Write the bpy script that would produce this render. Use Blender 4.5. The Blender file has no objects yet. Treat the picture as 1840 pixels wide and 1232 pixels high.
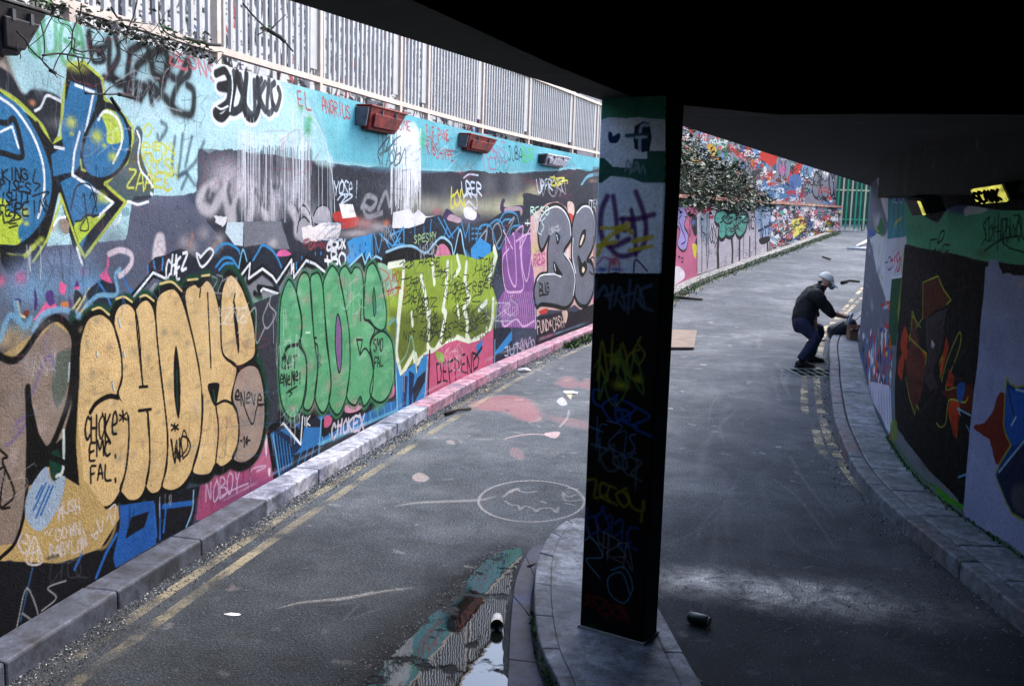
import bpy, bmesh, math, random
import numpy as np
from mathutils import Vector, Matrix, noise as mnoise
random.seed(7)
rng = np.random.RandomState(11)
SC = bpy.context.scene
COL = SC.collection
PI = math.pi

# ------------------------------------------------------------ camera
F_PX, H0, ROLL, CAM_H = 1789.0, 250.0, 0.03, 2.26
_p = math.atan(H0 / F_PX)
FW = np.array([0, math.cos(_p), -math.sin(_p)]); UP = np.array([0, math.sin(_p), math.cos(_p)]); RT = np.array([1., 0, 0])
_c, _s = math.cos(ROLL), math.sin(ROLL)
R2 = _c * RT + _s * UP; U2 = -_s * RT + _c * UP
CAMPOS = np.array([0, 0, CAM_H])
cam_d = bpy.data.cameras.new('camera'); cam = bpy.data.objects.new('camera', cam_d); COL.objects.link(cam)
m = Matrix(((R2[0], U2[0], -FW[0], 0), (R2[1], U2[1], -FW[1], 0), (R2[2], U2[2], -FW[2], CAM_H), (0, 0, 0, 1)))
cam.matrix_world = m
cam_d.lens = 35.0; cam_d.sensor_width = 36.0; cam_d.clip_end = 600; cam_d.clip_start = 0.05
SC.camera = cam
# ------------------------------------------------------------ light
w = bpy.data.worlds.new("World"); SC.world = w; w.use_nodes = True
nt = w.node_tree; bgn = nt.nodes['Background']
sky = nt.nodes.new('ShaderNodeTexSky'); sky.sky_type = 'NISHITA'; sky.sun_disc = False
SUN_EL, SUN_AZ = math.radians(51), math.radians(47)     # azimuth from +Y towards +X
sky.sun_elevation = SUN_EL; sky.sun_rotation = SUN_AZ
sky.air_density = 1.0; sky.dust_density = 3.0; sky.ozone_density = 1.0
nt.links.new(sky.outputs[0], bgn.inputs[0]); bgn.inputs[1].default_value = 0.15
sun_d = bpy.data.lights.new('sun', 'SUN'); sun = bpy.data.objects.new('sun', sun_d); COL.objects.link(sun)
sun_d.energy = 0.72; sun_d.angle = math.radians(30); sun_d.color = (1, .97, .93)
_d = Vector((math.sin(SUN_AZ) * math.cos(SUN_EL), math.cos(SUN_AZ) * math.cos(SUN_EL), math.sin(SUN_EL)))
sun.rotation_euler = _d.to_track_quat('Z', 'Y').to_euler()
vs = SC.view_settings
vs.view_transform = 'Standard'; vs.look = 'None'; vs.gamma = 1; vs.exposure = 2.28; vs.use_curve_mapping = False
SC.cycles.max_bounces = 8; SC.cycles.diffuse_bounces = 4; SC.cycles.caustics_reflective = False

# ------------------------------------------------------------ where things stand
def ray(x, y): return FW + R2 * (x - 920) / F_PX - U2 * (y - 616) / F_PX
def gz(Y):                                    # the road is level, then climbs as a ramp
    Y = np.asarray(Y, float)
    t = np.clip(Y - 18.5, 0, 3.0)
    return np.where(Y < 21.5, t * t / 6 * .055, .055 * (Y - 20))
def gzf(Y): return float(gz(Y))
def gnd(x, y, z=0.0):                         # point on the road surface (+z)
    d = ray(x, y); t = 1.0
    Z = z
    for _ in range(60):
        t = (Z - CAM_H) / d[2] if d[2] < -1e-6 else 50
        t = min(t, 60)
        Z = z + gzf(d[1] * t) * .5 + (Z - z) * .5
    return np.array([d[0] * t, d[1] * t, Z])
def at(x, y, Y):
    d = ray(x, y); t = Y / d[1]; return np.array([d[0] * t, Y, CAM_H + d[2] * t])

def smooth(pts, closed=False, n=6):
    p = np.asarray(pts, float)
    if len(p) < 3: return p
    if closed: q = np.vstack([p[-1], p, p[0], p[1]])
    else: q = np.vstack([2 * p[0] - p[1], p, 2 * p[-1] - p[-2]])
    out = []
    t = np.linspace(0, 1, n, endpoint=False)[:, None]
    for i in range(1, len(q) - 2):
        a, b, c, d = q[i - 1], q[i], q[i + 1], q[i + 2]
        out.append(.5 * (2 * b + (c - a) * t + (2 * a - 5 * b + 4 * c - d) * t ** 2 + (3 * b - a - 3 * c + d) * t ** 3))
    out = np.vstack(out)
    if not closed: out = np.vstack([out, p[-1]])
    return out

class Curve2:                                 # plan curve of a wall
    def __init__(self, pts, n=8):
        self.p = smooth(pts, False, n)
        self.s = np.concatenate([[0], np.cumsum(np.hypot(*np.diff(self.p, axis=0).T))])
        self.L = self.s[-1]
    def at(self, s):
        return np.array([np.interp(s, self.s, self.p[:, 0]), np.interp(s, self.s, self.p[:, 1])]).T
    def nrm(self, s):                         # unit normal to the right of travel
        a = self.at(np.clip(np.asarray(s) - .02, 0, self.L)); b = self.at(np.clip(np.asarray(s) + .02, 0, self.L))
        d = b - a; d /= np.linalg.norm(d, axis=-1, keepdims=True)
        return np.stack([d[..., 1], -d[..., 0]], -1)
    def sY(self, Y): return float(np.interp(Y, self.p[:, 1], self.s))
    def off(self, s, o): return self.at(s) + self.nrm(s) * o

LEFT = Curve2([(-4.2, -8), (-3.6, -3), (-2.95, 1.5), (-2.62, 3.6), (-2.41, 4.72), (-2.24, 5.56), (-1.98, 6.72), (-1.54, 8.54), (-.92, 10.97), (-.12, 13.75), (1.42, 18.13), (2.1, 19.9), (4.14, 25.1), (5.03, 27.1), (6.16, 29.34), (7.38, 31.85), (9.51, 35.97), (12.95, 42.84), (15.3, 47.0)])
RIGHT = Curve2([(3.34, -1.0), (3.34, 1.0), (3.33, 4.0), (3.32, 6.2), (3.32, 7.2), (3.42, 8.2), (3.67, 9.37), (4.02, 10.72), (4.98, 13.9), (6.3, 17.84), (8.6, 22.5), (11.8, 27.5), (17, 34), (23, 41)])
Y_SPLIT = 19.6                                # the tall turquoise wall ends here (behind the pillar)
WALL_TOP = 3.11
DECK_Z = 2.77

# ------------------------------------------------------------ paint: a canvas in metres of wall
def lin(c):
    c = np.asarray(c, float) / 255.
    return np.where(c < .04045, c / 12.92, ((c + .055) / 1.055) ** 2.4)
GAIN = 0.86
FONT = {
 'A': "0,1 .15,.45 .5,0 .85,.5 1,1|.15,.62 .9,.6", 'B': "0,1 0,0 .7,.1 .75,.35 0,.5 .9,.6 .95,.9 0,1", 'C': ".95,.15 .5,0 .05,.3 .05,.75 .45,1 1,.85",
 'D': "0,1 0,0 .7,.15 1,.5 .7,.9 0,1", 'E': ".9,0 .1,.05 0,.5 .7,.48|0,.5 .05,.95 .95,1", 'F': ".95,0 0,.05 .05,1|.02,.5 .7,.45",
 'G': ".95,.15 .5,0 .05,.3 .05,.75 .45,1 .95,.85 .95,.5 .5,.5", 'H': "0,0 0,1|1,0 .95,1|0,.5 1,.45", 'I': ".5,0 .5,1", 'J': ".2,0 1,0|.7,0 .75,.8 .4,1 .05,.8",
 'K': "0,0 0,1|.95,0 0,.5 1,1", 'L': "0,0 .05,.95 .95,1", 'M': "0,1 .1,0 .5,.6 .9,0 1,1", 'N': "0,1 .05,0 .9,1 1,0",
 'O': ".5,0 .05,.3 .1,.8 .5,1 .95,.7 .9,.2 .5,0", 'P': "0,1 0,0 .8,.1 .85,.4 .05,.55", 'R': "0,1 0,0 .8,.1 .8,.4 .05,.5 .95,1", 'S': ".95,.1 .4,0 .05,.25 .5,.5 .95,.75 .5,1 0,.9",
 'T': "0,0 1,.05|.5,0 .5,1", 'U': "0,0 .05,.8 .5,1 .95,.8 1,0", 'V': "0,0 .5,1 1,0", 'W': "0,0 .2,1 .5,.4 .8,1 1,0", 'X': "0,0 1,1|1,0 0,1", 'Y': "0,0 .5,.5 1,0|.5,.5 .45,1",
 'Z': "0,0 1,.05 0,.95 1,1", '0': ".5,0 .05,.3 .1,.8 .5,1 .95,.7 .9,.2 .5,0", '1': ".2,.2 .5,0 .5,1", '2': "0,.25 .5,0 .95,.3 0,1 1,.95", '3': "0,.05 .8,.1 .3,.45 .95,.7 .5,1 0,.9", '4': ".6,1 .6,0 0,.65 1,.65",
 '*': ".5,.1 .5,.7|.1,.2 .9,.6|.9,.2 .1,.6", '!': ".5,0 .5,.7|.5,.92 .5,1", '.': ".5,.9 .5,1", ' ': "", '+': ".5,.2 .5,.8|.1,.5 .9,.5", '-': ".1,.5 .9,.5",
 '<': ".5,.3 .2,.0 0,.3 .5,1 1,.3 .8,0 .5,.3", "'": ".5,0 .4,.25", 'e': ".05,.5 .9,.45 .6,.05 .1,.3 .1,.85 .9,.9", 'Q': ".5,0 .05,.3 .1,.8 .5,1 .95,.7 .9,.2 .5,0|.6,.7 1,1.1",
}
class Canvas:
    """RGB+A raster over a curve's length (s0..s1) x height (z0..z1); px(x,y) gives metres for a sighted point."""
    def __init__(self, name, u0, u1, v0, v1, ru, rv, base, sight):
        self.name = name; self.u0, self.u1, self.v0, self.v1, self.ru, self.rv = u0, u1, v0, v1, ru, rv
        self.W = int((u1 - u0) * ru); self.Hh = int((v1 - v0) * rv)
        self.rgb = np.empty((self.Hh, self.W, 3), np.float32); self.rgb[:] = lin(base) * GAIN
        self.a = np.zeros((self.Hh, self.W), np.float32)
        self.sight = sight; self.wk = 1.0; self.smin = .12; self.pw = 1.14
    def _map(self, pts):                      # -> canvas px coords (float), metres per sighted px
        pts = np.asarray(pts, float).reshape(-1, 2)
        u, v, mpp = self.sight(pts)
        return np.stack([(u - self.u0) * self.ru, (v - self.v0) * self.rv], 1), mpp
    def _blend(self, x0, y0, cov, col, op):
        h, w_ = cov.shape
        sl = (slice(y0, y0 + h), slice(x0, x0 + w_))
        c = (cov * op)[..., None]
        self.rgb[sl] = self.rgb[sl] * (1 - c) + (lin(col) * GAIN).astype(np.float32) * c
        self.a[sl] = np.maximum(self.a[sl] * (1 - c[..., 0]) + c[..., 0], self.a[sl] * 0)
    def poly(self, pts, col, op=1.0, sm=True, soft=0, rough=0):
        p = np.asarray(pts, float)
        p = smooth(p, True, 6) if sm else np.vstack([np.linspace(a, b, 6, endpoint=False) for a, b in zip(p, np.roll(p, -1, 0))])
        if rough: p = p + rng.randn(*p.shape) * rough
        q, mpp = self._map(p)
        self._fill(q, col, op, soft * float(np.mean(mpp)))
    def _fill(self, q, col, op=1., soft_m=0.):
        pad = int(soft_m * max(self.ru, self.rv) * 2) + 2
        x0 = max(0, int(q[:, 0].min()) - pad); x1 = min(self.W, int(q[:, 0].max()) + pad + 1)
        y0 = max(0, int(q[:, 1].min()) - pad); y1 = min(self.Hh, int(q[:, 1].max()) + pad + 1)
        if x1 <= x0 or y1 <= y0: return
        S = 2
        h, w_ = (y1 - y0) * S, (x1 - x0) * S
        D = np.zeros((h, w_ + 1), np.int32)
        ax = (q[:, 0] - x0) * S; ay = (q[:, 1] - y0) * S
        bx_, by_ = np.roll(ax, -1), np.roll(ay, -1)
        for a, b, c, d in zip(ax, ay, bx_, by_):
            if b == d: continue
            lo, hi = (b, d) if b < d else (d, b)
            r = np.arange(max(0, math.ceil(lo - .5)), min(h, math.ceil(hi - .5)))
            if not len(r): continue
            xx = a + (r + .5 - b) * (c - a) / (d - b)
            np.add.at(D, (r, np.clip(np.ceil(xx - .5), 0, w_).astype(int)), 1)
        M = (np.cumsum(D, 1)[:, :w_] & 1).astype(np.float32)
        M = M.reshape(y1 - y0, S, x1 - x0, S).mean((1, 3))
        if soft_m > 0:
            M = self._blur(M, soft_m * self.ru, soft_m * self.rv)
        self._blend(x0, y0, M, col, op)
    @staticmethod
    def _blur(M, rx, ry):
        for _ in range(2):
            for ax, r in ((1, rx), (0, ry)):
                k = int(r)
                if k < 1: continue
                P = np.pad(M, [(k + 1, k) if i == ax else (0, 0) for i in (0, 1)], mode='edge')
                Cs = np.cumsum(P, axis=ax)
                M = (np.take(Cs, range(2 * k + 1, Cs.shape[ax]), ax) - np.take(Cs, range(0, Cs.shape[ax] - 2 * k - 1), ax)) / (2 * k + 1)
        return M.astype(np.float32)
    def line(self, pts, w, col, op=1.0, sm=True, soft=.12, closed=False, n=5, taper=False):
        p = np.asarray(pts, float)
        if closed and not sm: p = np.vstack([p, p[:1]])
        if sm: p = smooth(p, closed, n)
        if closed and sm: p = np.vstack([p, p[:1]])
        q, mpp = self._map(p)
        self._stroke(q, mpp * w * self.wk, col, op, max(soft, self.smin), taper)
    def _stroke(self, q, wm, col, op=1., soft=.12, taper=False):
        if len(q) == 1: q = np.vstack([q, q + .01]); wm = np.append(wm, wm)
        mw = float(np.max(wm)) * (1 + soft * 2)
        px_, py_ = mw * self.ru + 2, mw * self.rv + 2
        x0 = max(0, int(q[:, 0].min() - px_)); x1 = min(self.W, int(q[:, 0].max() + px_) + 1)
        y0 = max(0, int(q[:, 1].min() - py_)); y1 = min(self.Hh, int(q[:, 1].max() + py_) + 1)
        if x1 <= x0 or y1 <= y0: return
        M = np.zeros((y1 - y0, x1 - x0), np.float32)
        aa0 = .7 / max(1., min(self.ru, self.rv)) * .8
        N = len(q) - 1
        for i in range(N):
            a, b = q[i], q[i + 1]
            ww = .5 * (wm[i] + wm[i + 1]) * .5
            if taper: ww *= max(.25, 1 - abs(2 * (i + .5) / N - 1) ** 2 * .8)
            ex, ey = ww * self.ru * (1 + 2 * soft) + 2, ww * self.rv * (1 + 2 * soft) + 2
            cx0 = max(x0, int(min(a[0], b[0]) - ex)); cx1 = min(x1, int(max(a[0], b[0]) + ex) + 2)
            cy0 = max(y0, int(min(a[1], b[1]) - ey)); cy1 = min(y1, int(max(a[1], b[1]) + ey) + 2)
            if cx1 <= cx0 or cy1 <= cy0: continue
            X = ((np.arange(cx0, cx1) + .5) - a[0]) / self.ru; Yv = ((np.arange(cy0, cy1) + .5) - a[1]) / self.rv
            dx, dy = (b[0] - a[0]) / self.ru, (b[1] - a[1]) / self.rv
            L2 = dx * dx + dy * dy + 1e-12
            t = np.clip((X[None, :] * dx + Yv[:, None] * dy) / L2, 0, 1)
            dd = np.sqrt((X[None, :] - t * dx) ** 2 + (Yv[:, None] - t * dy) ** 2)
            aa = max(aa0, ww * soft * 2)
            cv = np.clip((ww - dd) / aa + .5, 0, 1)
            sl = (slice(cy0 - y0, cy1 - y0), slice(cx0 - x0, cx1 - x0))
            M[sl] = np.maximum(M[sl], cv)
        self._blend(x0, y0, M, col, op)
    def mist(self, x, y, rx, ry, col, op=.5):
        q, mpp = self._map([(x, y), (x + rx, y)])
        ru_ = max(4, abs(q[1, 0] - q[0, 0])); rv_ = max(3, ry * mpp[0] * self.rv)
        x0 = max(0, int(q[0, 0] - ru_ * 1.5)); x1 = min(self.W, int(q[0, 0] + ru_ * 1.5)); y0 = max(0, int(q[0, 1] - rv_ * 1.5)); y1 = min(self.Hh, int(q[0, 1] + rv_ * 1.5))
        if x1 <= x0 or y1 <= y0: return
        X = (np.arange(x0, x1) - q[0, 0]) / ru_; Yv = (np.arange(y0, y1) - q[0, 1]) / rv_
        g = np.exp(-2.2 * (X[None, :] ** 2 + Yv[:, None] ** 2)); g = np.clip(g - .03, 0, 1)
        self._blend(x0, y0, g.astype(np.float32), col, op)
    def tag(self, text, o, ex, ey, w, col, op=1., jit=.05, gap=.3, sm=True, soft=.12):
        o, ex, ey = np.asarray(o, float), np.asarray(ex, float), np.asarray(ey, float)
        n = len(text); step = 1. / (n + gap * (n - 1)) if n > 1 else 1.
        for k, ch in enumerate(text):
            g = FONT.get(ch)
            if not g: continue
            off = k * step * (1 + gap); dy = rng.uniform(-jit, jit) * 1.6; kx_, ky_, sl_ = rng.uniform(.85, 1.25), rng.uniform(.85, 1.2), rng.uniform(-.12, .2)
            for part in g.split('|'):
                P = np.array([[float(v) for v in q.split(',')] for q in part.split()])
                P = P + rng.uniform(-jit, jit, P.shape) * 1.1; P[:, 0] = P[:, 0] * kx_ + sl_ * (1 - P[:, 1]); P[:, 1] *= ky_
                pts = o + (off + P[:, :1] * step) * ex + (P[:, 1:] + dy) * ey
                self.line(pts, w * rng.uniform(.95, 1.25), col, op, sm=sm, n=4, soft=max(soft, .25))
    def scrib(self, o, ex, ey, w, col, n=5, op=1., seed=0):
        r = np.random.RandomState(seed); o, ex, ey = np.asarray(o, float), np.asarray(ex, float), np.asarray(ey, float)
        G_ = ["0,.1 .1,.9 .5,.2 .8,.9", ".8,.1 .2,.2 .1,.8 .8,.9", ".1,1 .4,0 .8,1 .3,.6", ".2,0 .2,1 .9,.8 .8,.3 .2,.5", ".5,0 0,.5 .5,1 1,.5 .5,0 .7,-.2", ".9,0 .3,.3 .7,.6 .1,1", "0,.3 .5,.1 .4,1.2 1,.7", ".1,0 .3,.7 .8,.7 .9,0 .8,1.3", "0,.5 .9,.4|.5,-.1 .4,1.1", "0,0 .9,.1 .1,.9 1,1"]
        for k in range(n):
            g = G_[r.randint(len(G_))]; kx, ky = r.uniform(1.1, 2.2), r.uniform(.75, 1.2); off = r.uniform(-.12, .12)
            for part in g.split('|'):
                P = [tuple(float(v) for v in q.split(',')) for q in part.split()]
                pts = [o + ((k + x * kx + r.uniform(-.12, .12)) / n) * ex + (off + y * ky + r.uniform(-.08, .08)) * ey for x, y in P]
                self.line(pts, w * r.uniform(.85, 1.15), col, op, n=5)
    def drips(self, x0, x1, y, l0, l1, col, n, w=1.2, op=.6, seed=1):
        r = np.random.RandomState(seed)
        for _ in range(n):
            x = r.uniform(x0, x1); yy = y + r.uniform(-6, 6); L = r.uniform(l0, l1)
            self.line([(x, yy), (x + r.uniform(-.6, .6), yy + L * .5), (x + r.uniform(-.8, .8), yy + L)], w * r.uniform(.5, 1.6), col, op * r.uniform(.4, 1), sm=False)
    def grime(self, amp=.1, seed=0, scale=40, darks=True):
        r = np.random.RandomState(seed)
        acc = np.zeros((self.Hh, self.W), np.float32)
        for k, a in ((1, .35), (2, .3), (5, .22), (12, .18)):
            gh, gw = int(self.Hh / scale * k) + 3, int(self.W / scale * k * .7) + 3
            G = r.rand(gh, gw).astype(np.float32)
            yi = np.linspace(0, gh - 1.001, self.Hh); xi = np.linspace(0, gw - 1.001, self.W)
            y0_, x0_ = yi.astype(int), xi.astype(int); fy = (yi - y0_)[:, None]; fx = (xi - x0_)[None, :]
            fy = fy * fy * (3 - 2 * fy); fx = fx * fx * (3 - 2 * fx)
            g00 = G[np.ix_(y0_, x0_)]; g01 = G[np.ix_(y0_, x0_ + 1)]; g10 = G[np.ix_(y0_ + 1, x0_)]; g11 = G[np.ix_(y0_ + 1, x0_ + 1)]
            acc += a * ((g00 * (1 - fx) + g01 * fx) * (1 - fy) + (g10 * (1 - fx) + g11 * fx) * fy - .5)
        self.rgb *= (1 + amp * 2 * acc)[..., None]
        return acc
    def image(self, alpha=False):
        img = bpy.data.images.new(self.name, self.W, self.Hh, alpha=True, float_buffer=False)
        rgb = np.power(np.clip(self.rgb, 1e-5, 1), self.pw)
        s = np.where(rgb < .0031308, rgb * 12.92, 1.055 * np.power(rgb, 1 / 2.4) - .055)
        out = np.ones((self.Hh, self.W, 4), np.float32); out[..., :3] = s
        if alpha: out[..., 3] = np.clip(self.a, 0, 1)
        img.alpha_mode = 'CHANNEL_PACKED'
        img.pixels.foreach_set(out.ravel()); img.update(); img.pack()
        return img

def wall_sight(curve):
    P = curve.p; S = curve.s
    def f(pts):
        u = np.zeros(len(pts)); v = np.zeros(len(pts)); mp = np.zeros(len(pts))
        d = FW[None] + R2[None] * ((pts[:, :1] - 920) / F_PX) - U2[None] * ((pts[:, 1:] - 616) / F_PX)
        best = np.full(len(pts), 1e9)
        for i in range(len(P) - 1):
            a, e = P[i], P[i + 1] - P[i]
            # d.xy*t = a + e*q
            det = d[:, 0] * (-e[1]) + e[0] * d[:, 1]
            det = np.where(abs(det) < 1e-9, 1e-9, det)
            t = (a[0] * (-e[1]) + e[0] * a[1]) / det
            q = (d[:, 0] * a[1] - d[:, 1] * a[0]) / det
            lo, hi = (-40. if i == 0 else -1e-4), (40. if i == len(P) - 2 else 1 + 1e-4)
            ok = (q >= lo) & (q <= hi) & (t > 0) & (t < best)
            best = np.where(ok, t, best)
            L = math.hypot(*e)
            u = np.where(ok, S[i] + q * L, u); v = np.where(ok, CAM_H + d[:, 2] * t, v); mp = np.where(ok, t / F_PX, mp)
        return u, v, mp
    return f
def F(ox, oy, k):
    def g(s): return [(ox + float(a) / k, oy + float(b) / k) for a, b in (q.split(',') for q in s.split())]
    return g
ph = F(0, 0, 1)
A = F(0, 0, 3.004); B = F(400, 0, 3.004); Cc = F(0, 400, 3.004); Dd = F(400, 350, 3.85); E = F(700, 200, 3.08); Ff = F(0, 700, 2.315)
G = F(460, 440, 2.933); Hh_ = F(1000, 150, 2.463); I_ = F(1000, 600, 2.053); J = F(1200, 220, 4.1075); K = F(1540, 300, 3.85); Lf = F(1440, 560, 2.8)
M_ = F(600, 850, 2.6286); N = F(130, 480, 2.8); O = F(0, 280, 3.623); Q = F(300, 250, 5.356); R = F(340, 780, 5.111); Sf = F(940, 350, 4.56)
# ============================================================ LEFT WALL PAINT
BLK = (16, 18, 22)
sL0, sL1 = LEFT.sY(2.6), LEFT.sY(Y_SPLIT)
cw = Canvas('left_wall_paint', sL0, sL1, 0.0, WALL_TOP, 150, 240, (66, 74, 96), wall_sight(LEFT))
c = cw; c.wk = 1.22; c.pw = 1.06; c.smin = .2
# broad fields
c.poly(ph("-90,300 60,300 240,330 300,320 380,400 560,420 620,480 600,560 300,560 0,620 -90,620"), (92, 98, 118), sm=False, soft=6)
c.poly(ph("-200,-200 300,20 1100,240 1110,330 1060,303 900,312 760,306 640,298 560,290 480,278 357,266 352,345 325,352 240,352 225,430 -200,470"), (176, 216, 222), sm=False, rough=1)
c.poly(ph("560,120 1110,260 1110,322 1040,303 900,312 700,303 598,290 585,240"), (102, 186, 200), sm=False, soft=3)
c.poly(ph("520,150 640,170 600,288 560,285"), (120, 196, 206), sm=False, soft=10, op=.7)
for x, y, rx, ry, col, op in [(60, 90, 60, 50, (150, 200, 210), .6), (250, 300, 120, 60, (170, 214, 222), .6), (330, 250, 70, 60, (186, 222, 228), .6), (450, 250, 90, 60, (190, 226, 230), .7), (470, 190, 50, 50, (168, 212, 220), .5), (20, 40, 50, 80, (140, 190, 200), .5)]:
    c.mist(x, y, rx, ry, col, op)
# charcoal band with a rolled ragged top
pts = B("0,815 25,806 50,825 110,812 160,835 330,850 420,880 470,892 500,872 560,872 600,895 690,905 715,925 760,912 800,925 900,940 1000,942 1140,935 1382,925") + E("560,345 620,335 700,345 820,338 900,335 1000,322 1100,330 1180,320")
top = smooth(pts, False, 8); top[:, 1] += rng.uniform(-2.2, 2.2, len(top))
c.poly(list(map(tuple, top)) + ph("1090,480 900,480 600,470 400,460 400,430 372,400 358,345"), (50, 54, 66), sm=False)
c.poly(Q("296,110 340,100 380,125 410,150 440,120 480,105 520,118 560,115 590,92 650,110 720,105 760,140 900,150 1000,150 1330,230 1330,560 296,620"), (70, 76, 90), sm=False, rough=.7)
# pale ghost letters and roller grime
for x, y, rx, ry, col, op in [(410, 315, 44, 40, (196, 190, 198), .8), (500, 345, 60, 40, (196, 190, 198), .6), (420, 350, 40, 40, (178, 172, 180), .8), (470, 335, 60, 38, (168, 162, 172), .75), (530, 330, 34, 46, (176, 170, 178), .8), (375, 360, 24, 40, (170, 164, 172), .7), (470, 380, 70, 24, (160, 158, 168), .7), (560, 380, 30, 30, (150, 150, 160), .5), (720, 350, 40, 40, (120, 122, 132), .5),
                              (760, 370, 50, 26, (190, 186, 170), .6), (830, 372, 50, 24, (226, 222, 190), .7), (900, 372, 50, 24, (222, 220, 180), .7), (940, 360, 24, 18, (226, 222, 150), .55), (880, 335, 20, 40, (120, 122, 126), .5), (925, 335, 22, 44, (140, 140, 146), .5), (960, 345, 20, 18, (212, 206, 160), .6), (800, 345, 20, 30, (110, 112, 118), .4)]:
    c.mist(x, y, rx, ry, col, op)
GH = (206, 200, 206)
for s in ("470,440 400,470 340,520 310,600 340,660 420,690 480,620 520,540", "580,420 560,520 580,660 600,760", "700,440 690,560 640,660 640,780", "800,420 900,600 960,780", "790,780 840,560 830,420", "1100,460 1040,600 1030,760", "1180,640 1240,760 1250,900 1300,860", "1290,640 1350,700 1390,800"):
    c.line(Q(s), 17, GH, .75, soft=.5)
for s in ("400,500 380,560 420,600 440,540", "600,440 590,520 610,600", "690,600 680,680 700,760", "860,500 900,600 960,660", "1030,460 1100,480 1110,540"):
    c.line(Q(s), 10, (58, 66, 80), .75, soft=.6)
c.poly(Q("1440,680 1500,640 1560,680 1580,800 1520,830 1420,800 1405,740"), (170, 168, 176)); c.line(Q("1410,740 1440,670 1500,635 1560,670 1585,790"), 3, (40, 44, 54))
c.poly(Q("1280,790 1330,760 1370,830 1380,960 1330,1010 1260,960 1245,860"), (160, 158, 166)); c.line(Q("1250,900 1270,790 1320,750 1370,800"), 3, (40, 44, 54))
c.line(Q("1200,610 1240,650 1270,700 1300,640 1340,660 1390,760 1400,830"), 3, (40, 44, 54))
# white paint thrown over the top, running down
c.poly(B("370,560 430,570 460,540 500,640 560,800 600,880 590,900 500,880 480,760 470,640 420,600 370,620"), (190, 226, 228), soft=3, op=.55)
c.drips(425, 448, 235, 60, 165, (226, 232, 238), 14, 1.6, .8, 3)
c.drips(436, 562, 240, 70, 160, (222, 222, 230), 110, 1.8, .75, 4)
c.drips(446, 562, 268, 40, 130, (40, 46, 58), 90, 1.7, .8, 5)
c.drips(520, 553, 200, 80, 190, (222, 228, 234), 18, 1.6, .7, 6)
c.drips(570, 598, 285, 80, 130, (214, 218, 224), 14, 1.3, .7, 7)
c.line(B("440,620 500,650 550,760 580,880 600,1030 605,1150"), 2.5, (222, 230, 236), .8)
c.line(B("395,520 430,600 470,640 500,700"), 6, (205, 228, 228), .5)
c.poly(B("940,740 960,680 1010,660 1050,680 1062,800 1062,930 1050,1000 1030,960 1000,900 950,880 920,800"), (206, 224, 230), soft=2, op=.85)
c.drips(702, 757, 235, 80, 158, (236, 238, 242), 120, 2.0, .95, 8)
c.line(B("1050,690 1062,900 1065,1150"), 3, (232, 236, 240)); c.line(B("915,800 912,1000 905,1120"), 2.4, (214, 220, 226))
# top row of tags
c.tag("JUGA", A("150,70")[0], (100, 20), (4, 66), 8, (92, 170, 120), .85, .06, soft=.4)
c.tag("EL", B("400,485")[0], (22, 8), (3, 25), 3, (190, 62, 68), .9); c.tag("ANGRIUS", B("532,530")[0], (50, 14), (2, 24), 2.6, (190, 58, 64), .9)
c.tag("HOME", B("930,640")[0], (28, 6), (0, 16), 2.4, (196, 70, 80), .8)
c.tag("ELF PINE", B("1098,680")[0], (40, 10), (2, 18), 2.1, (196, 62, 70)); c.tag("RIBS", B("1100,760")[0], (20, 7), (2, 24), 2.2, (190, 60, 70)); c.tag("HIPPE", B("1172,800")[0], (24, 6), (0, 17), 2.1, (190, 60, 70))
c.mist(552, 232, 10, 22, (70, 176, 110), .8); c.mist(556, 215, 9, 10, (80, 190, 110), .9); c.mist(541, 196, 7, 9, (80, 180, 110), .8); c.mist(758, 252, 8, 28, (70, 184, 130), .85)
c.scrib(B("850,780")[0], (46, 4), (-4, 34), 3, (76, 100, 112), 5, .9, 3); c.scrib(B("835,720")[0], (36, -8), (0, 44), 2.6, (90, 120, 130), 4, .9, 4)
c.line(B("850,880 840,820 900,740 880,820 930,760"), 3.5, (66, 92, 106))
c.tag("TENS", E("490,220")[0], (46, -16), (8, 34), 2.2, (180, 90, 140), .8); c.tag("S", E("550,180")[0], (16, -3), (4, 30), 2.4, (180, 100, 150), .8)
c.tag("JUBA", E("655,200")[0], (24, 3), (1, 22), 2, (40, 60, 80)); c.tag("BAR", E("735,200")[0], (20, 3), (0, 24), 2.6, (86, 200, 130)); c.tag("US", E("590,190")[0], (16, 2), (0, 22), 2, (92, 150, 170), .7)
# black fat-cap piece
c.tag("A", A("470,190")[0], (1, 1), (1, 1), 1, BLK, 0)
for s, w_ in (("480,180 490,260 560,260 590,220 590,380 640,450", 10), ("620,190 640,300 600,400 640,460 680,440", 10), ("700,280 780,240 800,300 740,360 720,440 780,470", 11), ("870,270 820,300 830,400 880,440 850,520 810,460 900,540 940,600", 12), ("930,330 900,380 960,430 1010,330 1020,400 960,460 930,580 1030,620 1045,500 1010,460", 10), ("700,440 690,500 760,520 800,480 820,560", 9), ("480,200 500,330 560,330 555,290 530,300", 6), ("560,420 660,450 680,500 760,540", 8), ("700,300 690,420 740,500", 10), ("860,260 900,300 900,390 870,450", 12)):
    c.line(A(s), w_ * 1.9, (62, 66, 72), .4, soft=.8); c.line(A(s), w_ * 1.25, (22, 24, 28), .95, soft=.45)
c.mist(277, 205, 50, 20, (200, 220, 226), .3); c.mist(320, 110, 20, 14, (26, 28, 32), .6); c.mist(290, 120, 40, 30, (30, 34, 40), .4)
c.tag("ZEONS", A("890,260")[0], (88, 30), (8, 26), 4, (206, 92, 104), .75)
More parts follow.
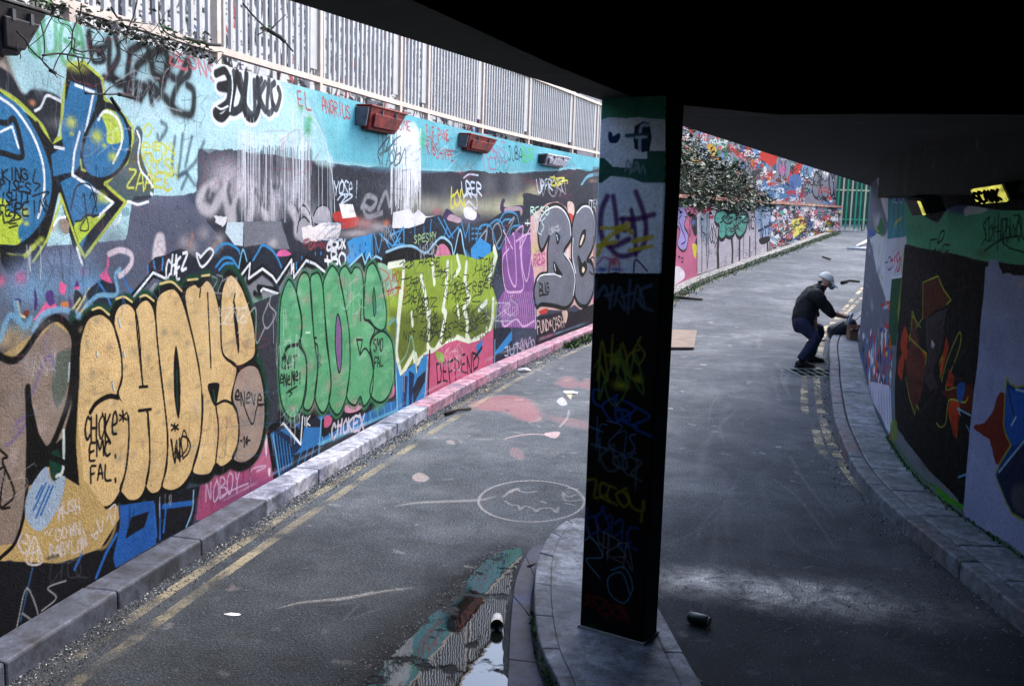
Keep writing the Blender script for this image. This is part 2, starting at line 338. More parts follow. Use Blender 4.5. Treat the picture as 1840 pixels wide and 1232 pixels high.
# white-outlined black throw-up
OUT = [ "1165,400 1215,385 1235,450 1180,470 1240,490 1225,560 1160,610 1200,640 1250,580", "1280,395 1265,470 1250,600 1320,560 1290,460 1285,410", "1330,400 1320,600 1370,640 1400,560 1390,430" ]
for s in OUT: c.line(A(s), 24, (238, 240, 242), 1)
WB = ["60,390 40,470 30,590 80,600 110,500 95,410", "130,420 120,560 170,620 170,440", "210,430 180,500 230,600 200,520 230,450", "250,430 240,600 270,590 260,480 280,450", "300,480 310,520 290,590 270,560"]
for s in WB: c.line(B(s), 21, (238, 240, 242), 1)
for s in OUT: c.line(A(s), 13, (26, 28, 32), 1)
for s in WB: c.line(B(s), 11, (40, 48, 56), .95)
c.line(A("1150,560 1190,590 1230,575"), 3, (240, 242, 244)); c.line(A("1250,400 1255,480 1240,600"), 3.5, (240, 242, 244))
# dry dark strokes above the grey patch
for s in ("945,740 930,860 935,940", "985,730 970,880 955,950", "1035,740 1000,900", "1100,770 1050,880 960,960", "955,950 1010,940 980,1020", "1010,940 1050,1000", "870,660 900,690 860,760 850,730"):
    c.line(A(s), 7, (58, 84, 98), .75, soft=.6)
# yellow tags over the light blue
YG = (206, 212, 92)
c.tag("eeX", A("760,760")[0], (52, 2), (4, 20), 3.2, YG); c.tag("MNYS", A("690,830")[0], (80, 10), (2, 26), 3, YG); c.tag("ZAAEC", A("690,920")[0], (78, 6), (-2, 28), 3.2, YG)
c.line(A("770,700 800,670 820,700 790,740 780,700"), 3, YG); c.scrib(A("690,800")[0], (86, -4), (0, 62), 2.6, YG, 7, .9, 9); c.line(A("770,1030 830,1010"), 4, YG)
# dark blob behind the yellow tags
c.poly(A("740,680 770,720 760,820 790,920 830,1000 810,1070 700,1090 620,1060 560,1000 600,960 690,870 710,760"), (36, 42, 50), soft=2, op=.85)
c.tag("ZAAEC", A("690,920")[0], (78, 6), (-2, 28), 3, YG); c.line(A("740,710 755,760 745,850 760,920 800,970 825,1010"), 4, (236, 240, 242)); c.line(A("800,1090 740,1105 690,1090 660,1140 640,1200 615,1210"), 4, (238, 240, 242)); c.line(A("815,1045 820,1050"), 5, (238, 240, 242))
# ---- the big blue piece at the left
c.poly(ph("-120,-40 0,70 8,90 30,150 45,178 20,190 -120,110"), (214, 196, 180), soft=4)
c.line(ph("-40,40 0,90 22,140 36,172"), 12, (70, 80, 90), .7, soft=.7)
c.poly(ph("-120,110 0,160 40,190 75,225 92,262 103,245 110,190 100,170 60,160 40,168 0,120"), (42, 46, 54), soft=2)
c.line(A("190,600 220,580 250,520 290,530 330,550"), 4.5, (238, 240, 242)); c.mist(57, 186, 8, 7, (226, 150, 100), .9)
YO = (186, 200, 62)
c.line(ph("-60,140 0,165 30,182 57,208 77,230 90,258 96,262 104,250 110,255"), 7, YO); c.line(ph("110,255 112,190 118,150 125,125"), 6, YO, soft=.3)
c.poly(ph("120,118 150,115 182,140 186,178 214,202 236,230 238,252 228,290 188,330 224,362 150,466 132,450 106,345 84,440 70,470 0,440 -60,430 -60,130 0,165 60,215 95,260 112,250"), (24, 28, 34), sm=False)
c.line(ph("110,360 84,432 60,470"), 4.5, YO, sm=False); c.line(ph("108,350 146,458"), 4.5, YO, sm=False); c.line(ph("122,118 150,112 184,142 188,178 215,200 238,228 239,250 228,292 188,331 226,364 152,462 140,440"), 5.5, YO, sm=False)
c.mist(135, 120, 26, 14, (196, 204, 90), .7)
BLU = (40, 116, 164)
c.poly(ph("-140,120 -60,140 0,168 35,192 62,232 84,282 93,330 84,380 60,418 30,440 0,440 -140,440"), BLU)
c.poly(ph("-140,340 0,356 14,380 40,392 36,436 0,440 -140,440"), (184, 204, 50)); c.poly(O("125,430 135,545 60,560 0,545 0,350 60,360 90,400"), (180, 202, 52)); c.poly(O("130,450 260,400 220,480 150,530 125,545"), BLU)
c.line(ph("-40,208 8,222 26,216 40,272 34,284 0,275 -40,278"), 9, (24, 28, 34)); c.line(A("0,715 65,685 100,800"), 3.6, (238, 242, 244), sm=False)
c.line(A("0,530 80,590 170,720 225,860 240,980 230,1090 205,1175"), 4.6, (238, 242, 244))
c.line(ph("-60,448 0,446 30,448 60,430 86,395 99,335 92,280 66,225"), 11, (20, 23, 28)); c.line(ph("-60,468 0,458 40,462 62,442"), 7, YO); c.poly(O("0,590 60,640 150,650 150,700 110,750 60,770 10,700"), (26, 28, 34), soft=2)
for q in ("210,600", "243,572", "265,550"): c.mist(*O(q)[0], 7, 7, YO, 1.0)
c.poly(A("380,440 520,490 530,510 505,600 470,700 450,780 455,860 400,935 385,945 350,960 290,975 275,840 340,790 330,700 350,560"), BLU, sm=False)
c.poly(A("390,950 470,980 615,1095 540,1170 480,1250 440,1345 325,985"), BLU, sm=False)
c.poly(O("490,430 560,400 640,390 690,375 620,450 515,575 480,470"), (182, 206, 50), sm=False); c.line(O("490,430 530,420 560,390 640,390"), 3, (24, 28, 34))
c.line(ph("96,322 112,318 130,314"), 7, (22, 26, 32)); c.line(A("405,460 505,500 460,720"), 4.6, (238, 242, 244), sm=False); c.line(A("430,715 400,830 390,945 610,1095 530,1170"), 4.8, (238, 242, 244), sm=False); c.line(A("295,795 345,805"), 4.5, (238, 242, 244))
c.poly(A("440,860 450,770 490,680 560,590 600,580 660,640 695,740 680,840 620,930 540,960 470,930"), BLU)
c.poly(A("545,610 600,590 650,650 670,740 650,770 580,775 575,700"), (188, 206, 76)); c.line(A("530,650 560,605 610,620 650,680 655,780 610,880"), 4.4, (238, 242, 244))
c.line(A("440,870 450,770 490,670 560,580 620,590"), 7, (22, 26, 32)); c.line(A("440,870 470,940 540,970 620,940 690,850 700,740 670,640 600,570 540,560 530,500"), 6, (22, 26, 32))
for q, r in (("383,665", 10), ("385,725", 4), ("520,740", 11), ("605,850", 8), ("560,790", 4), ("545,1070", 9), ("575,1090", 4), ("130,1150", 8), ("140,1210", 4)): c.mist(*A(q)[0], r * 1.3, r * 1.5, (192, 206, 72), 1.0)
c.line(O("525,30 530,90 555,100"), 3.5, YO, sm=False)
c.tag("812", O("470,260")[0], (42, -4), (4, 34), 2.5, (20, 22, 28)); c.line(O("460,350 500,200 590,200 630,360"), 2.4, (20, 22, 28)); c.line(O("560,380 575,480 520,480 560,400 540,440"), 2.4, (20, 22, 28))
c.tag("KING", O("10,85")[0], (44, 3), (2, 20), 2.6, (20, 22, 28), jit=.08); c.tag("PISES", O("0,160")[0], (54, 4), (0, 18), 2.6, (20, 22, 28)); c.tag("ISHIT", O("0,235")[0], (52, 2), (0, 22), 2.6, (20, 22, 28)); c.tag("TEREIN", O("-20,320")[0], (88, -8), (0, 22), 2.6, (20, 22, 28)); c.tag("12", O("0,370")[0], (24, 0), (2, 18), 2.6, (20, 22, 28)); c.line(O("30,440 130,410"), 2.6, (20, 22, 28)); c.line(O("60,470 115,455"), 2.6, (20, 22, 28)); c.line(O("230,90 215,170 260,190 225,230"), 2.6, (20, 22, 28)); c.line(O("210,265 315,235 280,290 310,330"), 2.6, (20, 22, 28))
# under the tip: greys, mist, pinks
c.poly(O("420,260 520,290 700,330 800,560 700,640 560,560 540,620"), (88, 94, 112), op=0)
c.mist(112, 405, 16, 22, (24, 26, 30), .95); c.poly(O("385,440 420,410 450,450 440,510 410,500"), (150, 132, 118)); c.mist(95, 412, 8, 10, (176, 132, 96), .7); c.line(O("350,455 380,410 425,400"), 4.2, (238, 240, 242)); c.poly(O("790,350 835,340 840,385 800,395"), (132, 176, 184))
for x, y, rx, ry, col, op in [(110, 470, 80, 40, (124, 146, 184), .7), (150, 510, 50, 40, (112, 164, 208), .8), (60, 520, 70, 50, (120, 168, 206), .75), (30, 500, 30, 40, (132, 150, 190), .6), (36, 500, 14, 16, (204, 96, 152), .75), (2, 505, 10, 14, (206, 100, 150), .8), (150, 490, 12, 12, (190, 130, 180), .4), (200, 560, 60, 40, (100, 160, 200), .5), (40, 590, 60, 30, (90, 150, 170), .6), (150, 370, 40, 60, (96, 104, 124), .2), (20, 610, 40, 30, (196, 170, 120), .8), (200, 430, 40, 40, (92, 100, 124), .6)]:
    c.mist(x, y, rx, ry, col, op)
PK = (228, 92, 150)
c.poly(O("400,820 430,850 415,905 385,880 390,830"), PK); c.poly(O("225,855 245,960 225,1010 222,940"), (70, 50, 120)); c.poly(O("300,890 340,880 355,960 330,980 300,940"), (84, 60, 130)); c.poly(O("300,950 320,980 360,960 375,1000 300,1000 250,1080 215,1070 260,1010"), PK, sm=False)
c.poly(O("500,815 515,850 485,860 490,830"), (96, 56, 130)); c.line(O("490,862 515,860"), 4, PK); c.poly(O("485,880 515,885 540,930 500,990 480,960"), (40, 46, 56)); c.poly(O("395,960 435,950 445,990 410,1000"), (220, 130, 60)); c.poly(O("450,910 468,960 450,1000"), (96, 60, 130)); c.poly(O("100,930 140,940 120,985 100,960"), (60, 70, 130)); c.poly(O("155,1010 190,1010 180,1050 155,1040"), (120, 60, 50)); c.line(O("115,950 130,1030 160,1050"), 4, (210, 200, 150))
for s in ("100,960 130,1080 170,1110 200,1060", "0,1200 60,1040 130,1080"): c.line(O(s), 9, (110, 170, 206), .8, soft=.3)
for s in ("465,1010 520,930", "480,1040 580,870", "510,1040 630,880"): c.line(O(s), 4.5, (206, 198, 140), .9)
c.poly(O("640,820 720,800 760,900 700,1000 600,960 560,900"), (42, 50, 66)); c.line(O("640,820 690,900 720,970"), 4, (38, 120, 190)); c.line(O("790,770 850,880 900,860 850,900"), 4, (38, 120, 190)); c.line(O("560,980 640,910 760,900 750,780 780,740"), 7, (120, 178, 212), .9, soft=.3); c.line(O("220,1140 270,1040 400,1000 530,1050"), 9, (122, 176, 210), .9, soft=.3)
c.line(O("710,640 780,615 850,640 855,700 810,760 780,780"), 9, (222, 206, 218), .9, soft=.3); c.poly(O("700,650 710,700 700,760 730,830 650,790 690,730"), PK); c.poly(O("1015,520 1065,515 1075,640 1030,660 990,680"), (210, 204, 210), soft=2); c.line(O("500,600 525,680 537,710"), 4.5, (224, 230, 236))
# city-shaped navy band behind the throw-ups
NV = (38, 44, 58)
c.poly(O("960,800 970,700 1010,660 1070,650") + Q("60,1080 130,1050 190,1070 280,1150 400,1050 440,960 500,970 520,1060 700,1060 760,1030 830,1100 980,1010 1040,1060 1130,1130 1230,1080 1330,1100 1420,1050 1560,1060 1640,1100 1714,1232 1500,1800 200,1900 60,1300"), NV, sm=False)
c.poly(Q("1060,1100 1090,1070 1140,1065 1195,1110 1120,1130 1060,1125"), (222, 96, 160)); c.poly(Q("740,790 1100,790 1180,1060 1040,1060 960,1010 740,1040"), (122, 124, 134), sm=False, rough=.6); c.mist(490, 438, 12, 12, (196, 190, 196), .8); c.poly(Q("580,800 735,800 730,1030 650,1020 560,900"), (196, 216, 226), sm=False, soft=1); c.poly(Q("455,740 575,745 570,790 540,850 470,800"), (224, 226, 228), sm=False, rough=.5)
c.poly(Dd("545,225 610,210 625,222 700,192 815,196 820,240 800,300 760,320 690,310 640,325 560,320"), (236, 228, 226), sm=False, rough=.5)
for x, y in ((330, 435), (345, 445), (385, 445), (395, 430), (365, 420)): c.mist(x, y, 14, 18, (190, 180, 182), .5)
for x, y in ((345, 425), (340, 440)): c.mist(x, y, 6, 12, (190, 140, 110), .5)
CB = (40, 144, 206)
for s in ("460,1090 520,1020 600,1010 680,1060 700,1100", "470,1232 540,1150 620,1150 680,1232", "820,1180 880,1080 920,1020 1000,1060 1060,1140 1100,1232", "500,1260 560,1200 640,1200"): c.line(Q(s), 4.2, CB, .95)
c.poly(Q("700,1232 720,1100 740,1080 770,1232"), (14, 16, 22)); c.line(Q("690,1240 720,1090 740,1075 780,1220"), 3.4, (120, 190, 224))
c.line(O("960,720 965,780"), 4, CB); c.line(O("1000,690 1010,760"), 4, CB); c.line(O("1060,670 1055,740"), 4, CB)
# jagged white/black/grey edge of the piece below
WH = (234, 238, 242)
GZ = ph("244,528 275,490 300,505 315,512")
c.line(ph("232,540 275,492 300,500 330,515"), 12, BLK, sm=False); c.line(ph("240,534 275,490 300,502 332,520"), 4.2, WH, sm=False); c.poly(ph("252,540 278,508 330,520 330,570 260,560"), (150, 152, 158), sm=False)
c.poly(Dd("110,580 190,480 190,570 270,515 350,580 380,610 475,455 490,520 500,580 575,460 700,540 720,640 400,1150 240,1150 150,800 130,640"), (132, 134, 142), sm=False)
c.line(Dd("110,585 190,480 180,590 275,518 345,575 375,618 475,455 480,520 490,560 578,462 640,490 720,555"), 16, BLK, sm=False); c.line(Dd("110,580 190,475 180,580 275,512 345,565 372,606 477,450 475,545 490,480 492,575 578,455 640,480 720,545"), 4.2, WH, sm=False)
c.line(Dd("220,680 270,730 245,640 380,660 390,760"), 9, BLK, sm=False); c.line(Dd("265,665 280,650 385,685 388,760"), 3.8, WH, sm=False); c.poly(Dd("200,740 300,720 390,730 390,900 260,930 210,850"), (120, 182, 150), op=.7, soft=6)
c.line(Dd("240,1080 290,960 320,950 390,1010"), 14, BLK, sm=False); c.line(Dd("250,1050 330,975 310,1150 350,1000 385,1000"), 4, WH, sm=False); c.line(Dd("330,1160 350,1050 380,1000"), 4, WH, sm=False)
c.tag("CHEZ", Cc("900,200")[0], (36, -8), (-2, 32), 4, WH, jit=.08); c.line(Cc("1080,180 1060,170 1090,240 1150,170 1130,140 1080,190"), 4, WH)
c.tag("CLOX", Dd("720,330")[0], (34, -6), (0, 16), 3.6, WH); c.line(Dd("735,345 770,320 800,345 770,370 740,345"), 4.5, WH); c.tag("+BO", Dd("700,400")[0], (36, -2), (2, 26), 4.4, WH)
c.tag("FMAX", Dd("560,320")[0], (40, 0), (0, 15), 2.6, (140, 50, 64), .9); c.scrib(Dd("560,300")[0], (20, 0), (0, 20), 2, (150, 80, 90), 2, .8, 12)
for x, y in ((548, 430), (642, 400), (680, 400), (600, 460), (510, 500), (545, 515), (510, 470)):
    c.line(Dd("%d,%d %d,%d" % (x, y, x, y + 14)), 3.4, CB)
# red/white/grey patches
c.poly(Dd("770,125 880,120 940,160 925,215 850,235 820,230 815,190 775,180"), (196, 44, 36), soft=1)
c.mist(655, 402, 30, 16, (206, 150, 150), .7); c.mist(680, 408, 22, 12, (200, 196, 200), .7); c.mist(694, 402, 8, 9, (226, 130, 80), .8); c.mist(640, 420, 40, 10, (206, 196, 200), .7); c.poly(Dd("805,62 900,68 925,155 830,165"), (240, 238, 236), sm=False)
c.line(B("750,1120 780,1060 830,1080 800,1130 760,1110 780,1170 860,1150"), 8, (158, 158, 166), .85, soft=.4); c.line(B("840,1130 880,1040 900,1110"), 8, (158, 158, 166), .85, soft=.4)
c.tag("YOSe!", B("600,970")[0], (44, 4), (0, 26), 2.8, (206, 220, 236)); c.line(B("620,1080 650,1050 700,1060 640,1100 660,1070"), 2.6, (200, 214, 230))
c.tag("URER", E("395,390")[0], (34, 3), (2, 22), 3, (206, 214, 230)); c.line(E("410,370 440,350 490,355"), 2.6, (206, 214, 230)); c.line(E("410,480 440,455 480,480 480,540 440,500 420,520"), 2.8, (200, 208, 226)); c.scrib(E("335,430")[0], (22, 4), (0, 30), 3.4, (222, 212, 60), 3, 1, 5)
c.tag("URER", E("815,385")[0], (26, -2), (2, 20), 2.4, (210, 218, 232)); c.scrib(E("890,370")[0], (26, 0), (0, 13), 2.8, (224, 214, 70), 4, 1, 6); c.line(E("1060,410 1100,360 1180,345"), 5, (110, 170, 190)); c.mist(1068, 326, 12, 6, (190, 140, 130), .6)
c.poly(E("740,480 735,460 760,450 830,470 850,430 900,440 960,400 1060,410 1170,390 1170,500 900,700 730,640"), (46, 50, 64), sm=False, rough=.6)
# white dabs + purple ribbons
c.poly(B("920,1150 960,1140 975,1170 1010,1175 1040,1150 1065,1150 1070,1170 1180,1165 1180,1232 915,1232"), (232, 230, 234), sm=False); c.poly(E("20,560 110,540 130,570 160,545 210,590 200,610 40,640"), (234, 232, 236), sm=False)
c.mist(785, 380, 10, 10, (210, 80, 110), .5); c.poly(E("310,545 330,545 370,580 430,600 480,560 500,600 400,620 300,600"), (68, 46, 92)); c.poly(E("340,570 400,600 370,620 320,600"), (196, 160, 176)); c.poly(E("410,540 440,530 480,560 470,600 420,590"), (236, 234, 236)); c.poly(E("620,490 640,490 636,530 730,520 735,545 620,560"), (66, 44, 90)); c.poly(E("640,535 725,530 725,580 650,570"), (176, 150, 160))
# navy band with bright blue zigzag, x 690-950
c.poly(E("0,640 30,650 100,650 190,620 200,590 280,575 310,600 400,625 560,600 620,560 720,550 740,640 760,900 0,900") , NV, sm=False)
c.poly(Dd("860,330 900,300 960,290 1030,270 1030,430 880,500 850,440 880,400"), (36, 150, 214), sm=False)
for x, y in ((895, 350), (950, 345), (990, 335), (880, 420), (920, 410), (985, 390), (950, 380)): c.line(Dd("%d,%d %d,%d" % (x, y, x, y + 12)), 3.2, (20, 50, 110))
for s in ("1030,250 1040,420 1000,440", "1045,260 1080,400 1110,260", "1085,270 1180,360", "1140,220 1190,340 1250,220 1255,340 1180,350", "1170,360 1230,300", "1120,300 1160,380", "1330,210 1330,300", "1060,420 1060,300"): c.line(Dd(s), 2.8, (60, 160, 216), .95, sm=False)
for s in ("0,690 80,650 80,740 30,740", "20,650 60,740", "230,600 225,690", "270,590 330,700 380,640 410,760 440,800", "300,600 350,700", "190,640 190,700", "395,600 420,700 440,620 440,720", "320,640 300,700"): c.line(E(s), 3, (56, 152, 210), .95, sm=False)
for s in ("600,620 640,560 700,570 720,640", "540,640 600,600 640,660", "660,690 680,640 730,640 735,700", "480,720 500,640 560,640 600,760 640,700", "620,620 640,600 680,600"): c.line(E(s), 3, (60, 150, 200), .95)
for s in ("580,760 570,660 600,620 620,680 590,740", "640,700 690,590 660,620", "500,700 540,660 520,780 540,640"): c.line(E(s), 3.4, (150, 160, 170), .9)
for k in range(9): c.mist(*E("%d,%d" % (460 + 20 * (k % 3), 650 + 28 * (k // 3)))[0], 3.5, 3, (60, 150, 200), 1)
c.tag("SPESMY", E("135,690")[0], (40, -8), (1, 14), 2, (170, 200, 140), .9); c.poly(E("450,760 500,700 560,740 560,800 450,830"), (40, 150, 214), sm=False)
# black arch with pale edge, then the green wild-style
c.poly(E("-10,770 60,750 130,750 210,790 250,740 290,700 340,730 360,800 390,660 410,800 450,840 300,860 -20,860"), BLK)
c.line(E("-20,780 60,750 130,748 200,785 240,740 290,698 340,735 355,790 390,655 415,780 440,820"), 4, (150, 200, 224)); c.poly(E("255,790 270,745 300,735 330,770 335,820 250,830"), (206, 120, 150))
c.poly(Dd("860,490 980,400 1000,480 1020,410 1060,470 1070,430 1090,450 1070,540 980,620 940,560 900,500"), BLK, sm=False); c.line(Dd("870,500 965,410 985,480 1015,405 1030,450 1060,425 1100,445"), 3.6, (150, 206, 230), sm=False); c.poly(Dd("940,500 990,560 980,640 950,640"), (200, 110, 140))
c.poly(ph("455,545 520,520 700,520 712,640 712,790 640,820 500,850 470,800"), (60, 62, 72), sm=False)
GR1, GR2, GR3 = (158, 186, 54), (110, 128, 42), (132, 158, 46)
c.poly(G("640,90 700,120 760,90 850,80 960,60 1080,50 1180,80 1265,20 1275,60 1240,200 1270,300 1250,440 1180,500 1120,480 1010,510 960,570 900,540 870,600 800,640 760,690 735,600 720,500 690,450 660,160"), GR1, sm=False)
c.poly(G("700,330 900,370 1100,330 1250,320 1250,430 1180,490 1110,480 1000,505 960,560 900,540 860,600 770,660 735,600 700,460"), GR2, sm=False, soft=6)
c.poly(G("740,120 860,130 960,100 1000,300 880,360 760,330"), GR3, op=.6, soft=8)
c.poly(G("640,100 690,110 740,180 730,260 690,240 660,180"), (150, 190, 160)); c.scrib(G("650,130")[0], (40, 20), (0, 34), 2.2, (200, 70, 70), 4, .8, 21); c.tag("ROY", G("720,130")[0], (18, 4), (0, 20), 2.3, (150, 80, 40)); c.line(G("690,245 750,225 780,240"), 3, (160, 60, 30))
LW = (232, 240, 214)
for s, w_ in (("700,110 780,95 770,250 755,380 740,560 745,600 765,690 830,570", 7), ("760,250 745,400", 6), ("870,170 890,250 905,380 915,350 905,540 935,575 965,520", 7), ("1010,100 1000,250 985,340 1000,360 970,520", 8), ("1060,60 1075,120 1050,160", 6), ("1110,100 1100,180 1125,280 1095,340 1115,400 1110,480 1125,510", 8), ("1255,20 1265,60 1230,180", 8), ("1250,290 1245,400 1225,470 1180,490 1120,520 1060,490 1010,520 960,560 915,560 850,620 840,580", 7), ("830,570 845,680 855,750", 6), ("820,360 825,420", 6), ("930,100 940,200", 7), ("1175,340 1215,300", 6), ("1060,320 1070,380", 5), ("1215,440 1200,540", 5)):
    c.line(G(s), w_ * 1.45, LW, 1, sm=False)
for k in range(26):
    x = 760 + (k * 53) % 470; y = 90 + (k * 97) % 400
    c.scrib(G("%d,%d" % (x, y))[0], (24 + k % 9, -3), (-2, 14 + (k * 7) % 12), 1.9, (34, 44, 36), 3 + k % 3, .88, 40 + k)
for s, tx, w_, h_ in (("860,70", "HASE", 38, 14), ("830,240", "LXL", 26, 20), ("1050,200", "YAKRE", 50, 18), ("780,460", "NOT AND", 50, 18), ("1150,70", "ITEM", 34, 22), ("1180,190", "VER", 26, 18), ("920,420", "S SEPS", 60, 16)):
    c.tag(tx, G(s)[0], (w_, -4), (-1, h_), 2.1, (30, 38, 32), .95, .1)
c.line(G("740,640 790,580 820,480 840,600"), 4, (150, 200, 180), .6); c.line(G("700,420 740,400 730,560"), 4.2, (90, 170, 190), .7)
# pinks and blues below
c.poly(G("880,580 930,570 1000,520 1060,500 1120,520 1180,500 1250,440 1250,640 920,840 895,840"), (204, 92, 130), sm=False); c.poly(G("950,560 990,580 985,620 955,600"), (150, 190, 70))
c.line(G("915,560 905,840"), 6, BLK, sm=False); c.poly(G("1160,530 1195,495 1190,560 1165,590"), (36, 130, 196), sm=False); c.line(G("1150,600 1190,540"), 5, BLK)
c.tag("DEFPEND", G("950,630")[0], (74, -24), (2, 36), 3.2, (34, 26, 36), 1, .06, sm=False)
c.poly(G("735,600 760,690 840,620 845,680 870,600 905,570 895,840 740,880"), (44, 140, 204), sm=False); c.poly(G("775,690 800,690 790,850 770,850"), (30, 60, 110), sm=False); c.poly(G("805,660 835,680 820,840 805,840"), (28, 52, 96), sm=False); c.poly(G("850,700 895,660 890,720 830,840 825,760"), (40, 46, 62), sm=False)
c.line(G("735,600 745,880"), 3.4, (150, 206, 232), sm=False); c.line(G("905,590 888,830"), 3.4, (150, 206, 232), sm=False)
c.poly(G("1250,440 1349,430 1349,640 1255,640"), (38, 46, 66), sm=False); c.poly(G("1255,570 1349,450 1349,500 1300,560 1260,580"), (40, 142, 210), sm=False); c.line(G("1255,440 1252,640"), 5, BLK, sm=False); c.line(G("1259,500 1257,640"), 2.5, (140, 200, 230), sm=False)
c.scrib((926, 612), (30, -10), (4, 20), 2.4, (190, 170, 196), 5, .9, 71); c.tag("JUT", (905, 625), (26, -10), (2, 16), 2.2, (190, 200, 220), .9)
# blue and black base strip below the green throw-up
c.poly(G("240,930 340,900 560,860 735,820 742,880 330,1060 220,1110 100,1232 60,1232 60,1000"), (40, 120, 186), sm=False)
c.poly(G("345,920 730,740 730,800 345,1020"), (26, 28, 34), sm=False); c.poly(G("240,870 300,880 345,930 340,960 250,960"), NV, sm=False); c.poly(G("365,900 400,910 390,950 360,960"), (200, 90, 130)); c.poly(G("480,840 560,850 520,880 470,880"), (214, 150, 176)); c.poly(G("695,790 728,740 728,790 700,810"), (196, 100, 140))
c.poly(G("100,960 180,1010 240,1060 190,1120 190,1180 100,1232 90,1100"), (28, 50, 84), sm=False)
for k in range(6): c.line(G("%d,%d %d,%d" % (90 + k * 17, 980 + k * 14, 118 + k * 14, 1210 - k * 10)), 2.6, (40, 140, 208), .9, sm=False)
for k in range(11): c.line(G("%d,%d %d,%d" % (350 + 36 * k, 1010 - 18 * k, 356 + 36 * k, 1050 - 17 * k)), 2.2, (120, 190, 224), .85, sm=False)
c.line(G("330,1050 742,870"), 5, (110, 190, 220), .8, soft=.4); c.line(G("345,900 330,1110"), 3.4, (120, 190, 224), sm=False)
c.poly(G("195,1110 330,1050 325,1120 200,1180"), NV, sm=False)
for k in range(4): c.line(G("%d,%d %d,%d" % (215 + 36 * k, 1170 - 14 * k, 240 + 33 * k, 1085 - 16 * k)), 2.8, (40, 140, 208), .9, sm=False)
c.line(G("130,890 235,1010 250,900 300,890"), 15, BLK, sm=False); c.line(G("125,945 145,940 235,1050 245,905"), 4, WH, sm=False); c.line(G("130,930 40,1000"), 12, BLK, sm=False)
c.tag("CHOKEX", G("400,940")[0], (56, -14), (0, 25), 4.2, (214, 206, 222), .95, .08); c.tag("IK", G("248,910")[0], (12, -3), (0, 16), 2.5, WH)
# pink field and black borders beneath the cream throw-up
c.poly(R("60,790 100,470 240,380 400,300 600,270 720,0 760,200 790,400 500,560 120,780"), (168, 78, 122), sm=False); c.poly(R("200,500 520,420 700,430 700,470 400,620 200,620"), (128, 66, 116), op=.6, soft=5); c.poly(R("600,40 730,0 760,300 600,330"), (206, 118, 152), op=.7, soft=5)
c.line(R("730,10 790,400"), 11, BLK, sm=False); c.line(R("770,10 830,390"), 3.4, (110, 190, 226), sm=False)
c.poly(R("690,20 715,20 712,190 700,180"), (236, 214, 224)); c.poly(R("725,320 745,310 742,380 728,380"), (236, 214, 224)); c.tag("NOBOY", R("160,450")[0], (60, -28), (-1, 34), 2.8, (200, 176, 204), .9); c.line(R("560,470 570,330 680,290 700,300 620,340"), 2.6, (200, 176, 204), .9); c.line(R("250,590 420,500 540,450"), 2.6, (200, 176, 204), .9)
# ---- green throw-up
GN, GD = (96, 176, 124), (14, 44, 32)
GP = ["165,190 130,300 122,500 122,720 140,850 190,915 240,850 265,700 260,590 225,525 240,470 240,380 215,260 190,200",
      "255,145 225,180 215,260 240,400 235,520 265,600 265,760 250,850 280,870 310,800 325,640 305,480 285,200",
      "310,150 285,200 305,480 325,640 310,800 350,885 385,820 395,700 370,500 355,250 335,160",
      "470,110 440,160 465,300 490,450 495,650 478,800 520,845 550,800 570,850 610,780 618,640 600,520 625,450 600,400 570,380 565,200 550,130 520,120 500,150",
      "395,115 360,180 355,260 375,500 395,720 385,830 430,895 475,800 495,640 490,450 465,300 440,170 415,120",
      "655,455 615,490 600,560 618,660 600,780 650,830 700,790 728,680 720,530 690,470",
      "605,100 580,150 568,370 590,400 650,450 680,430 685,330 655,180 625,105"]
for s in GP: c.line(G(s), 13, (60, 130, 90), .8, closed=True)
for s in GP: c.poly(G(s), GN)
for k in range(170):
    r_ = np.random.RandomState(k); x, y = r_.uniform(130, 720), r_.uniform(150, 880)
    if 500 < x < 600 and y < 140: continue
    c.mist(*G("%f,%f" % (x, y))[0], r_.uniform(4, 14), r_.uniform(4, 16), [(140, 206, 156), (64, 134, 98), (150, 196, 160), (190, 150, 150)][k % 4], .42)
for s in GP: c.line(G(s), 3.6, GD, closed=True)
c.poly(G("432,365 420,420 418,540 435,670 450,620 450,450"), (136, 104, 150)); c.line(G("432,365 420,420 418,540 435,670 450,620 450,450"), 3.2, GD, closed=True); c.poly(G("622,225 615,290 622,375 632,330"), (70, 130, 96)); c.line(G("622,225 615,290 622,375 632,330"), 3, GD, closed=True)
c.line(G("530,500 560,500 548,580 530,500"), 3.4, GD, sm=False); c.line(G("305,490 318,490"), 3.4, GD); c.line(G("548,580 575,545 605,590 618,660"), 3.4, GD); c.line(G("555,290 550,400"), 3.4, GD); c.line(G("145,600 165,540 225,525"), 6, GD); c.line(G("310,515 325,540 325,640"), 3.4, GD)
c.tag("UNIT", G("135,590")[0], (26, -2), (0, 20), 2.9, (24, 44, 36)); c.tag("eNeMe!", G("128,680")[0], (38, -4), (0, 20), 2.9, (24, 44, 36), jit=.08); c.line(G("160,780 215,745 170,770 190,780 175,800"), 2.6, (24, 44, 36)); c.tag("SMO", G("618,500")[0], (17, -2), (0, 20), 2.5, (24, 44, 36)); c.tag("FAL", G("622,590")[0], (16, -2), (0, 18), 2.5, (24, 44, 36))
c.line(G("262,462 285,462"), 3, (200, 226, 210)); c.scrib(G("315,560")[0], (7, 8), (2, 24), 2.6, (80, 110, 110), 2, .9, 77)
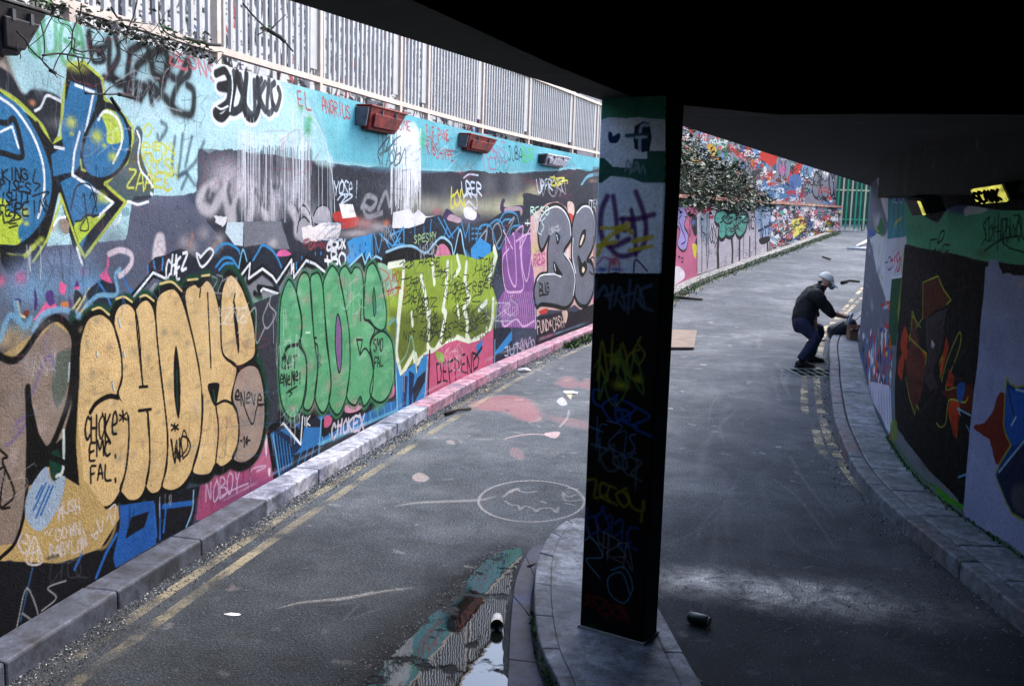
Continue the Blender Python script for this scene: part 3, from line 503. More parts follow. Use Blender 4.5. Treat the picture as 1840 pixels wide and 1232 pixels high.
# ---- cream throw-up
CR, CK, CG = (222, 190, 132), (18, 18, 18), (18, 74, 52)
CPp = ["130,235 80,260 50,330 35,420 25,640 25,900 50,1080 100,1170 150,1205 200,1190 250,1100 280,920 280,730 240,660 225,640 250,540 240,400 205,290 165,245",
       "270,180 225,210 210,290 245,440 250,560 230,640 270,700 285,850 270,1020 240,1110 260,1150 290,1175 340,1160 375,1080 390,950 380,730 355,600 335,330 315,220",
       "360,165 325,200 320,260 355,600 375,730 390,950 370,1090 385,1130 410,1140 450,1100 480,900 465,700 430,400 415,240 390,175",
       "565,150 610,85 640,100 680,65 720,130 745,260 755,430 820,490 825,540 800,660 835,760 830,900 800,970 750,1005 720,990 690,1040 625,1045 605,1010 645,850 655,650 620,420",
       "490,108 430,150 420,260 440,500 475,800 475,1000 450,1100 500,1125 560,1090 610,1000 645,850 650,600 620,420 570,220 530,125",
       "900,490 850,510 820,560 805,660 835,760 835,880 805,960 860,985 930,930 965,800 965,640 940,520",
       "790,40 755,110 745,250 755,430 800,480 830,500 880,480 920,430 910,280 860,120 820,55"]
sh = lambda P, dx, dy: [(x + dx, y + dy) for x, y in P]
for s in CPp: c.line(sh(N(s), -1, -2), 27, CG, 1, closed=True)
for s in CPp: c.line(sh(N(s), -3, 3), 20, CK, 1, closed=True)
c.line(N("0,240 -10,600 -20,900 30,1120"), 16, (20, 60, 46), .9); c.line(N("20,300 -5,600 -5,900 60,1150"), 22, CK)
for s in ("100,215 140,205 185,240", "220,160 260,150 300,175", "340,150 370,142 410,170", "440,85 500,75 550,120", "580,65 630,60", "650,45 690,40"): c.line(N(s), 3.4, (226, 200, 130))
for i, s in enumerate(CPp): c.poly(N(s), CR if i != 5 else (168, 148, 134))
for k in range(260):
    r_ = np.random.RandomState(500 + k); x, y = r_.uniform(40, 900), r_.uniform(120, 1150)
    lo = 1190 - .25 * x; hi = 260 - .22 * x
    if not (hi + 30 < y < lo - 60) or (x > 790 and y > 470): continue
    c.mist(*N("%f,%f" % (x, y))[0], r_.uniform(3, 12), r_.uniform(4, 15), [(202, 174, 118), (226, 188, 124), (156, 146, 118), (236, 210, 160), (186, 146, 88), (120, 124, 114)][k % 6], .5)
for s in ("230,260 240,300", "255,430 260,450", "200,580 207,620", "120,430 125,450"): c.line(N(s), 5, (110, 130, 130), .8); c.line(sh(N(s), 1.5, 0), 2, (224, 232, 236), .9)
for i, s in enumerate(CPp): c.line(N(s), 3.6 if i != 1 else 3.4, CK, closed=True)
# the joins the letters leave open (fill over the inner lines)
c.poly(N("236,650 258,545 340,560 345,600 372,605 372,715 335,715 375,735 375,760 290,760 262,700"), CR, sm=False)
c.poly(N("352,612 440,600 455,700 392,715 352,715"), CR, sm=False); c.line(N("338,603 377,600"), 4.5, CK, sm=False); c.line(N("334,722 395,714"), 4.8, CK, sm=False)
c.poly(N("633,430 640,480 700,505 750,440 800,500 818,560 790,660 740,680 722,700 735,620 700,585 680,610 655,640"), CR, sm=False); c.line(N("680,130 697,505"), 3.6, CK); c.line(N("645,110 640,150"), 3.4, CK)
c.poly(N("522,395 510,480 512,640 530,758 543,700 540,520"), CK); c.line(N("525,520 528,700"), 4, (20, 70, 56)); c.poly(N("815,170 812,260 832,425 840,400 832,280"), CK); c.line(N("818,135 810,180"), 3.4, CK)
c.poly(N("680,600 700,582 738,585 735,630 722,695 705,680"), CK); c.line(N("710,620 716,670"), 4, (20, 76, 60)); c.line(N("722,700 735,820 720,990"), 4, CK); c.line(N("725,690 770,672 820,705 835,780"), 4.2, CK)
c.line(N("90,730 120,685 180,650 230,655"), 8, CK); c.poly(N("100,720 170,665 240,670 262,760 200,820 80,860"), CR, op=.0); c.mist(*N("785,770")[0], 9, 16, (190, 160, 128), .7)
c.tag("CHOKe", N("62,760")[0], (58, -12), (0, 44), 3.6, CK, 1, .05, sm=True); c.tag("*", N("235,725")[0], (13, -2), (0, 26), 3.4, CK)
c.tag("EMC.", N("85,880")[0], (52, -6), (0, 30), 3.7, CK, 1, .04); c.tag("FAL.", N("92,1000")[0], (48, -8), (0, 30), 3.9, CK, 1, .04)
c.tag("*", N("492,780")[0], (16, -1), (0, 18), 3, CK); c.tag("WD", N("495,870")[0], (31, -10), (4, 36), 3.2, CK); c.line(N("500,870 510,950 525,870 530,960 560,820 580,900 540,960"), 2.8, CK)
c.tag("eNeVe", N("820,620")[0], (47, 6), (0, 22), 3, CK, 1, .08); c.line(N("860,690 905,790 930,700 965,690"), 3, CK); c.tag("-14-", N("845,850")[0], (18, 1), (0, 14), 3, CK)
# ---- tan and grey piece at the very left, and the blue window shapes below
c.poly(ph("-200,620 0,640 60,600 100,570 130,600 140,680 140,760 150,860 190,915 212,908 215,945 180,985 110,1010 40,1020 20,1005 -200,1060"), (192, 164, 104), sm=False)
c.poly(ph("-200,1000 20,1008 110,1012 180,985 215,930 215,1100 -200,1300"), (26, 27, 34), sm=False, soft=1)
c.poly(ph("-200,560 0,640 30,650 60,620 95,580 125,600 132,640 133,720 112,820 92,812 60,830 48,900 30,975 -200,1010"), (146, 130, 118), sm=False)
for k in range(70):
    r_ = np.random.RandomState(900 + k); x, y = r_.uniform(-60, 125), r_.uniform(600, 980)
    if x > 50 and y > 820: continue
    c.mist(x, y, r_.uniform(6, 18), r_.uniform(12, 34), [(168, 150, 150), (130, 112, 96), (124, 110, 150), (150, 134, 118), (110, 100, 90), (186, 176, 178)][k % 6], .4)
for s in ("100,660 85,640 60,700 50,720", "30,760 60,740 25,790 10,800"): c.line(ph(s), 5, (112, 92, 160), .6, soft=.5)
c.poly(Cc("300,730 340,690 385,690 375,850 310,1000 280,900"), (80, 100, 90), soft=2, op=.8); c.line(Cc("375,760 370,850"), 4, (190, 206, 210), .9)
c.line(Cc("-60,690 60,745 130,700 220,570 300,515 360,550 395,620 395,720 375,940 300,1160 250,1225 200,1180 160,1000 150,890"), 12, CK); c.line(Cc("400,560 412,800 400,1000 390,1232"), 16, CK)
c.poly(Ff("120,0 160,180 200,250 260,200 300,60 330,400 200,320 190,330 150,390 115,400"), CK, sm=False); c.line(Ff("0,700 60,640 95,540 110,420 115,200 110,0"), 7, CK); c.line(Ff("0,250 30,280 10,300 60,430 10,490"), 4, CK); c.line(Ff("0,330 20,330 0,480 40,490"), 4, CK)
c.poly(Ff("210,270 240,250 260,310 240,380 215,370 205,320"), (14, 66, 50)); c.line(Ff("265,170 262,330 235,360"), 6, (210, 220, 222), .9); c.line(Ff("130,250 260,300 300,330"), 9, CK)
c.poly(Ff("190,320 215,380 270,360 250,470 190,570 150,585 110,540 105,470 130,400"), (160, 182, 206), soft=1)
for s in ("205,400 150,530", "190,390 140,500", "220,400 170,520", "175,400 150,450"): c.line(Ff(s), 4, (40, 110, 180))
MB_ = (206, 196, 190)
c.tag("MUSH", Ff("240,480")[0], (38, -12), (2, 22), 2.9, MB_, .95, .08); c.tag("DOWN", Ff("232,578")[0], (42, -12), (2, 19), 2.9, MB_, .95, .08); c.tag("BABYLON", Ff("205,655")[0], (66, -20), (2, 20), 2.9, MB_, .95, .07); c.line(Ff("345,580 360,640"), 3, MB_)
for s in ("195,590 185,600", "215,580 205,600", "385,610 405,590 400,620 380,600", "90,600 75,640 100,680 125,640 110,600", "90,630 110,640", "140,610 110,715 175,715 145,610", "120,680 165,670", "140,640 130,715", "155,640 160,715", "400,540 420,590 430,530", "445,540 455,510 470,560 480,480 450,500"): c.line(Ff(s), 3.4, MB_, .95)
c.line(Ff("200,700 240,690"), 6, CK, .7, soft=.5)
c.poly(Ff("500,480 640,460 650,640 480,740 470,700 500,560"), (24, 92, 172), sm=False); c.poly(Ff("545,530 620,505 600,570 520,620"), (22, 25, 34), sm=False); c.poly(Ff("640,440 830,400 800,560 650,640"), (26, 28, 36), sm=False)
for s, w_ in (("680,485 800,470", 8), ("640,480 650,610", 5), ("665,475 665,620", 4), ("690,490 680,590", 5), ("400,780 440,680 485,600", 6), ("310,745 340,680", 6)): c.line(Ff(s), w_, (30, 104, 186), sm=False)
c.line(Ff("805,420 800,500 775,570"), 4, (130, 180, 214)); c.line(Ff("135,740 110,850 85,960"), 3.6, (50, 96, 140), .9); c.line(Ff("450,500 480,560 440,650 380,660 300,700"), 5, (196, 168, 110), .5, soft=.8)
# ---- magenta throw-up and the grey BE
PU = (140, 86, 156)
c.poly(E("620,760 650,700 700,660 740,690 790,690 800,800 800,950 805,1200 620,1195 600,1050 640,980"), PU, sm=False)
for k in range(16): c.line(E("%d,%d %d,%d %d,%d" % (632 + 11 * k, 1190 - 3 * (k % 2), 626 + 11 * k, 1090, 640 + 11 * k, 1000)), 1.9, (214, 160, 208), .95)
for s in ("660,760 625,820 640,980 690,1000 740,980 730,860 720,700", "640,700 660,900 700,960 690,700 680,680", "740,680 730,820 760,940 790,760 800,690 760,680 700,720", "700,660 740,640 720,760 780,640", "620,1160 640,1190 700,1150 740,1190 800,1160", "650,700 630,660 680,760"): c.line(E(s), 3.2, (226, 178, 220))
c.line(E("780,690 800,900 808,1200"), 3.4, (232, 196, 226))
c.poly(Sf("60,180 120,130 200,70 280,55 350,100 395,190 460,80 520,70 600,110 600,230 580,900 560,960 470,940 420,900 350,950 200,940 110,1000 100,700 70,560 60,300"), (226, 182, 172), sm=False)
c.poly(Sf("365,60 410,70 420,150 400,200 370,150"), (232, 200, 186)); c.poly(Sf("375,150 400,160 440,200 400,240 370,180"), (206, 60, 50)); c.poly(Sf("135,950 200,930 190,970 140,975"), (206, 60, 44))
c.scrib(Sf("80,450")[0], (20, -2), (0, 30), 2.6, (200, 100, 160), 4, .9, 91); c.mist(*Sf("100,450")[0], 10, 16, (200, 210, 80), .6); c.tag("RES", Sf("85,490")[0], (20, -2), (0, 20), 2.4, (196, 90, 150))
c.poly(Sf("120,1000 350,950 420,960 470,940 560,900 600,880 600,1232 100,1232"), (36, 30, 44), sm=False); c.poly(Sf("550,860 580,790 578,890"), (226, 150, 170), sm=False); c.poly(Sf("320,950 365,960 350,1050 330,1020"), (230, 200, 180))
SG = (118, 120, 132)
BEs = ["140,200 190,120 270,90 340,130 385,230 395,350 330,470 400,580 430,700 410,850 350,920 250,900 150,890 110,910 90,800 110,700 150,660 200,640 200,470 215,330 155,450 125,350",
       "400,400 405,250 440,130 500,90 560,110 595,200 590,340 560,450 520,540 560,560 582,680 570,800 520,900 460,890 425,820 430,700 400,560"]
for s in BEs: c.line(Sf(s), 10, BLK, closed=True)
for s in BEs: c.poly(Sf(s), SG)
for s in BEs: c.line(Sf(s), 3.5, BLK, closed=True)
for s in ("135,200 190,130 270,98 335,135 378,220 390,330", "335,480 395,570 425,690 410,820", "115,700 150,660 250,650 310,670", "440,150 490,98 550,110 580,200 578,330", "410,360 405,500 430,640"): c.line(Sf(s), 2.6, (240, 240, 244))
c.poly(Sf("265,310 305,340 290,400 275,400"), BLK); c.line(Sf("275,330 285,370"), 2.4, WH); c.poly(Sf("245,560 260,550 290,600 325,660 270,650 250,620"), BLK); c.line(Sf("255,570 265,620"), 2.4, WH)
c.poly(Sf("490,290 515,290 505,380 465,440 455,400 470,330"), BLK); c.poly(Sf("488,330 500,340 475,410 465,400"), (236, 214, 190)); c.poly(Sf("450,500 480,560 510,540 525,600 490,670 460,640"), BLK); c.poly(Sf("490,590 505,610 492,640 482,620"), (236, 214, 180)); c.poly(Sf("350,470 372,440 375,520 340,490"), (236, 220, 210)); c.line(Sf("440,580 450,500 480,560"), 2.6, BLK)
c.tag("BUG", Sf("130,730")[0], (17, -3), (1, 20), 2.4, BLK, 1, .04); c.line(Sf("135,825 205,815"), 2.4, BLK)
c.tag("RESO", Sf("60,110")[0], (32, -4), (1, 14), 2.3, (190, 226, 206)); c.tag("+", Sf("10,190")[0], (12, 0), (0, 16), 2.2, WH); c.scrib(Sf("80,180")[0], (18, 2), (0, 26), 2.2, (200, 220, 226), 4, .9, 93); c.tag("ITEM", Sf("530,45")[0], (18, 0), (0, 12), 2, WH)
c.tag("FUND*CASH", Sf("110,1040")[0], (48, -10), (2, 20), 2.3, (226, 196, 190), .95, .06); c.tag("S", Sf("545,500")[0], (9, 0), (0, 30), 2.4, BLK)
c.poly(ph("1065,300 1110,300 1110,620 1066,600"), (70, 72, 84), sm=False, op=.6)
for k in range(14): c.scrib((1080 + 14 * (k % 5), 330 + 80 * (k // 5)), (16, 3), (2, 60), 3, [(90, 130, 150), (160, 120, 140), (120, 130, 110)][k % 3], 3, .8, 300 + k)
# faint older tags and overspray showing through
for k in range(120):
    r_ = np.random.RandomState(k + 7000); x = r_.uniform(-20, 1040); yt = np.interp(x, [0, 1067], [-10, 284]); yb = np.interp(x, [0, 400, 1060], [1130, 900, 580]); y = yt + (yb - yt) * r_.uniform(.05, .95); h_ = (yb - yt) * r_.uniform(.03, .09)
    c.scrib((x, y), (h_ * r_.uniform(.8, 1.8), -h_ * .1), (0, h_), r_.uniform(1.2, 3.4), [(30, 32, 38), (230, 232, 236), (60, 110, 150), (150, 60, 90), (90, 96, 104)][k % 5], r_.randint(2, 6), r_.uniform(.12, .42), 7100 + k)
for k in range(90):
    r_ = np.random.RandomState(k + 7400); c.mist(r_.uniform(-20, 1050), r_.uniform(100, 900), r_.uniform(8, 40), r_.uniform(6, 30), [(30, 34, 42), (200, 204, 210), (120, 130, 150), (90, 80, 76)][k % 4], r_.uniform(.06, .2))
# paint splashed along the foot
for k in range(40):
    r_ = np.random.RandomState(k + 2000); t_ = r_.rand(); x = 400 + t_ * 650; y = np.interp(x, [400, 600, 770, 900, 1060], [900, 792, 702, 634, 578])
    c.mist(x, y, r_.uniform(6, 20), r_.uniform(2, 5), [(190, 190, 206), (200, 130, 160), (120, 170, 200)][k % 3], .35)
# small chips, bolt holes and dirt
for k in range(230):
    r_ = np.random.RandomState(k + 4000); x, y = r_.uniform(-40, 1060), r_.uniform(60, 1000); a_ = r_.uniform(.5, 1.6)
    c.line([(x, y), (x + r_.uniform(-1, 1) * 2, y + r_.uniform(-1, 1) * 3)], a_, [(30, 30, 34), (170, 170, 170), (70, 70, 74)][k % 3], .7, sm=False)
c.drips(0, 1060, 250, 30, 120, (40, 44, 50), 60, 1.2, .25, 17); c.drips(0, 900, 120, 30, 160, (210, 222, 226), 40, 1.2, .2, 18)
c.grime(.16, 1, 46)
for k, (x, y) in enumerate(((230, 912), (300, 890), (360, 860), (440, 835), (530, 745), (600, 740), (670, 725), (500, 560), (620, 500), (700, 520), (800, 470), (850, 460), (180, 300), (60, 445), (150, 470), (340, 210), (450, 215), (980, 560), (1010, 550), (720, 665), (760, 640))):
    c.drips(x - 14, x + 14, y, 10, 60, [(20, 24, 24), (222, 226, 230), (30, 60, 50)][k % 3], 5, 1.5, .6, 9500 + k)
g_ = c.rgb.mean(2, keepdims=True); c.rgb[:] = (c.rgb * .92 + g_ * .08) * .86
# ============================================================ FAR WALL PAINT (beyond the pillar)
FZ0, FZ1 = 0.2, 2.62
cfar = Canvas('far_wall_paint', LEFT.sY(Y_SPLIT), LEFT.L, FZ0, FZ1, 60, 110, (150, 145, 150), wall_sight(LEFT)); c = cfar; c.wk = 1.9
MC = [(196, 60, 56), (60, 120, 176), (226, 200, 80), (236, 236, 236), (90, 170, 150), (40, 44, 54), (214, 120, 160), (120, 130, 140), (220, 130, 60), (140, 180, 200)]
def mural(c, x0, y0, x1, y1, n, seed, cols, smin=4, smax=16, lines=True):
    """overlapping worn pieces: blobs, letters with outlines, fills and tags"""
    r = np.random.RandomState(seed)
    for k in range(n):
        x, y = r.uniform(x0, x1), r.uniform(y0, y1); a = r.uniform(smin, smax); b = a * r.uniform(.7, 1.8); col = cols[r.randint(len(cols))]
        an = np.sort(r.uniform(0, 2 * PI, 7)); P = [(x + a * math.cos(t) * r.uniform(.6, 1.2), y + b * math.sin(t) * r.uniform(.6, 1.2)) for t in an]
        c.poly(P, col, sm=bool(k % 2), op=.95)
        if lines and k % 2 == 0: c.line(P, r.uniform(.8, 1.7), [(22, 24, 28), (236, 236, 236), (30, 34, 60)][r.randint(3)], .9, closed=True, sm=bool(k % 2))
        if k % 3 == 0: c.scrib((x - a, y - b * .5), (a * 2.2, r.uniform(-3, 1)), (0, b), r.uniform(.8, 1.5), [(24, 24, 28), (240, 240, 240), (200, 50, 50), (30, 60, 120)][r.randint(4)], 4, .9, seed * 100 + k)
c.poly(J("-60,300 100,380 200,560 245,560 240,1120 -60,1240"), (60, 66, 74), sm=False)
c.scrib(J("90,410")[0], (32, 8), (0, 36), 1.7, (206, 214, 216), 6, .95, 501); c.scrib(J("90,500")[0], (24, 4), (0, 22), 1.7, (190, 206, 206), 4, .95, 502); c.mist(1236, 362, 16, 12, (110, 170, 160), .7)
c.poly(J("-60,600 60,620 190,620 230,700 235,800 200,900 215,1130 -60,1200"), (206, 120, 150)); c.line(J("190,640 232,720 230,840 210,1100"), 1.6, (150, 70, 40))
c.poly(J("60,640 110,620 140,680 120,760 150,830 140,920 110,950 70,900 90,800 60,740"), (176, 160, 210)); c.line(J("60,640 110,620 140,680 120,760 150,830 140,920 110,950 70,900 90,800 60,740"), 2, (24, 20, 34), closed=True); c.line(J("80,640 100,680 80,720 100,780 130,870 100,900"), 1.5, (24, 20, 34))
c.poly(J("180,680 215,700 225,780 205,840 180,790"), (26, 28, 40)); c.mist(1246, 400, 6, 8, (110, 150, 200), .9); c.scrib(J("145,650")[0], (10, 0), (0, 34), 1.8, (80, 20, 40), 2, .9, 503); c.tag("TO", J("75,990")[0], (9, 2), (0, 9), 1.4, (40, 20, 36)); c.poly(J("180,900 215,910 205,1000 190,980"), (226, 206, 80)); c.poly(J("-20,1130 60,1060 120,1100 110,1160 -20,1230"), (236, 226, 232))
WBk = (210, 200, 206)
c.poly(J("215,680 300,600 600,600 760,620 755,700 745,960 220,1120"), WBk, sm=False)
c.poly(J("250,560 760,600 770,640 620,640 400,620 320,640 250,680"), (40, 42, 48), sm=False); c.scrib(J("240,590")[0], (20, 2), (0, 22), 2.2, (196, 50, 80), 4, 1, 504); c.tag("SETI", J("320,590")[0], (20, 0), (0, 8), 1.2, (190, 196, 196)); c.scrib(J("410,590")[0], (50, 3), (0, 8), 1.1, (206, 206, 200), 9, .9, 505)
for x in np.arange(225, 750, 9.5):       # faint joints of the painted brick
    c.line(J("%f,700 %f,1080" % (x, x)), .25, (120, 112, 116), .15, sm=False)
for k in range(26):
    y = 700 + 16 * k; c.line([J("215,%f" % (y + 4))[0], J("755,%f" % (y - 8 - .17 * (y - 640)))[0]], .35, (96, 88, 96), .6, sm=False)
c.poly(J("232,700 260,670 300,680 310,760 300,900 270,860 240,840"), (120, 150, 160), op=.6, soft=1)
for s, w_ in (("245,700 252,900 250,1100", 2.2), ("290,680 286,900 290,1080", 2.2), ("305,700 300,1000 290,1075", 1.6), ("372,860 368,960 372,1060", 8), ("470,850 478,940 475,1030", 6.5), ("530,850 528,1015", 6), ("560,840 556,1000", 1.8), ("604,850 604,990", 4), ("625,640 650,720 645,850 648,980", 2.4), ("735,860 738,960", 6), ("757,700 752,960", 2)): c.line(J(s), w_, (28, 26, 30), .95, sm=False)
c.scrib(J("310,760")[0], (12, 2), (0, 32), 1.5, (40, 34, 40), 3, 1, 506); c.scrib(J("600,680")[0], (10, 0), (0, 28), 1.4, (50, 46, 52), 3, 1, 507); c.line(J("260,760 250,800 280,830"), 1.4, (40, 36, 42))
TL = (104, 178, 158)
tp = ["350,700 370,660 420,655 440,700 430,820 400,860 375,830 380,760 355,740", "440,690 480,665 510,700 500,790 470,840 430,830 425,760", "510,690 540,660 590,690 585,740 570,800 530,845 500,800"]
for s in tp: c.line(J(s), 5.5, (14, 20, 24), closed=True)
for s in tp: c.poly(J(s), TL)
for s in tp: c.line(J(s), 1.6, (18, 34, 36), closed=True)
c.scrib(J("380,690")[0], (46, -3), (0, 16), 1.6, (22, 50, 50), 6, 1, 508); c.scrib(J("430,770")[0], (24, -2), (0, 8), 1.2, (22, 60, 60), 4, 1, 509)
c.poly(J("650,640 750,620 755,860 690,860 655,740"), (150, 176, 206), op=.8, soft=2); c.scrib(J("670,740")[0], (19, -2), (0, 26), 2.4, (30, 50, 80), 3, 1, 510); c.poly(J("675,860 748,840 745,880 690,900"), (26, 28, 34))
mural(c, 1388, 372, 1540, 440, 330, 61, MC, 1.5, 6); c.poly(J("915,720 1010,700 1020,780 925,860"), (226, 214, 110), sm=False); c.scrib(J("925,730")[0], (22, -3), (0, 10), 1.5, (20, 30, 60), 5, 1, 511)
mural(c, 1386, 372, 1422, 452, 70, 62, [(196, 50, 46), (226, 220, 220), (120, 150, 180), (206, 150, 160)], 1.5, 5)
for k in range(60):
    r_ = np.random.RandomState(k + 70); x = r_.uniform(1390, 1540); c.mist(x, np.interp(x, [1390, 1540], [456, 410]) - r_.uniform(0, 8), 4, 5, (36, 42, 34), .7)
for k in range(70):
    r_ = np.random.RandomState(k + 8300); c.scrib((r_.uniform(1385, 1530), r_.uniform(372, 440)), (r_.uniform(6, 16), 0), (0, r_.uniform(4, 12)), r_.uniform(.6, 1.1), [(20, 22, 26), (236, 236, 236), (20, 22, 26), (190, 40, 36)][k % 4], 4, .85, 8400 + k)
for k in range(30):
    r_ = np.random.RandomState(k + 8600); x = r_.uniform(1258, 1385); c.scrib((x, r_.uniform(375, 470)), (r_.uniform(6, 12), 0), (0, r_.uniform(8, 22)), r_.uniform(.6, 1.0), [(30, 28, 34), (120, 116, 124), (60, 90, 120)][k % 3], 3, .6, 8700 + k)
c.grime(.22, 5, 24); c.rgb *= .82
# upper wall behind the planter
UPW = Curve2([(1.2, 20.5), (2.4, 25.5), (3.6, 28.5), (6.0, 32.5), (9.3, 38.0), (14.9, 47.0)])
cup = Canvas('upper_wall_paint', 0, UPW.L, 2.3, 6.2, 50, 60, (140, 140, 150), wall_sight(UPW)); c = cup; c.wk = 1.6
mural(c, 1215, 180, 1380, 360, 330, 63, [(50, 110, 170), (60, 130, 100), (226, 226, 226), (220, 170, 60), (190, 60, 50), (120, 150, 190), (44, 50, 60), (90, 110, 100)], 2.5, 9)
mural(c, 1360, 230, 1530, 372, 380, 64, [(200, 52, 44), (200, 52, 44), (120, 140, 170), (226, 226, 226), (80, 120, 160), (60, 64, 72), (150, 150, 160), (90, 150, 130)], 2, 7)
c.poly(J("690,200 770,330 830,210 890,300 870,210"), (196, 50, 40), sm=False); c.line(J("690,240 770,300 840,220 900,400 1010,260"), 9, (206, 56, 44), sm=False); c.line(J("1010,280 930,400 900,480"), 6, (206, 56, 44)); c.poly(J("810,260 850,240 900,300 890,400 830,410 800,340"), (140, 140, 156)); c.scrib(J("820,260")[0], (12, 4), (0, 32), 1.8, (30, 26, 40), 3, 1, 520); c.mist(1406, 305, 8, 12, (222, 110, 170), .9); c.scrib(J("900,330")[0], (12, 0), (0, 10), 1.6, (40, 20, 30), 3, 1, 521)
c.poly(J("1000,310 1060,330 1050,400 990,380"), (130, 160, 190)); c.poly(J("700,420 760,470 880,460 880,560 720,540"), (90, 130, 170)); c.poly(J("900,400 980,400 975,550 910,560"), (90, 120, 170))
for s in ("1100,370 1075,420 1070,520 1100,560 1120,500 1130,420", "1150,360 1130,420 1140,540 1170,560 1190,500 1180,400", "1200,370 1195,460 1210,550 1225,470", "1250,370 1225,450 1240,570 1280,560 1290,440"): c.poly(J(s), (130, 132, 142)); c.line(J(s), 2.4, (20, 22, 26), closed=True)
for k in range(90):
    r_ = np.random.RandomState(k + 8000); c.scrib((r_.uniform(1220, 1510), r_.uniform(230, 360)), (r_.uniform(8, 22), 1), (0, r_.uniform(5, 16)), r_.uniform(.8, 1.5), [(20, 22, 26), (236, 236, 236), (20, 22, 26), (190, 40, 36)][k % 4], 4, .85, 8100 + k)
c.grime(.2, 6, 24); c.rgb *= .82
# wall of the building behind the railing: white, scrawled over in black
BLD = Curve2([(-6.2, 1.0), (-5.7, 4.0), (-4.9, 8.0), (-3.6, 12.5), (-1.9, 17.5), (-.4, 21.0), (1.8, 25.9)])
cbd = Canvas('building_paint', 0, BLD.L, 3.0, 6.6, 50, 80, (206, 204, 202), wall_sight(BLD)); c = cbd
r_ = np.random.RandomState(5)
for k in range(900):
    u = r_.uniform(0, BLD.L); v = r_.uniform(3.0, 5.2); n_ = r_.randint(4, 9)
    q = np.stack([u + np.cumsum(r_.uniform(-.14, .2, n_)), v + r_.uniform(-.3, .3, n_)], 1); q = smooth(q, False, 4)
    q = (q - [c.u0, c.v0]) * [c.ru, c.rv]
    col = [(30, 32, 40), (30, 32, 40), (60, 64, 80), (120, 126, 140), (40, 60, 120), (150, 50, 40)][r_.choice(6, p=[.45, .25, .12, .06, .07, .05])]
    c._stroke(q, np.full(len(q), r_.uniform(.015, .06)), col, .85)
for k in range(26):
    u = r_.uniform(0, BLD.L); v = r_.uniform(3.0, 4.2); ww, hh = r_.uniform(.2, .6), r_.uniform(.1, .5)
    q = (np.array([[u, v], [u + ww, v + .05], [u + ww, v + hh], [u, v + hh]]) - [c.u0, c.v0]) * [c.ru, c.rv]; c._fill(q, [(40, 46, 60), (100, 36, 30), (50, 80, 140), (110, 110, 116), (30, 90, 70)][k % 5], .85)
for k in range(2600):
    u = r_.uniform(0, BLD.L); v = r_.uniform(3.0, 5.4); q = (np.array([[u, v], [u + r_.uniform(.03, .14), v + r_.uniform(-.01, .01)]]) - [c.u0, c.v0]) * [c.ru, c.rv]; c._stroke(q, np.full(2, r_.uniform(.01, .03)), (26, 28, 34), .9)
c.grime(.15, 7, 30)
# ============================================================ RIGHT WALL PAINT
sR0, sR1 = RIGHT.sY(2.6), RIGHT.sY(24)
crt = Canvas('right_wall_paint', sR0, sR1, 0, DECK_Z + .06, 130, 200, (120, 124, 140), wall_sight(RIGHT)); c = crt; c.wk = 1.3
c.poly(K("-10,40 210,60 190,1400 -60,1400"), (118, 124, 134), sm=False); c.poly(K("80,60 220,110 210,430 170,480 150,440 120,470 80,460"), (212, 216, 220), soft=2)
c.mist(1576, 395, 10, 20, (210, 214, 218), .6); c.scrib(K("165,130")[0], (11, 4), (0, 10), 1.6, (150, 80, 150), 3, .9, 601); c.poly(K("168,350 190,430 180,470 130,450 150,400"), (60, 130, 90)); c.line(K("110,320 130,420 150,450"), 2.5, (190, 200, 110), .8); c.poly(K("80,430 130,460 110,480 80,470"), (80, 110, 170), soft=1)
for k in range(40):
    r_ = np.random.RandomState(k + 600); c.mist(r_.uniform(1550, 1590), r_.uniform(430, 640), r_.uniform(1, 4), r_.uniform(3, 14), [(96, 102, 114), (140, 146, 156), (86, 110, 120), (200, 206, 212)][k % 4], .5)
c.poly(K("215,110 340,160 345,480 210,500"), (70, 150, 170), sm=False); c.poly(K("215,110 330,150 335,250 215,220"), (50, 70, 140), sm=False); c.scrib(K("240,170")[0], (22, 4), (0, 16), 2.4, (160, 190, 210), 4, .9, 602)
for k in range(14): c.line(K("%d,%d %d,%d" % (225 + 8 * k, 230 + (k * 37) % 60, 223 + 8 * k, 380 + (k * 53) % 90)), 2.2, [(40, 100, 130), (110, 190, 200), (200, 210, 90), (30, 60, 110)][k % 4], .9, sm=False)
c.line(K("310,350 260,400 250,490"), 4, (190, 200, 90), .9)
c.poly(K("205,500 345,480 330,760 235,760 225,900 200,960 190,700"), (206, 210, 226), sm=False); c.scrib(K("235,600")[0], (19, 0), (-2, 34), 2.8, (222, 60, 110), 5, 1, 603); c.scrib(K("195,620")[0], (12, -1), (0, 24), 2, (90, 60, 120), 3, .9, 604); c.line(K("240,770 330,755"), 2.5, WH)
mural(c, 1583, 540, 1600, 640, 20, 605, [(206, 96, 44), (90, 120, 190), (200, 60, 50), (220, 190, 110), (60, 80, 150)], 2, 6, False)
c.poly(K("240,775 310,765 300,1000 270,1232 215,1232 225,950"), (20, 90, 60), sm=False); c.poly(K("325,560 375,570 380,700 350,900 320,1080 290,1200 280,1000 310,760"), (140, 150, 50), sm=False)
for k in range(10): c.scrib(K("%d,%d" % (300 + (k % 3) * 16, 600 + 60 * k))[0], (12, -3), (0, 22), 2, [(190, 200, 80), (30, 40, 34), (220, 220, 120)][k % 3], 3, .9, 610 + k)
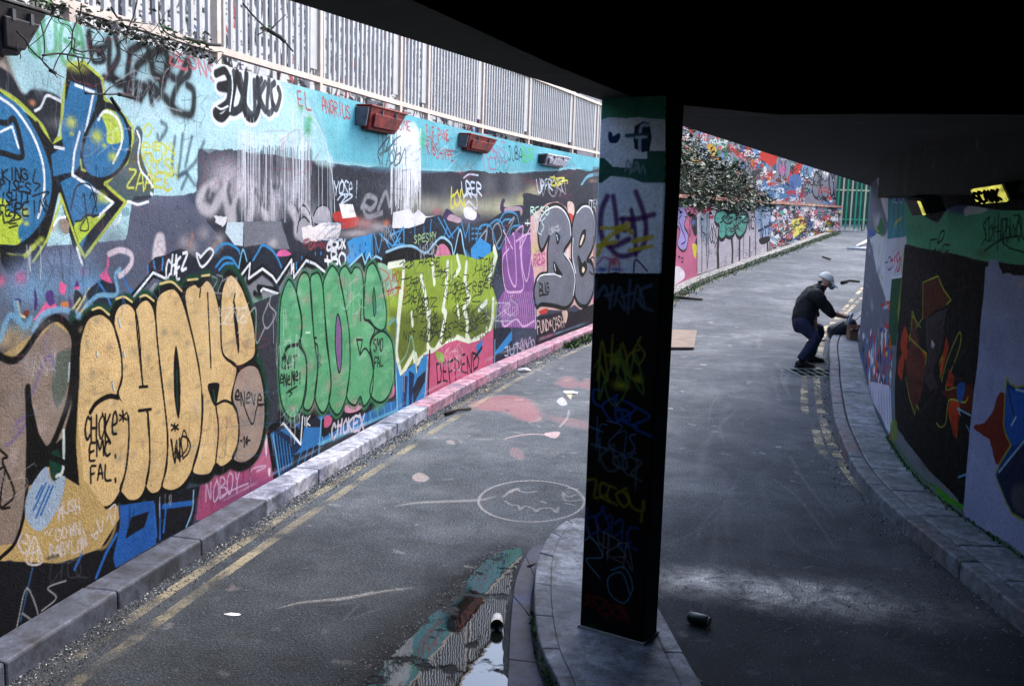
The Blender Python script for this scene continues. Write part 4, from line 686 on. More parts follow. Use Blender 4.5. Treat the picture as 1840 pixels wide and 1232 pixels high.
# foot of the far part
for k in range(170):
    r_ = np.random.RandomState(k + 640); x = r_.uniform(1548, 1602); y = r_.uniform(600, 790); L_ = r_.uniform(12, 46)
    if y > np.interp(x, [1548, 1600], [640, 800]) - 4: continue
    c.poly([(x + 1, y - L_ / 2), (x + 1.6, y + L_ * .1), (x - .5, y + L_ / 2), (x - 1.6, y - .1 * L_)], [(206, 90, 40), (60, 130, 190), (226, 226, 236), (200, 60, 60), (60, 60, 110), (140, 190, 216), (110, 90, 150)][k % 7], sm=False)
c.poly(Lf("330,380 350,350 440,370 450,420 455,560 440,620 400,520 350,440"), (206, 206, 226), sm=False)
for k in range(8): c.line(Lf("%d,%d %d,%d" % (345 + 14 * k, 370 + (k * 29) % 30, 350 + 14 * k, 430 + 22 * k)), 2.6, [(40, 60, 120), (30, 30, 50), (60, 130, 190)][k % 3], .9)
c.line(Lf("300,330 330,430 390,530 440,630"), 3, (40, 110, 150), .8)
# black panel with torn flame shapes
DK = (9, 11, 12)
c.poly(K("330,540 350,535 400,545 440,560 480,560 520,580 560,578 600,600 640,592 700,610 740,615 800,640 850,645 905,655 895,900 840,1400 740,2420 700,2300 500,2100 330,1880 260,1780 270,1300 300,900"), DK, sm=False, rough=.5)
c.poly(K("600,600 640,592 700,600 760,560 840,600 910,600 905,660 800,645 700,612"), (60, 56, 60), soft=3, op=.5)
BR, ORG, YL = (92, 44, 26), (176, 66, 24), (170, 180, 60)
c.poly(K("455,800 555,760 640,910 615,960 520,1000 470,1060 450,1040"), BR, sm=False); c.line(K("410,1110 455,1045 455,800 560,755 600,850 640,905 650,920 620,950"), 2.2, YL, sm=False)
c.poly(K("470,1060 540,1010 620,980 600,1100 560,1232 520,1400 480,1232"), (66, 62, 70), sm=False, soft=1)
c.poly(K("330,1100 350,1200 330,1300 300,1232"), ORG); c.line(K("380,1010 375,1100 400,1250 380,1000 410,1110 360,1180 380,1232"), 2, YL)
c.poly(Lf("520,80 540,120 520,200 550,180 580,170 630,210 620,280 600,330 570,290 560,350 540,280 520,230 505,350 485,310 490,250 510,200"), ORG, sm=False); c.poly(Lf("560,20 580,100 600,200 640,260 620,320 600,430 570,500 545,440 530,340 525,260 545,160"), (104, 52, 36), sm=False); c.line(Lf("600,80 560,20 545,130 630,210 620,320"), 2, YL, sm=False); c.line(Lf("525,330 545,440 570,515 580,470 590,490"), 2.2, YL, sm=False)
c.poly(Lf("640,60 700,40 720,100 700,200 660,300 690,380 650,400 610,330 640,200"), (62, 54, 58), sm=False); c.poly(Lf("655,140 672,165 665,185 652,180"), (206, 206, 216), sm=False)
c.poly(Lf("730,125 742,180 720,260 705,350 697,300 692,250 715,200"), ORG, sm=False); c.line(Lf("705,350 735,240 790,110 803,125 790,200 725,380 780,380"), 2.4, YL); c.line(Lf("697,250 710,230 697,330"), 2, YL); c.poly(Lf("745,290 770,330 765,380 725,378"), ORG, sm=False)
c.poly(Lf("700,400 790,380 860,360 865,520 800,480 740,440"), (110, 40, 26), sm=False, op=.7); c.poly(Lf("750,440 795,450 798,480 782,640 765,620 735,500"), ORG, sm=False); c.line(Lf("680,560 700,580 725,560 735,480 750,440 820,455 838,430"), 2.4, YL); c.poly(Lf("785,370 800,355 822,362 820,410 795,460 782,400"), (36, 96, 170)); c.line(Lf("785,485 850,520"), 3, (140, 170, 190), sm=False); c.line(Lf("785,485 800,520"), 2.4, (140, 170, 190)); c.line(Lf("830,570 850,610"), 2.4, (110, 150, 180)); c.line(Lf("790,832 832,815"), 3, (100, 160, 200)); c.line(Lf("700,330 780,250 830,180"), 3, (30, 60, 50), .7)
c.line(Lf("540,360 560,440 600,500 690,380"), 3, (60, 50, 50), .7)
for k in range(30):
    r_ = np.random.RandomState(k + 680); c.mist(r_.uniform(1630, 1740), r_.uniform(480, 860), r_.uniform(5, 20), r_.uniform(5, 30), [(28, 34, 34), (12, 13, 14)][k % 2], .4)
c.line(Lf("430,600 520,730 600,830 700,900 760,950 840,1020"), 4, (50, 120, 60), .7, soft=.5); c.poly(Lf("665,870 700,890 760,940 820,975 822,1000 760,970 700,930"), (70, 150, 50)); c.poly(Lf("450,560 480,550 480,640 455,640"), (120, 150, 60), op=.8, soft=1)
# green band above
c.poly(K("320,230 560,400 620,300 760,260 900,300 1400,300 1400,690 1200,700 1100,680 980,650 905,655 850,645 740,615 640,592 560,578 440,560 345,535 335,400"), (92, 168, 140), sm=False)
c.poly(K("600,230 760,240 800,300 740,330 620,300"), (90, 110, 150), soft=3); c.poly(K("740,300 780,270 900,290 860,320 780,330 750,340"), (190, 196, 206), soft=1)
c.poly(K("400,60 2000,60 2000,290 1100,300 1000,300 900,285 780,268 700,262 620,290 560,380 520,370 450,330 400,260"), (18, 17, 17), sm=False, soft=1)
for k in range(16): c.line(K("%d,%d %d,%d" % (335 + 8 * k, 380 + (k * 31) % 40, 333 + 8 * k, 470 + (k * 17) % 50)), 2.2, (40, 100, 96), .8)
c.line(K("555,530 580,450 605,450 590,500 555,530"), 3, (20, 40, 34)); c.line(K("505,500 510,580 545,570"), 2.4, (20, 40, 34)); c.line(K("510,505 550,500"), 2.4, (20, 40, 34)); c.line(K("580,590 600,540 640,540"), 2.4, (20, 40, 34)); c.tag("HUK", K("540,560")[0], (26, 3), (0, 12), 2, (24, 50, 44))
for k, (x, y) in enumerate(((860, 350), (960, 360), (1060, 340))): c.scrib(K("%d,%d" % (x, y))[0], (24, 2), (0, 44), 3, (26, 48, 40), 4, .8, 690 + k)
c.line(K("880,580 1000,500 1100,480"), 3.4, (24, 46, 38), .8); c.line(K("1050,560 1155,590"), 3, (24, 46, 38), .8); c.mist(1765, 455, 20, 12, (80, 60, 50), .5)
# lavender panel and the blue piece
LV = (150, 160, 200)
c.poly(K("888,690 915,685 920,640 975,645 985,690 1010,730 1100,745 1155,750 1500,760 1500,2900 1200,2720 1050,2600 730,2420 780,1800 840,1300"), LV, sm=False, rough=.4)
c.poly(K("980,660 1155,680 1400,690 1400,760 1155,750 1090,750 1050,730 1010,738 990,700"), (34, 32, 34), sm=False, rough=.5)
c.mist(1835, 510, 20, 14, (180, 170, 180), .5)
c.poly(Lf("1005,400 1022,410 1020,520 1040,600 1060,660 990,770 975,760 960,690 945,640 900,610 865,585 870,570 920,560 965,500 985,430"), (120, 48, 34), sm=False, rough=.3)
BP = Lf("1035,330 1050,360 1080,378 1200,360 1400,300 1600,1100 1300,1130 1120,1050 1060,1015 1030,960 990,860 975,820 1000,760 1055,670 1030,620 1018,570 1025,430")
c.poly(BP, (28, 70, 134), sm=False); c.poly(Lf("1035,390 1120,400 1120,640 1070,680 1035,620 1025,560"), (36, 96, 180), sm=False); c.poly(Lf("985,830 1050,740 1120,670 1300,700 1300,1100 1120,1040 1060,1010 1030,940"), (30, 44, 78), sm=False, soft=1); c.poly(Lf("1060,900 1120,860 1300,900 1300,1080 1120,1035 1070,1010"), (90, 92, 96), soft=5, op=.6)
c.line(BP, 3, (150, 156, 70), closed=True, sm=False); c.line(Lf("1080,390 1140,405"), 3.4, (150, 190, 220)); c.line(Lf("1058,570 1080,530"), 3, (190, 210, 230)); c.line(Lf("995,805 1120,650 1160,600"), 3.4, (150, 180, 210)); c.line(Lf("1045,400 1060,480 1070,520"), 4, (40, 50, 60), .8); c.line(Lf("1010,820 1060,980 1120,1030"), 3, (30, 40, 60))
for k in range(9): c.scrib((1860 + 20 * k, 560 + (k * 61) % 300), (40, 6), (0, 60), 5, [(200, 200, 60), (40, 60, 120), (180, 60, 60)][k % 3], 3, .8, 700 + k)
for k in range(120):
    r_ = np.random.RandomState(k + 5000); x, y = r_.uniform(1600, 1840), r_.uniform(380, 960); c.line([(x, y), (x + r_.uniform(-1, 1), y + r_.uniform(-2, 2))], r_.uniform(.6, 1.6), [(20, 20, 22), (150, 150, 156), (90, 96, 100)][k % 3], .6, sm=False)
c.grime(.14, 8, 40)
# ============================================================ PILLAR PAINT
P0, P1 = np.array([0.39, 4.86]), np.array([0.69, 4.67])
PDIR = (P1 - P0) / np.linalg.norm(P1 - P0); PLEN = float(np.linalg.norm(P1 - P0)); PPER = np.array([-PDIR[1], PDIR[0]])
PC = Curve2([tuple(P0), tuple((P0 + P1) / 2), tuple(P1)], 2)
cpl = Canvas('pillar_paint', 0, PC.L, 0.0, DECK_Z, 320, 260, (20, 22, 24), wall_sight(PC)); c = cpl; c.smin = .5
c.poly(Hh_("150,-200 480,-200 480,200 480,400 480,840 150,840"), (222, 230, 242), sm=False)
c.poly(Hh_("150,-300 480,-300 480,160 370,150 300,155 230,150 190,165 150,165"), (76, 140, 118), sm=False, rough=.3); c.poly(Hh_("150,330 210,330 250,370 330,375 340,335 400,335 400,300 480,300 480,440 380,440 330,420 240,410 200,440 150,440"), (58, 104, 92), sm=False)
c.mist(*Hh_("300,480")[0], 36, 26, (196, 206, 224), .6); c.scrib(Hh_("300,345")[0], (34, 0), (0, 22), 4, (130, 150, 160), 4, .7, 801)
c.poly(Hh_("230,215 245,220 250,235 275,220 282,235 268,262 240,264 230,250"), (32, 60, 100)); c.poly(Hh_("345,190 380,170 410,175 420,240 410,300 380,305 345,290 340,250"), (40, 60, 84), sm=False); c.line(Hh_("405,185 375,190 368,240 368,298"), 6, (176, 196, 220)); c.line(Hh_("310,232 400,228"), 7, (60, 90, 110)); c.line(Hh_("350,240 395,238"), 5, (176, 196, 220))
PP = (92, 40, 110)
for s, w_ in (("225,500 200,560 195,640 210,700 250,720 320,690", 8), ("250,500 262,580 270,680", 7), ("285,600 350,600 430,580", 7), ("350,480 380,560 395,640 380,720 320,760 270,760 230,720", 7), ("330,560 345,640 350,760", 6), ("295,600 290,650 330,640 325,600", 5)): c.line(Hh_(s), w_ * 1.4, PP, .9, soft=.5)
for s, w_ in (("180,760 220,690 300,640 330,660", 9), ("200,640 260,640 320,620", 7), ("180,720 260,700", 8), ("340,700 380,690 420,680", 9), ("320,740 420,720", 7)): c.line(Hh_(s), w_, (206, 186, 50), .9, soft=.4)
c.mist(*Hh_("250,790")[0], 14, 14, (216, 90, 40), .95); c.mist(*Hh_("200,825")[0], 16, 7, (40, 80, 170), .95); c.mist(*Hh_("265,825")[0], 18, 6, (40, 80, 170), .9); c.line(Hh_("230,840 240,790 270,780 280,830"), 3, (200, 120, 150)); c.line(Hh_("340,840 350,780 400,830"), 3, (90, 60, 110)); c.line(Hh_("180,800 210,770 260,790"), 4, (196, 120, 160), .8)
c.poly(Hh_("140,838 200,845 260,835 330,850 430,840 430,2000 140,2000"), (14, 14, 15), sm=False, rough=.3)
c.scrib(Hh_("170,880")[0], (95, 4), (0, 46), 6, (70, 90, 110), 6, .7, 802)
c.scrib(I_("150,20")[0], (80, 8), (0, 60), 5, (124, 122, 34), 5, .6, 803); c.mist(*I_("235,190")[0], 20, 12, (160, 160, 40), .7); c.mist(*I_("300,165")[0], 12, 10, (160, 160, 40), .7); c.mist(*I_("215,100")[0], 14, 12, (160, 160, 40), .7)
c.scrib(I_("130,190")[0], (88, 44), (0, 42), 4.4, (36, 74, 140), 5, .8, 804); c.scrib(I_("125,380")[0], (88, 40), (0, 40), 4.6, (76, 92, 100), 5, .65, 805); c.scrib(I_("118,510")[0], (84, 40), (0, 34), 5, (124, 122, 34), 5, .6, 806); c.scrib(I_("105,620")[0], (90, 40), (0, 42), 5, (36, 70, 124), 5, .75, 807)
c.line(I_("105,760 130,750 170,820 110,830 160,900"), 3, (80, 120, 150), .9); c.line(I_("200,870 250,860 280,930 250,990 200,960 190,900 240,880 270,960"), 3, (80, 120, 150), .9); c.scrib(I_("95,950")[0], (80, 30), (0, 26), 6, (104, 36, 34), 6, .6, 808); c.scrib(I_("140,60")[0], (76, 10), (0, 80), 4, (90, 120, 60), 4, .6, 811); c.scrib(I_("120,300")[0], (80, 30), (0, 50), 3, (80, 110, 150), 5, .6, 812); c.scrib(I_("110,700")[0], (80, 40), (0, 40), 3, (120, 120, 130), 5, .5, 813)
c.line(I_("85,1078 140,1075"), 6, (40, 90, 50), .6, soft=.5)
c.grime(.15, 9, 40)
# ============================================================ ROAD PAINT (over the asphalt)
RX0, RX1, RY0, RY1 = -3.0, 13.0, 3.0, 30.0
def road_sight(pts):
    d = FW[None] + R2[None] * ((pts[:, :1] - 920) / F_PX) - U2[None] * ((pts[:, 1:] - 616) / F_PX)
    u, v, mp = [], [], []
    for (x, y) in pts:
        g = gnd(x, y); u.append(g[0]); v.append(g[1]); mp.append(g[1] / F_PX)
    return np.array(u), np.array(v), np.array(mp)
crd = Canvas('road_paint', RX0, RX1, RY0, RY1, 110, 80, (120, 124, 130), road_sight); c = crd
c.rgb[:] = lin((150, 150, 155)) * GAIN
CHK = (196, 192, 192)
ring = [(M_("%f,%f" % (690 + 290 + 290 * math.cos(t), 132 + 97 * math.sin(t)))[0]) for t in np.linspace(0, 2 * PI, 30, endpoint=False)]
c.line([(955 + 95 * math.cos(t), 900 + 37 * math.sin(t)) for t in np.linspace(0, 2 * PI, 26, endpoint=False)], 5, CHK, .85, closed=True, soft=.4)
c.line(M_("290,155 400,138 600,130 690,125 760,110"), 15, CHK, .6, soft=.5, taper=True)
for s, w_ in (("800,110 850,75 900,90 960,85", 6), ("830,90 870,70", 8), ("810,130 840,150 870,150 880,170 900,155 940,165 955,180 975,165 1030,165 1050,185 1060,160", 5), ("1080,90 1110,110 1150,100 1180,120 1100,130 1080,100", 5), ("1110,70 1150,75", 7), ("1090,140 1140,150", 5)): c.line(M_(s), w_, CHK, .65, soft=.5)
c.line(F(0, 0, 1)("500,1092 540,1082 600,1076 640,1070 700,1060 740,1055"), 14, (214, 212, 206), .75, soft=.4, taper=True); c.line(M_("0,600 90,585 180,560"), 10, (214, 212, 206), .7, soft=.4)
PKR = (176, 104, 112)
P6 = F(600, 560, 3.624)
c.poly(P6("870,600 1000,560 1100,540 1250,560 1330,620 1360,700 1300,720 1200,700 1100,650 950,640"), PKR, .75, soft=8, rough=.4); c.poly(P6("1440,460 1500,420 1570,430 1600,480 1540,500 1460,480"), PKR, .6, soft=6); c.poly(P6("1590,470 1640,440 1700,430 1720,500 1620,500"), PKR, .6, soft=6); c.poly(P6("1380,670 1500,690 1640,710 1720,780 1600,760 1450,720"), PKR, .55, soft=8); c.poly(P6("1150,890 1200,885 1235,920 1230,965 1160,940"), PKR, .5, soft=1)
c.line(P6("1100,830 1200,805 1300,795 1400,800 1470,790"), 9, (214, 180, 184), .8, soft=.5, taper=True); c.line(P6("930,830 1040,830"), 5, (206, 190, 190), .5, soft=.5); c.poly(P6("1370,790 1470,780 1450,820 1400,815"), (226, 196, 200), .8, soft=1); c.poly(P6("510,1070 560,1045 620,1080 590,1105 530,1100"), (196, 178, 172), .75, soft=1); c.poly(P6("730,840 770,835 790,860 750,860"), (196, 180, 176), .6, soft=1); c.poly(P6("1450,580 1490,555 1520,600 1480,610"), (220, 220, 220), .8, soft=1); c.poly(P6("1510,525 1550,530 1540,570"), (230, 220, 180), .8); c.line(P6("1470,750 1520,690 1530,640"), 4, (206, 196, 196), .6, soft=.5)
for x, y, rx, ry, col, op in [(1085, 620, 60, 10, PKR, .4), (1240, 655, 30, 5, (196, 150, 150), .5), (1010, 650, 40, 10, PKR, .25), (1230, 660, 40, 4, (210, 190, 190), .4), (700, 900, 60, 20, (160, 150, 150), .2), (1440, 460, 50, 5, (190, 190, 180), .4), (1500, 455, 40, 4, (196, 196, 180), .4), (1410, 540, 26, 6, (176, 186, 190), .35), (1300, 600, 40, 10, (150, 156, 162), .3), (1380, 640, 50, 12, (150, 156, 160), .3), (1560, 480, 40, 5, (196, 200, 200), .4), (1090, 700, 30, 6, (206, 196, 198), .4), (1250, 750, 60, 12, (150, 154, 160), .25)]: c.mist(x, y, rx, ry, col, op)
for s in ("1180,985 1240,960 1290,930", "1390,860 1430,890 1470,940 1500,985", "1420,820 1450,870 1500,930", "1410,950 1440,985 1500,1010"): c.line(ph(s), 5, (150, 156, 164), .35, soft=.8)
for k in range(420):
    r_ = np.random.RandomState(k + 3000); X, Y = r_.uniform(-2, 5.5), 4 + 16 * r_.rand() ** 1.5
    q = np.array([[(X - RX0) * c.ru, (Y - RY0) * c.rv]]); s_ = r_.uniform(.008, .045) * (.6 + Y / 14)
    an = np.sort(r_.uniform(0, 2 * PI, 6)); P = q + np.stack([np.cos(an) * s_ * c.ru * r_.uniform(.5, 1.6), np.sin(an) * s_ * c.rv * r_.uniform(.5, 1.6)], 1)
    c._fill(P, [(196, 196, 200), (160, 162, 168), (34, 36, 40), (170, 150, 150), (130, 134, 140)][k % 5], r_.uniform(.3, .9))
for k in range(60):
    r_ = np.random.RandomState(k + 3600); X, Y = r_.uniform(-2, 6), r_.uniform(5, 22); n_ = 5
    q = np.stack([X + np.cumsum(r_.uniform(-.12, .2, n_)), Y + np.cumsum(r_.uniform(-.2, .2, n_))], 1); q = (smooth(q) - [RX0, RY0]) * [c.ru, c.rv]
    c._stroke(q, np.full(len(q), r_.uniform(.008, .03)), [(186, 188, 192), (50, 54, 58), (170, 140, 146)][k % 3], r_.uniform(.2, .5), soft=.5)
for k in range(46):
    r_ = np.random.RandomState(k + 9000); X, Y = r_.uniform(-1.8, 6), r_.uniform(4.5, 20); q = np.stack([X + np.cumsum(r_.uniform(-.1, .25, 9)), Y + np.cumsum(r_.uniform(-.25, .25, 9))], 1); q = (q - [RX0, RY0]) * [c.ru, c.rv]
    c._stroke(q, np.full(9, r_.uniform(.006, .014)), (22, 23, 26), r_.uniform(.4, .8), soft=.3)
for k in range(70):
    r_ = np.random.RandomState(k + 9200); X, Y = r_.uniform(-2, 6), 4.2 + 15 * r_.rand(); s_ = r_.uniform(.1, .5); an = np.sort(r_.uniform(0, 2 * PI, 9)); P = np.array([[(X - RX0) * c.ru, (Y - RY0) * c.rv]]) + np.stack([np.cos(an) * s_ * c.ru * r_.uniform(.4, 1.3, 9), np.sin(an) * s_ * c.rv * r_.uniform(.4, 1.3, 9)], 1)
    c._fill(P, [(150, 156, 166), (24, 26, 30), (120, 112, 116)][k % 3], r_.uniform(.08, .22), .05)
for k in range(60):
    r_ = np.random.RandomState(k + 9600); X, Y = r_.uniform(1.0, 4.6), r_.uniform(5.2, 17); dY = r_.uniform(.5, 2.2); q = np.array([[X, Y], [X + .10 * dY + r_.uniform(-.06, .06), Y + dY * .5], [X + .28 * dY + r_.uniform(-.1, .1), Y + dY]]); q = (smooth(q, False, 8) - [RX0, RY0]) * [c.ru, c.rv]
    c._stroke(q, np.full(len(q), r_.uniform(.02, .10)), [(150, 156, 166), (40, 42, 46)][k % 4 == 0], r_.uniform(.08, .3), soft=.8, taper=True)
for k in range(160):
    r_ = np.random.RandomState(k + 9800); X, Y = r_.uniform(-1.8, 4.6), 4.3 + 14 * r_.rand(); q = (np.array([[X, Y], [X + r_.uniform(-.08, .08), Y + r_.uniform(-.05, .05)]]) - [RX0, RY0]) * [c.ru, c.rv]; c._stroke(q, np.full(2, r_.uniform(.02, .05)), [(30, 31, 34), (170, 172, 176), (200, 196, 190)][k % 3], r_.uniform(.3, .8))
road_paint = c
# ============================================================ materials
def nodes(name):
    mt = bpy.data.materials.new(name); mt.use_nodes = True; n = mt.node_tree; return mt, n, n.nodes['Principled BSDF']
def L(n, a, b): n.links.new(a, b)
def noise(n, scale, detail=4, rough=.6, co=None, dist=0):
    x = n.nodes.new('ShaderNodeTexNoise'); x.inputs['Scale'].default_value = scale; x.inputs['Detail'].default_value = detail; x.inputs['Roughness'].default_value = rough; x.inputs['Distortion'].default_value = dist
    if co is not None: L(n, co, x.inputs['Vector'])
    return x
def ramp(n, fac, stops):
    r = n.nodes.new('ShaderNodeValToRGB'); L(n, fac, r.inputs[0]); e = r.color_ramp.elements
    for k, (p, c_) in enumerate(stops):
        if k >= 2: e.new(p)
        e[k].position = p; e[k].color = (c_, c_, c_, 1) if not isinstance(c_, tuple) else (*c_, 1)
    return r
def mix(n, fac, a, b, mode='MIX'):
    m_ = n.nodes.new('ShaderNodeMix'); m_.data_type = 'RGBA'; m_.blend_type = mode
    for s_, v in ((0, fac), (6, a), (7, b)):
        if hasattr(v, 'links'): L(n, v, m_.inputs[s_])
        elif s_ == 0: m_.inputs[0].default_value = v
        else: m_.inputs[s_].default_value = (*v, 1) if len(v) == 3 else v
    return m_.outputs[2]
def bump(n, b, h, st, dist=.01):
    x = n.nodes.new('ShaderNodeBump'); x.inputs['Strength'].default_value = st; x.inputs['Distance'].default_value = dist; L(n, h, x.inputs['Height']); L(n, x.outputs[0], b.inputs['Normal']); return x
_mc = {}
def mat(name, col, rough=.7, var=.25, scale=12, bmp=.25, metal=0, spec=.4, dist=.006):
    if name in _mc: return _mc[name]
    mt, n, b = nodes(name); tc = n.nodes.new('ShaderNodeTexCoord')
    base = tuple(lin(col)); nz = noise(n, scale, 6, .65, tc.outputs['Object']); nz2 = noise(n, scale * 6, 3, .6, tc.outputs['Object'])
    r = ramp(n, nz.outputs[0], [(.3, 1 - var), (.7, 1 + var * .4)])
    L(n, mix(n, 1.0, base, r.outputs[0], 'MULTIPLY'), b.inputs['Base Color'])
    b.inputs['Roughness'].default_value = rough; b.inputs['Metallic'].default_value = metal; b.inputs['Specular IOR Level'].default_value = spec
    if bmp: bump(n, b, nz2.outputs[0], bmp, dist)
    _mc[name] = mt; return mt
def mat_paint(cv, rough=.6, bmp=.5):
    mt, n, b = nodes(cv.name); img = cv.image(); t = n.nodes.new('ShaderNodeTexImage'); t.image = img; t.extension = 'EXTEND'; uv = n.nodes.new('ShaderNodeUVMap'); uv.uv_map = 'UVMap'; L(n, uv.outputs[0], t.inputs[0])
    tc = n.nodes.new('ShaderNodeTexCoord'); n1 = noise(n, 3, 6, .65, tc.outputs['Object']); n2 = noise(n, 90, 3, .7, tc.outputs['Object']); n3 = noise(n, 22, 5, .7, tc.outputs['Object'])
    r = ramp(n, n1.outputs[0], [(.3, .84), (.65, 1.04)]); r2 = ramp(n, n2.outputs[0], [(.3, .74), (.7, 1.18)]); r3 = ramp(n, n3.outputs[0], [(.3, .5), (.46, 1.0)])
    c1 = mix(n, 1., t.outputs[0], r.outputs[0], 'MULTIPLY'); c2 = mix(n, 1., c1, r2.outputs[0], 'MULTIPLY'); c3 = mix(n, .45, c2, r3.outputs[0], 'MULTIPLY')
    L(n, c3, b.inputs['Base Color']); rr = ramp(n, n3.outputs[0], [(.3, rough + .2), (.7, rough - .05)]); L(n, rr.outputs[0], b.inputs['Roughness']); b.inputs['Specular IOR Level'].default_value = .06
    ad = n.nodes.new('ShaderNodeMath'); ad.operation = 'ADD'; L(n, n3.outputs[0], ad.inputs[0]); L(n, n2.outputs[0], ad.inputs[1]); bump(n, b, ad.outputs[0], bmp, .009)
    return mt
CONC = mat('concrete', (128, 128, 128), .85, .35, 5, .4); DARKC = mat('sooty_concrete', (44, 42, 40), .9, .5, 2.2, .5)
GALV = mat('galvanised_steel', (158, 156, 156), .5, .2, 8, .12, .0); BLACKM = mat('black_metal', (26, 26, 27), .6, .3, 8, .1)
# ============================================================ mesh helpers
def link(name, me, m_=None, parent=None):
    o = bpy.data.objects.new(name, me); COL.objects.link(o)
    for q in (m_ if isinstance(m_, (list, tuple)) else [m_]):
        if q: me.materials.append(q)
    if parent is not None:
        o.parent = parent; o.matrix_parent_inverse = Matrix.Translation(-Vector(parent.location))
    return o
def tag(o, label=None, cat=None, group=None, kind=None):
    for k, v in (('label', label), ('category', cat), ('group', group), ('kind', kind)):
        if v: o[k] = v
    return o
def empty(name, loc, label=None, cat=None, group=None, kind=None):
    o = bpy.data.objects.new(name, None); COL.objects.link(o); o.location = Vector([float(v) for v in loc]); o.empty_display_size = .1
    return tag(o, label, cat, group, kind)
class MB:
    def __init__(s): s.v = []; s.f = []; s.uv = []; s.mi = []; s.sm = []
    def face(s, idx, uv=None, mi=0, sm=False): s.f.append(tuple(idx)); s.uv.append(uv); s.mi.append(mi); s.sm.append(sm)
    def quad(s, a, b, c_, d, uv=None, mi=0):
        k = len(s.v); s.v += [tuple(map(float, q)) for q in (a, b, c_, d)]; s.face((k, k + 1, k + 2, k + 3), uv, mi)
    def hexa(s, P, mi=0):        # 8 points: bottom ring 4 (ccw from above), top ring 4
        k = len(s.v); s.v += [tuple(map(float, q)) for q in P]
        for f in ((3, 2, 1, 0), (4, 5, 6, 7), (0, 1, 5, 4), (1, 2, 6, 5), (2, 3, 7, 6), (3, 0, 4, 7)): s.face([k + i for i in f], None, mi)
    def box(s, c_, sz, rz=0, mi=0, tilt=None):
        hx, hy, hz = sz[0] / 2, sz[1] / 2, sz[2] / 2; M3 = Matrix.Rotation(rz, 3, 'Z')
        if tilt: M3 = M3 @ Matrix.Rotation(tilt[0], 3, 'X') @ Matrix.Rotation(tilt[1], 3, 'Y')
        P = [Vector(c_) + M3 @ Vector(q) for q in ((-hx, -hy, -hz), (hx, -hy, -hz), (hx, hy, -hz), (-hx, hy, -hz), (-hx, -hy, hz), (hx, -hy, hz), (hx, hy, hz), (-hx, hy, hz))]
        s.hexa(P, mi)
    def prism(s, poly, z0, z1, mi=0):
        n_ = len(poly); k = len(s.v)
        s.v += [(float(x), float(y), float(z0)) for x, y in poly] + [(float(x), float(y), float(z1)) for x, y in poly]
        s.face([k + i for i in range(n_)][::-1], None, mi); s.face([k + n_ + i for i in range(n_)], None, mi)
        for i in range(n_): j = (i + 1) % n_; s.face((k + i, k + j, k + n_ + j, k + n_ + i), None, mi)
    def tube(s, path, r, n_=8, mi=0, cap=True):
        path = [Vector(p) for p in path]; rr = r if isinstance(r, (list, tuple)) else [r] * len(path); k = len(s.v)
        up = Vector((0, 0, 1)); prev = None
        for i, p in enumerate(path):
            d = (path[min(i + 1, len(path) - 1)] - path[max(i - 1, 0)]).normalized()
            if prev is None:
                a = d.cross(up);  a = a if a.length > .05 else d.cross(Vector((1, 0, 0)))
            else: a = prev - d * prev.dot(d)
            a.normalize(); prev = a; b_ = d.cross(a)
            for j in range(n_): t = 2 * PI * j / n_; s.v.append(tuple(p + (a * math.cos(t) + b_ * math.sin(t)) * rr[i]))
        for i in range(len(path) - 1):
            for j in range(n_):
                q = (j + 1) % n_; s.face((k + i * n_ + j, k + i * n_ + q, k + (i + 1) * n_ + q, k + (i + 1) * n_ + j), None, mi, True)
        if cap: s.face([k + j for j in range(n_)][::-1], None, mi); s.face([k + (len(path) - 1) * n_ + j for j in range(n_)], None, mi)
    def mesh(s, name):
        me = bpy.data.meshes.new(name); me.from_pydata(s.v, [], s.f)
        if any(u is not None for u in s.uv):
            ul = me.uv_layers.new(name='UVMap'); li = 0
            for p, u in zip(me.polygons, s.uv):
                for t in range(p.loop_total):
                    ul.data[p.loop_start + t].uv = u[t] if u is not None else (0, 0)
        me.polygons.foreach_set('material_index', s.mi); me.polygons.foreach_set('use_smooth', s.sm); me.update(); return me
    def build(s, name, m_=None, parent=None, bevel=0):
        o = link(name, s.mesh(name), m_, parent)
        if bevel: bv = o.modifiers.new('bevel', 'BEVEL'); bv.width = bevel; bv.segments = 2; bv.limit_method = 'ANGLE'; bv.angle_limit = math.radians(40)
        return o
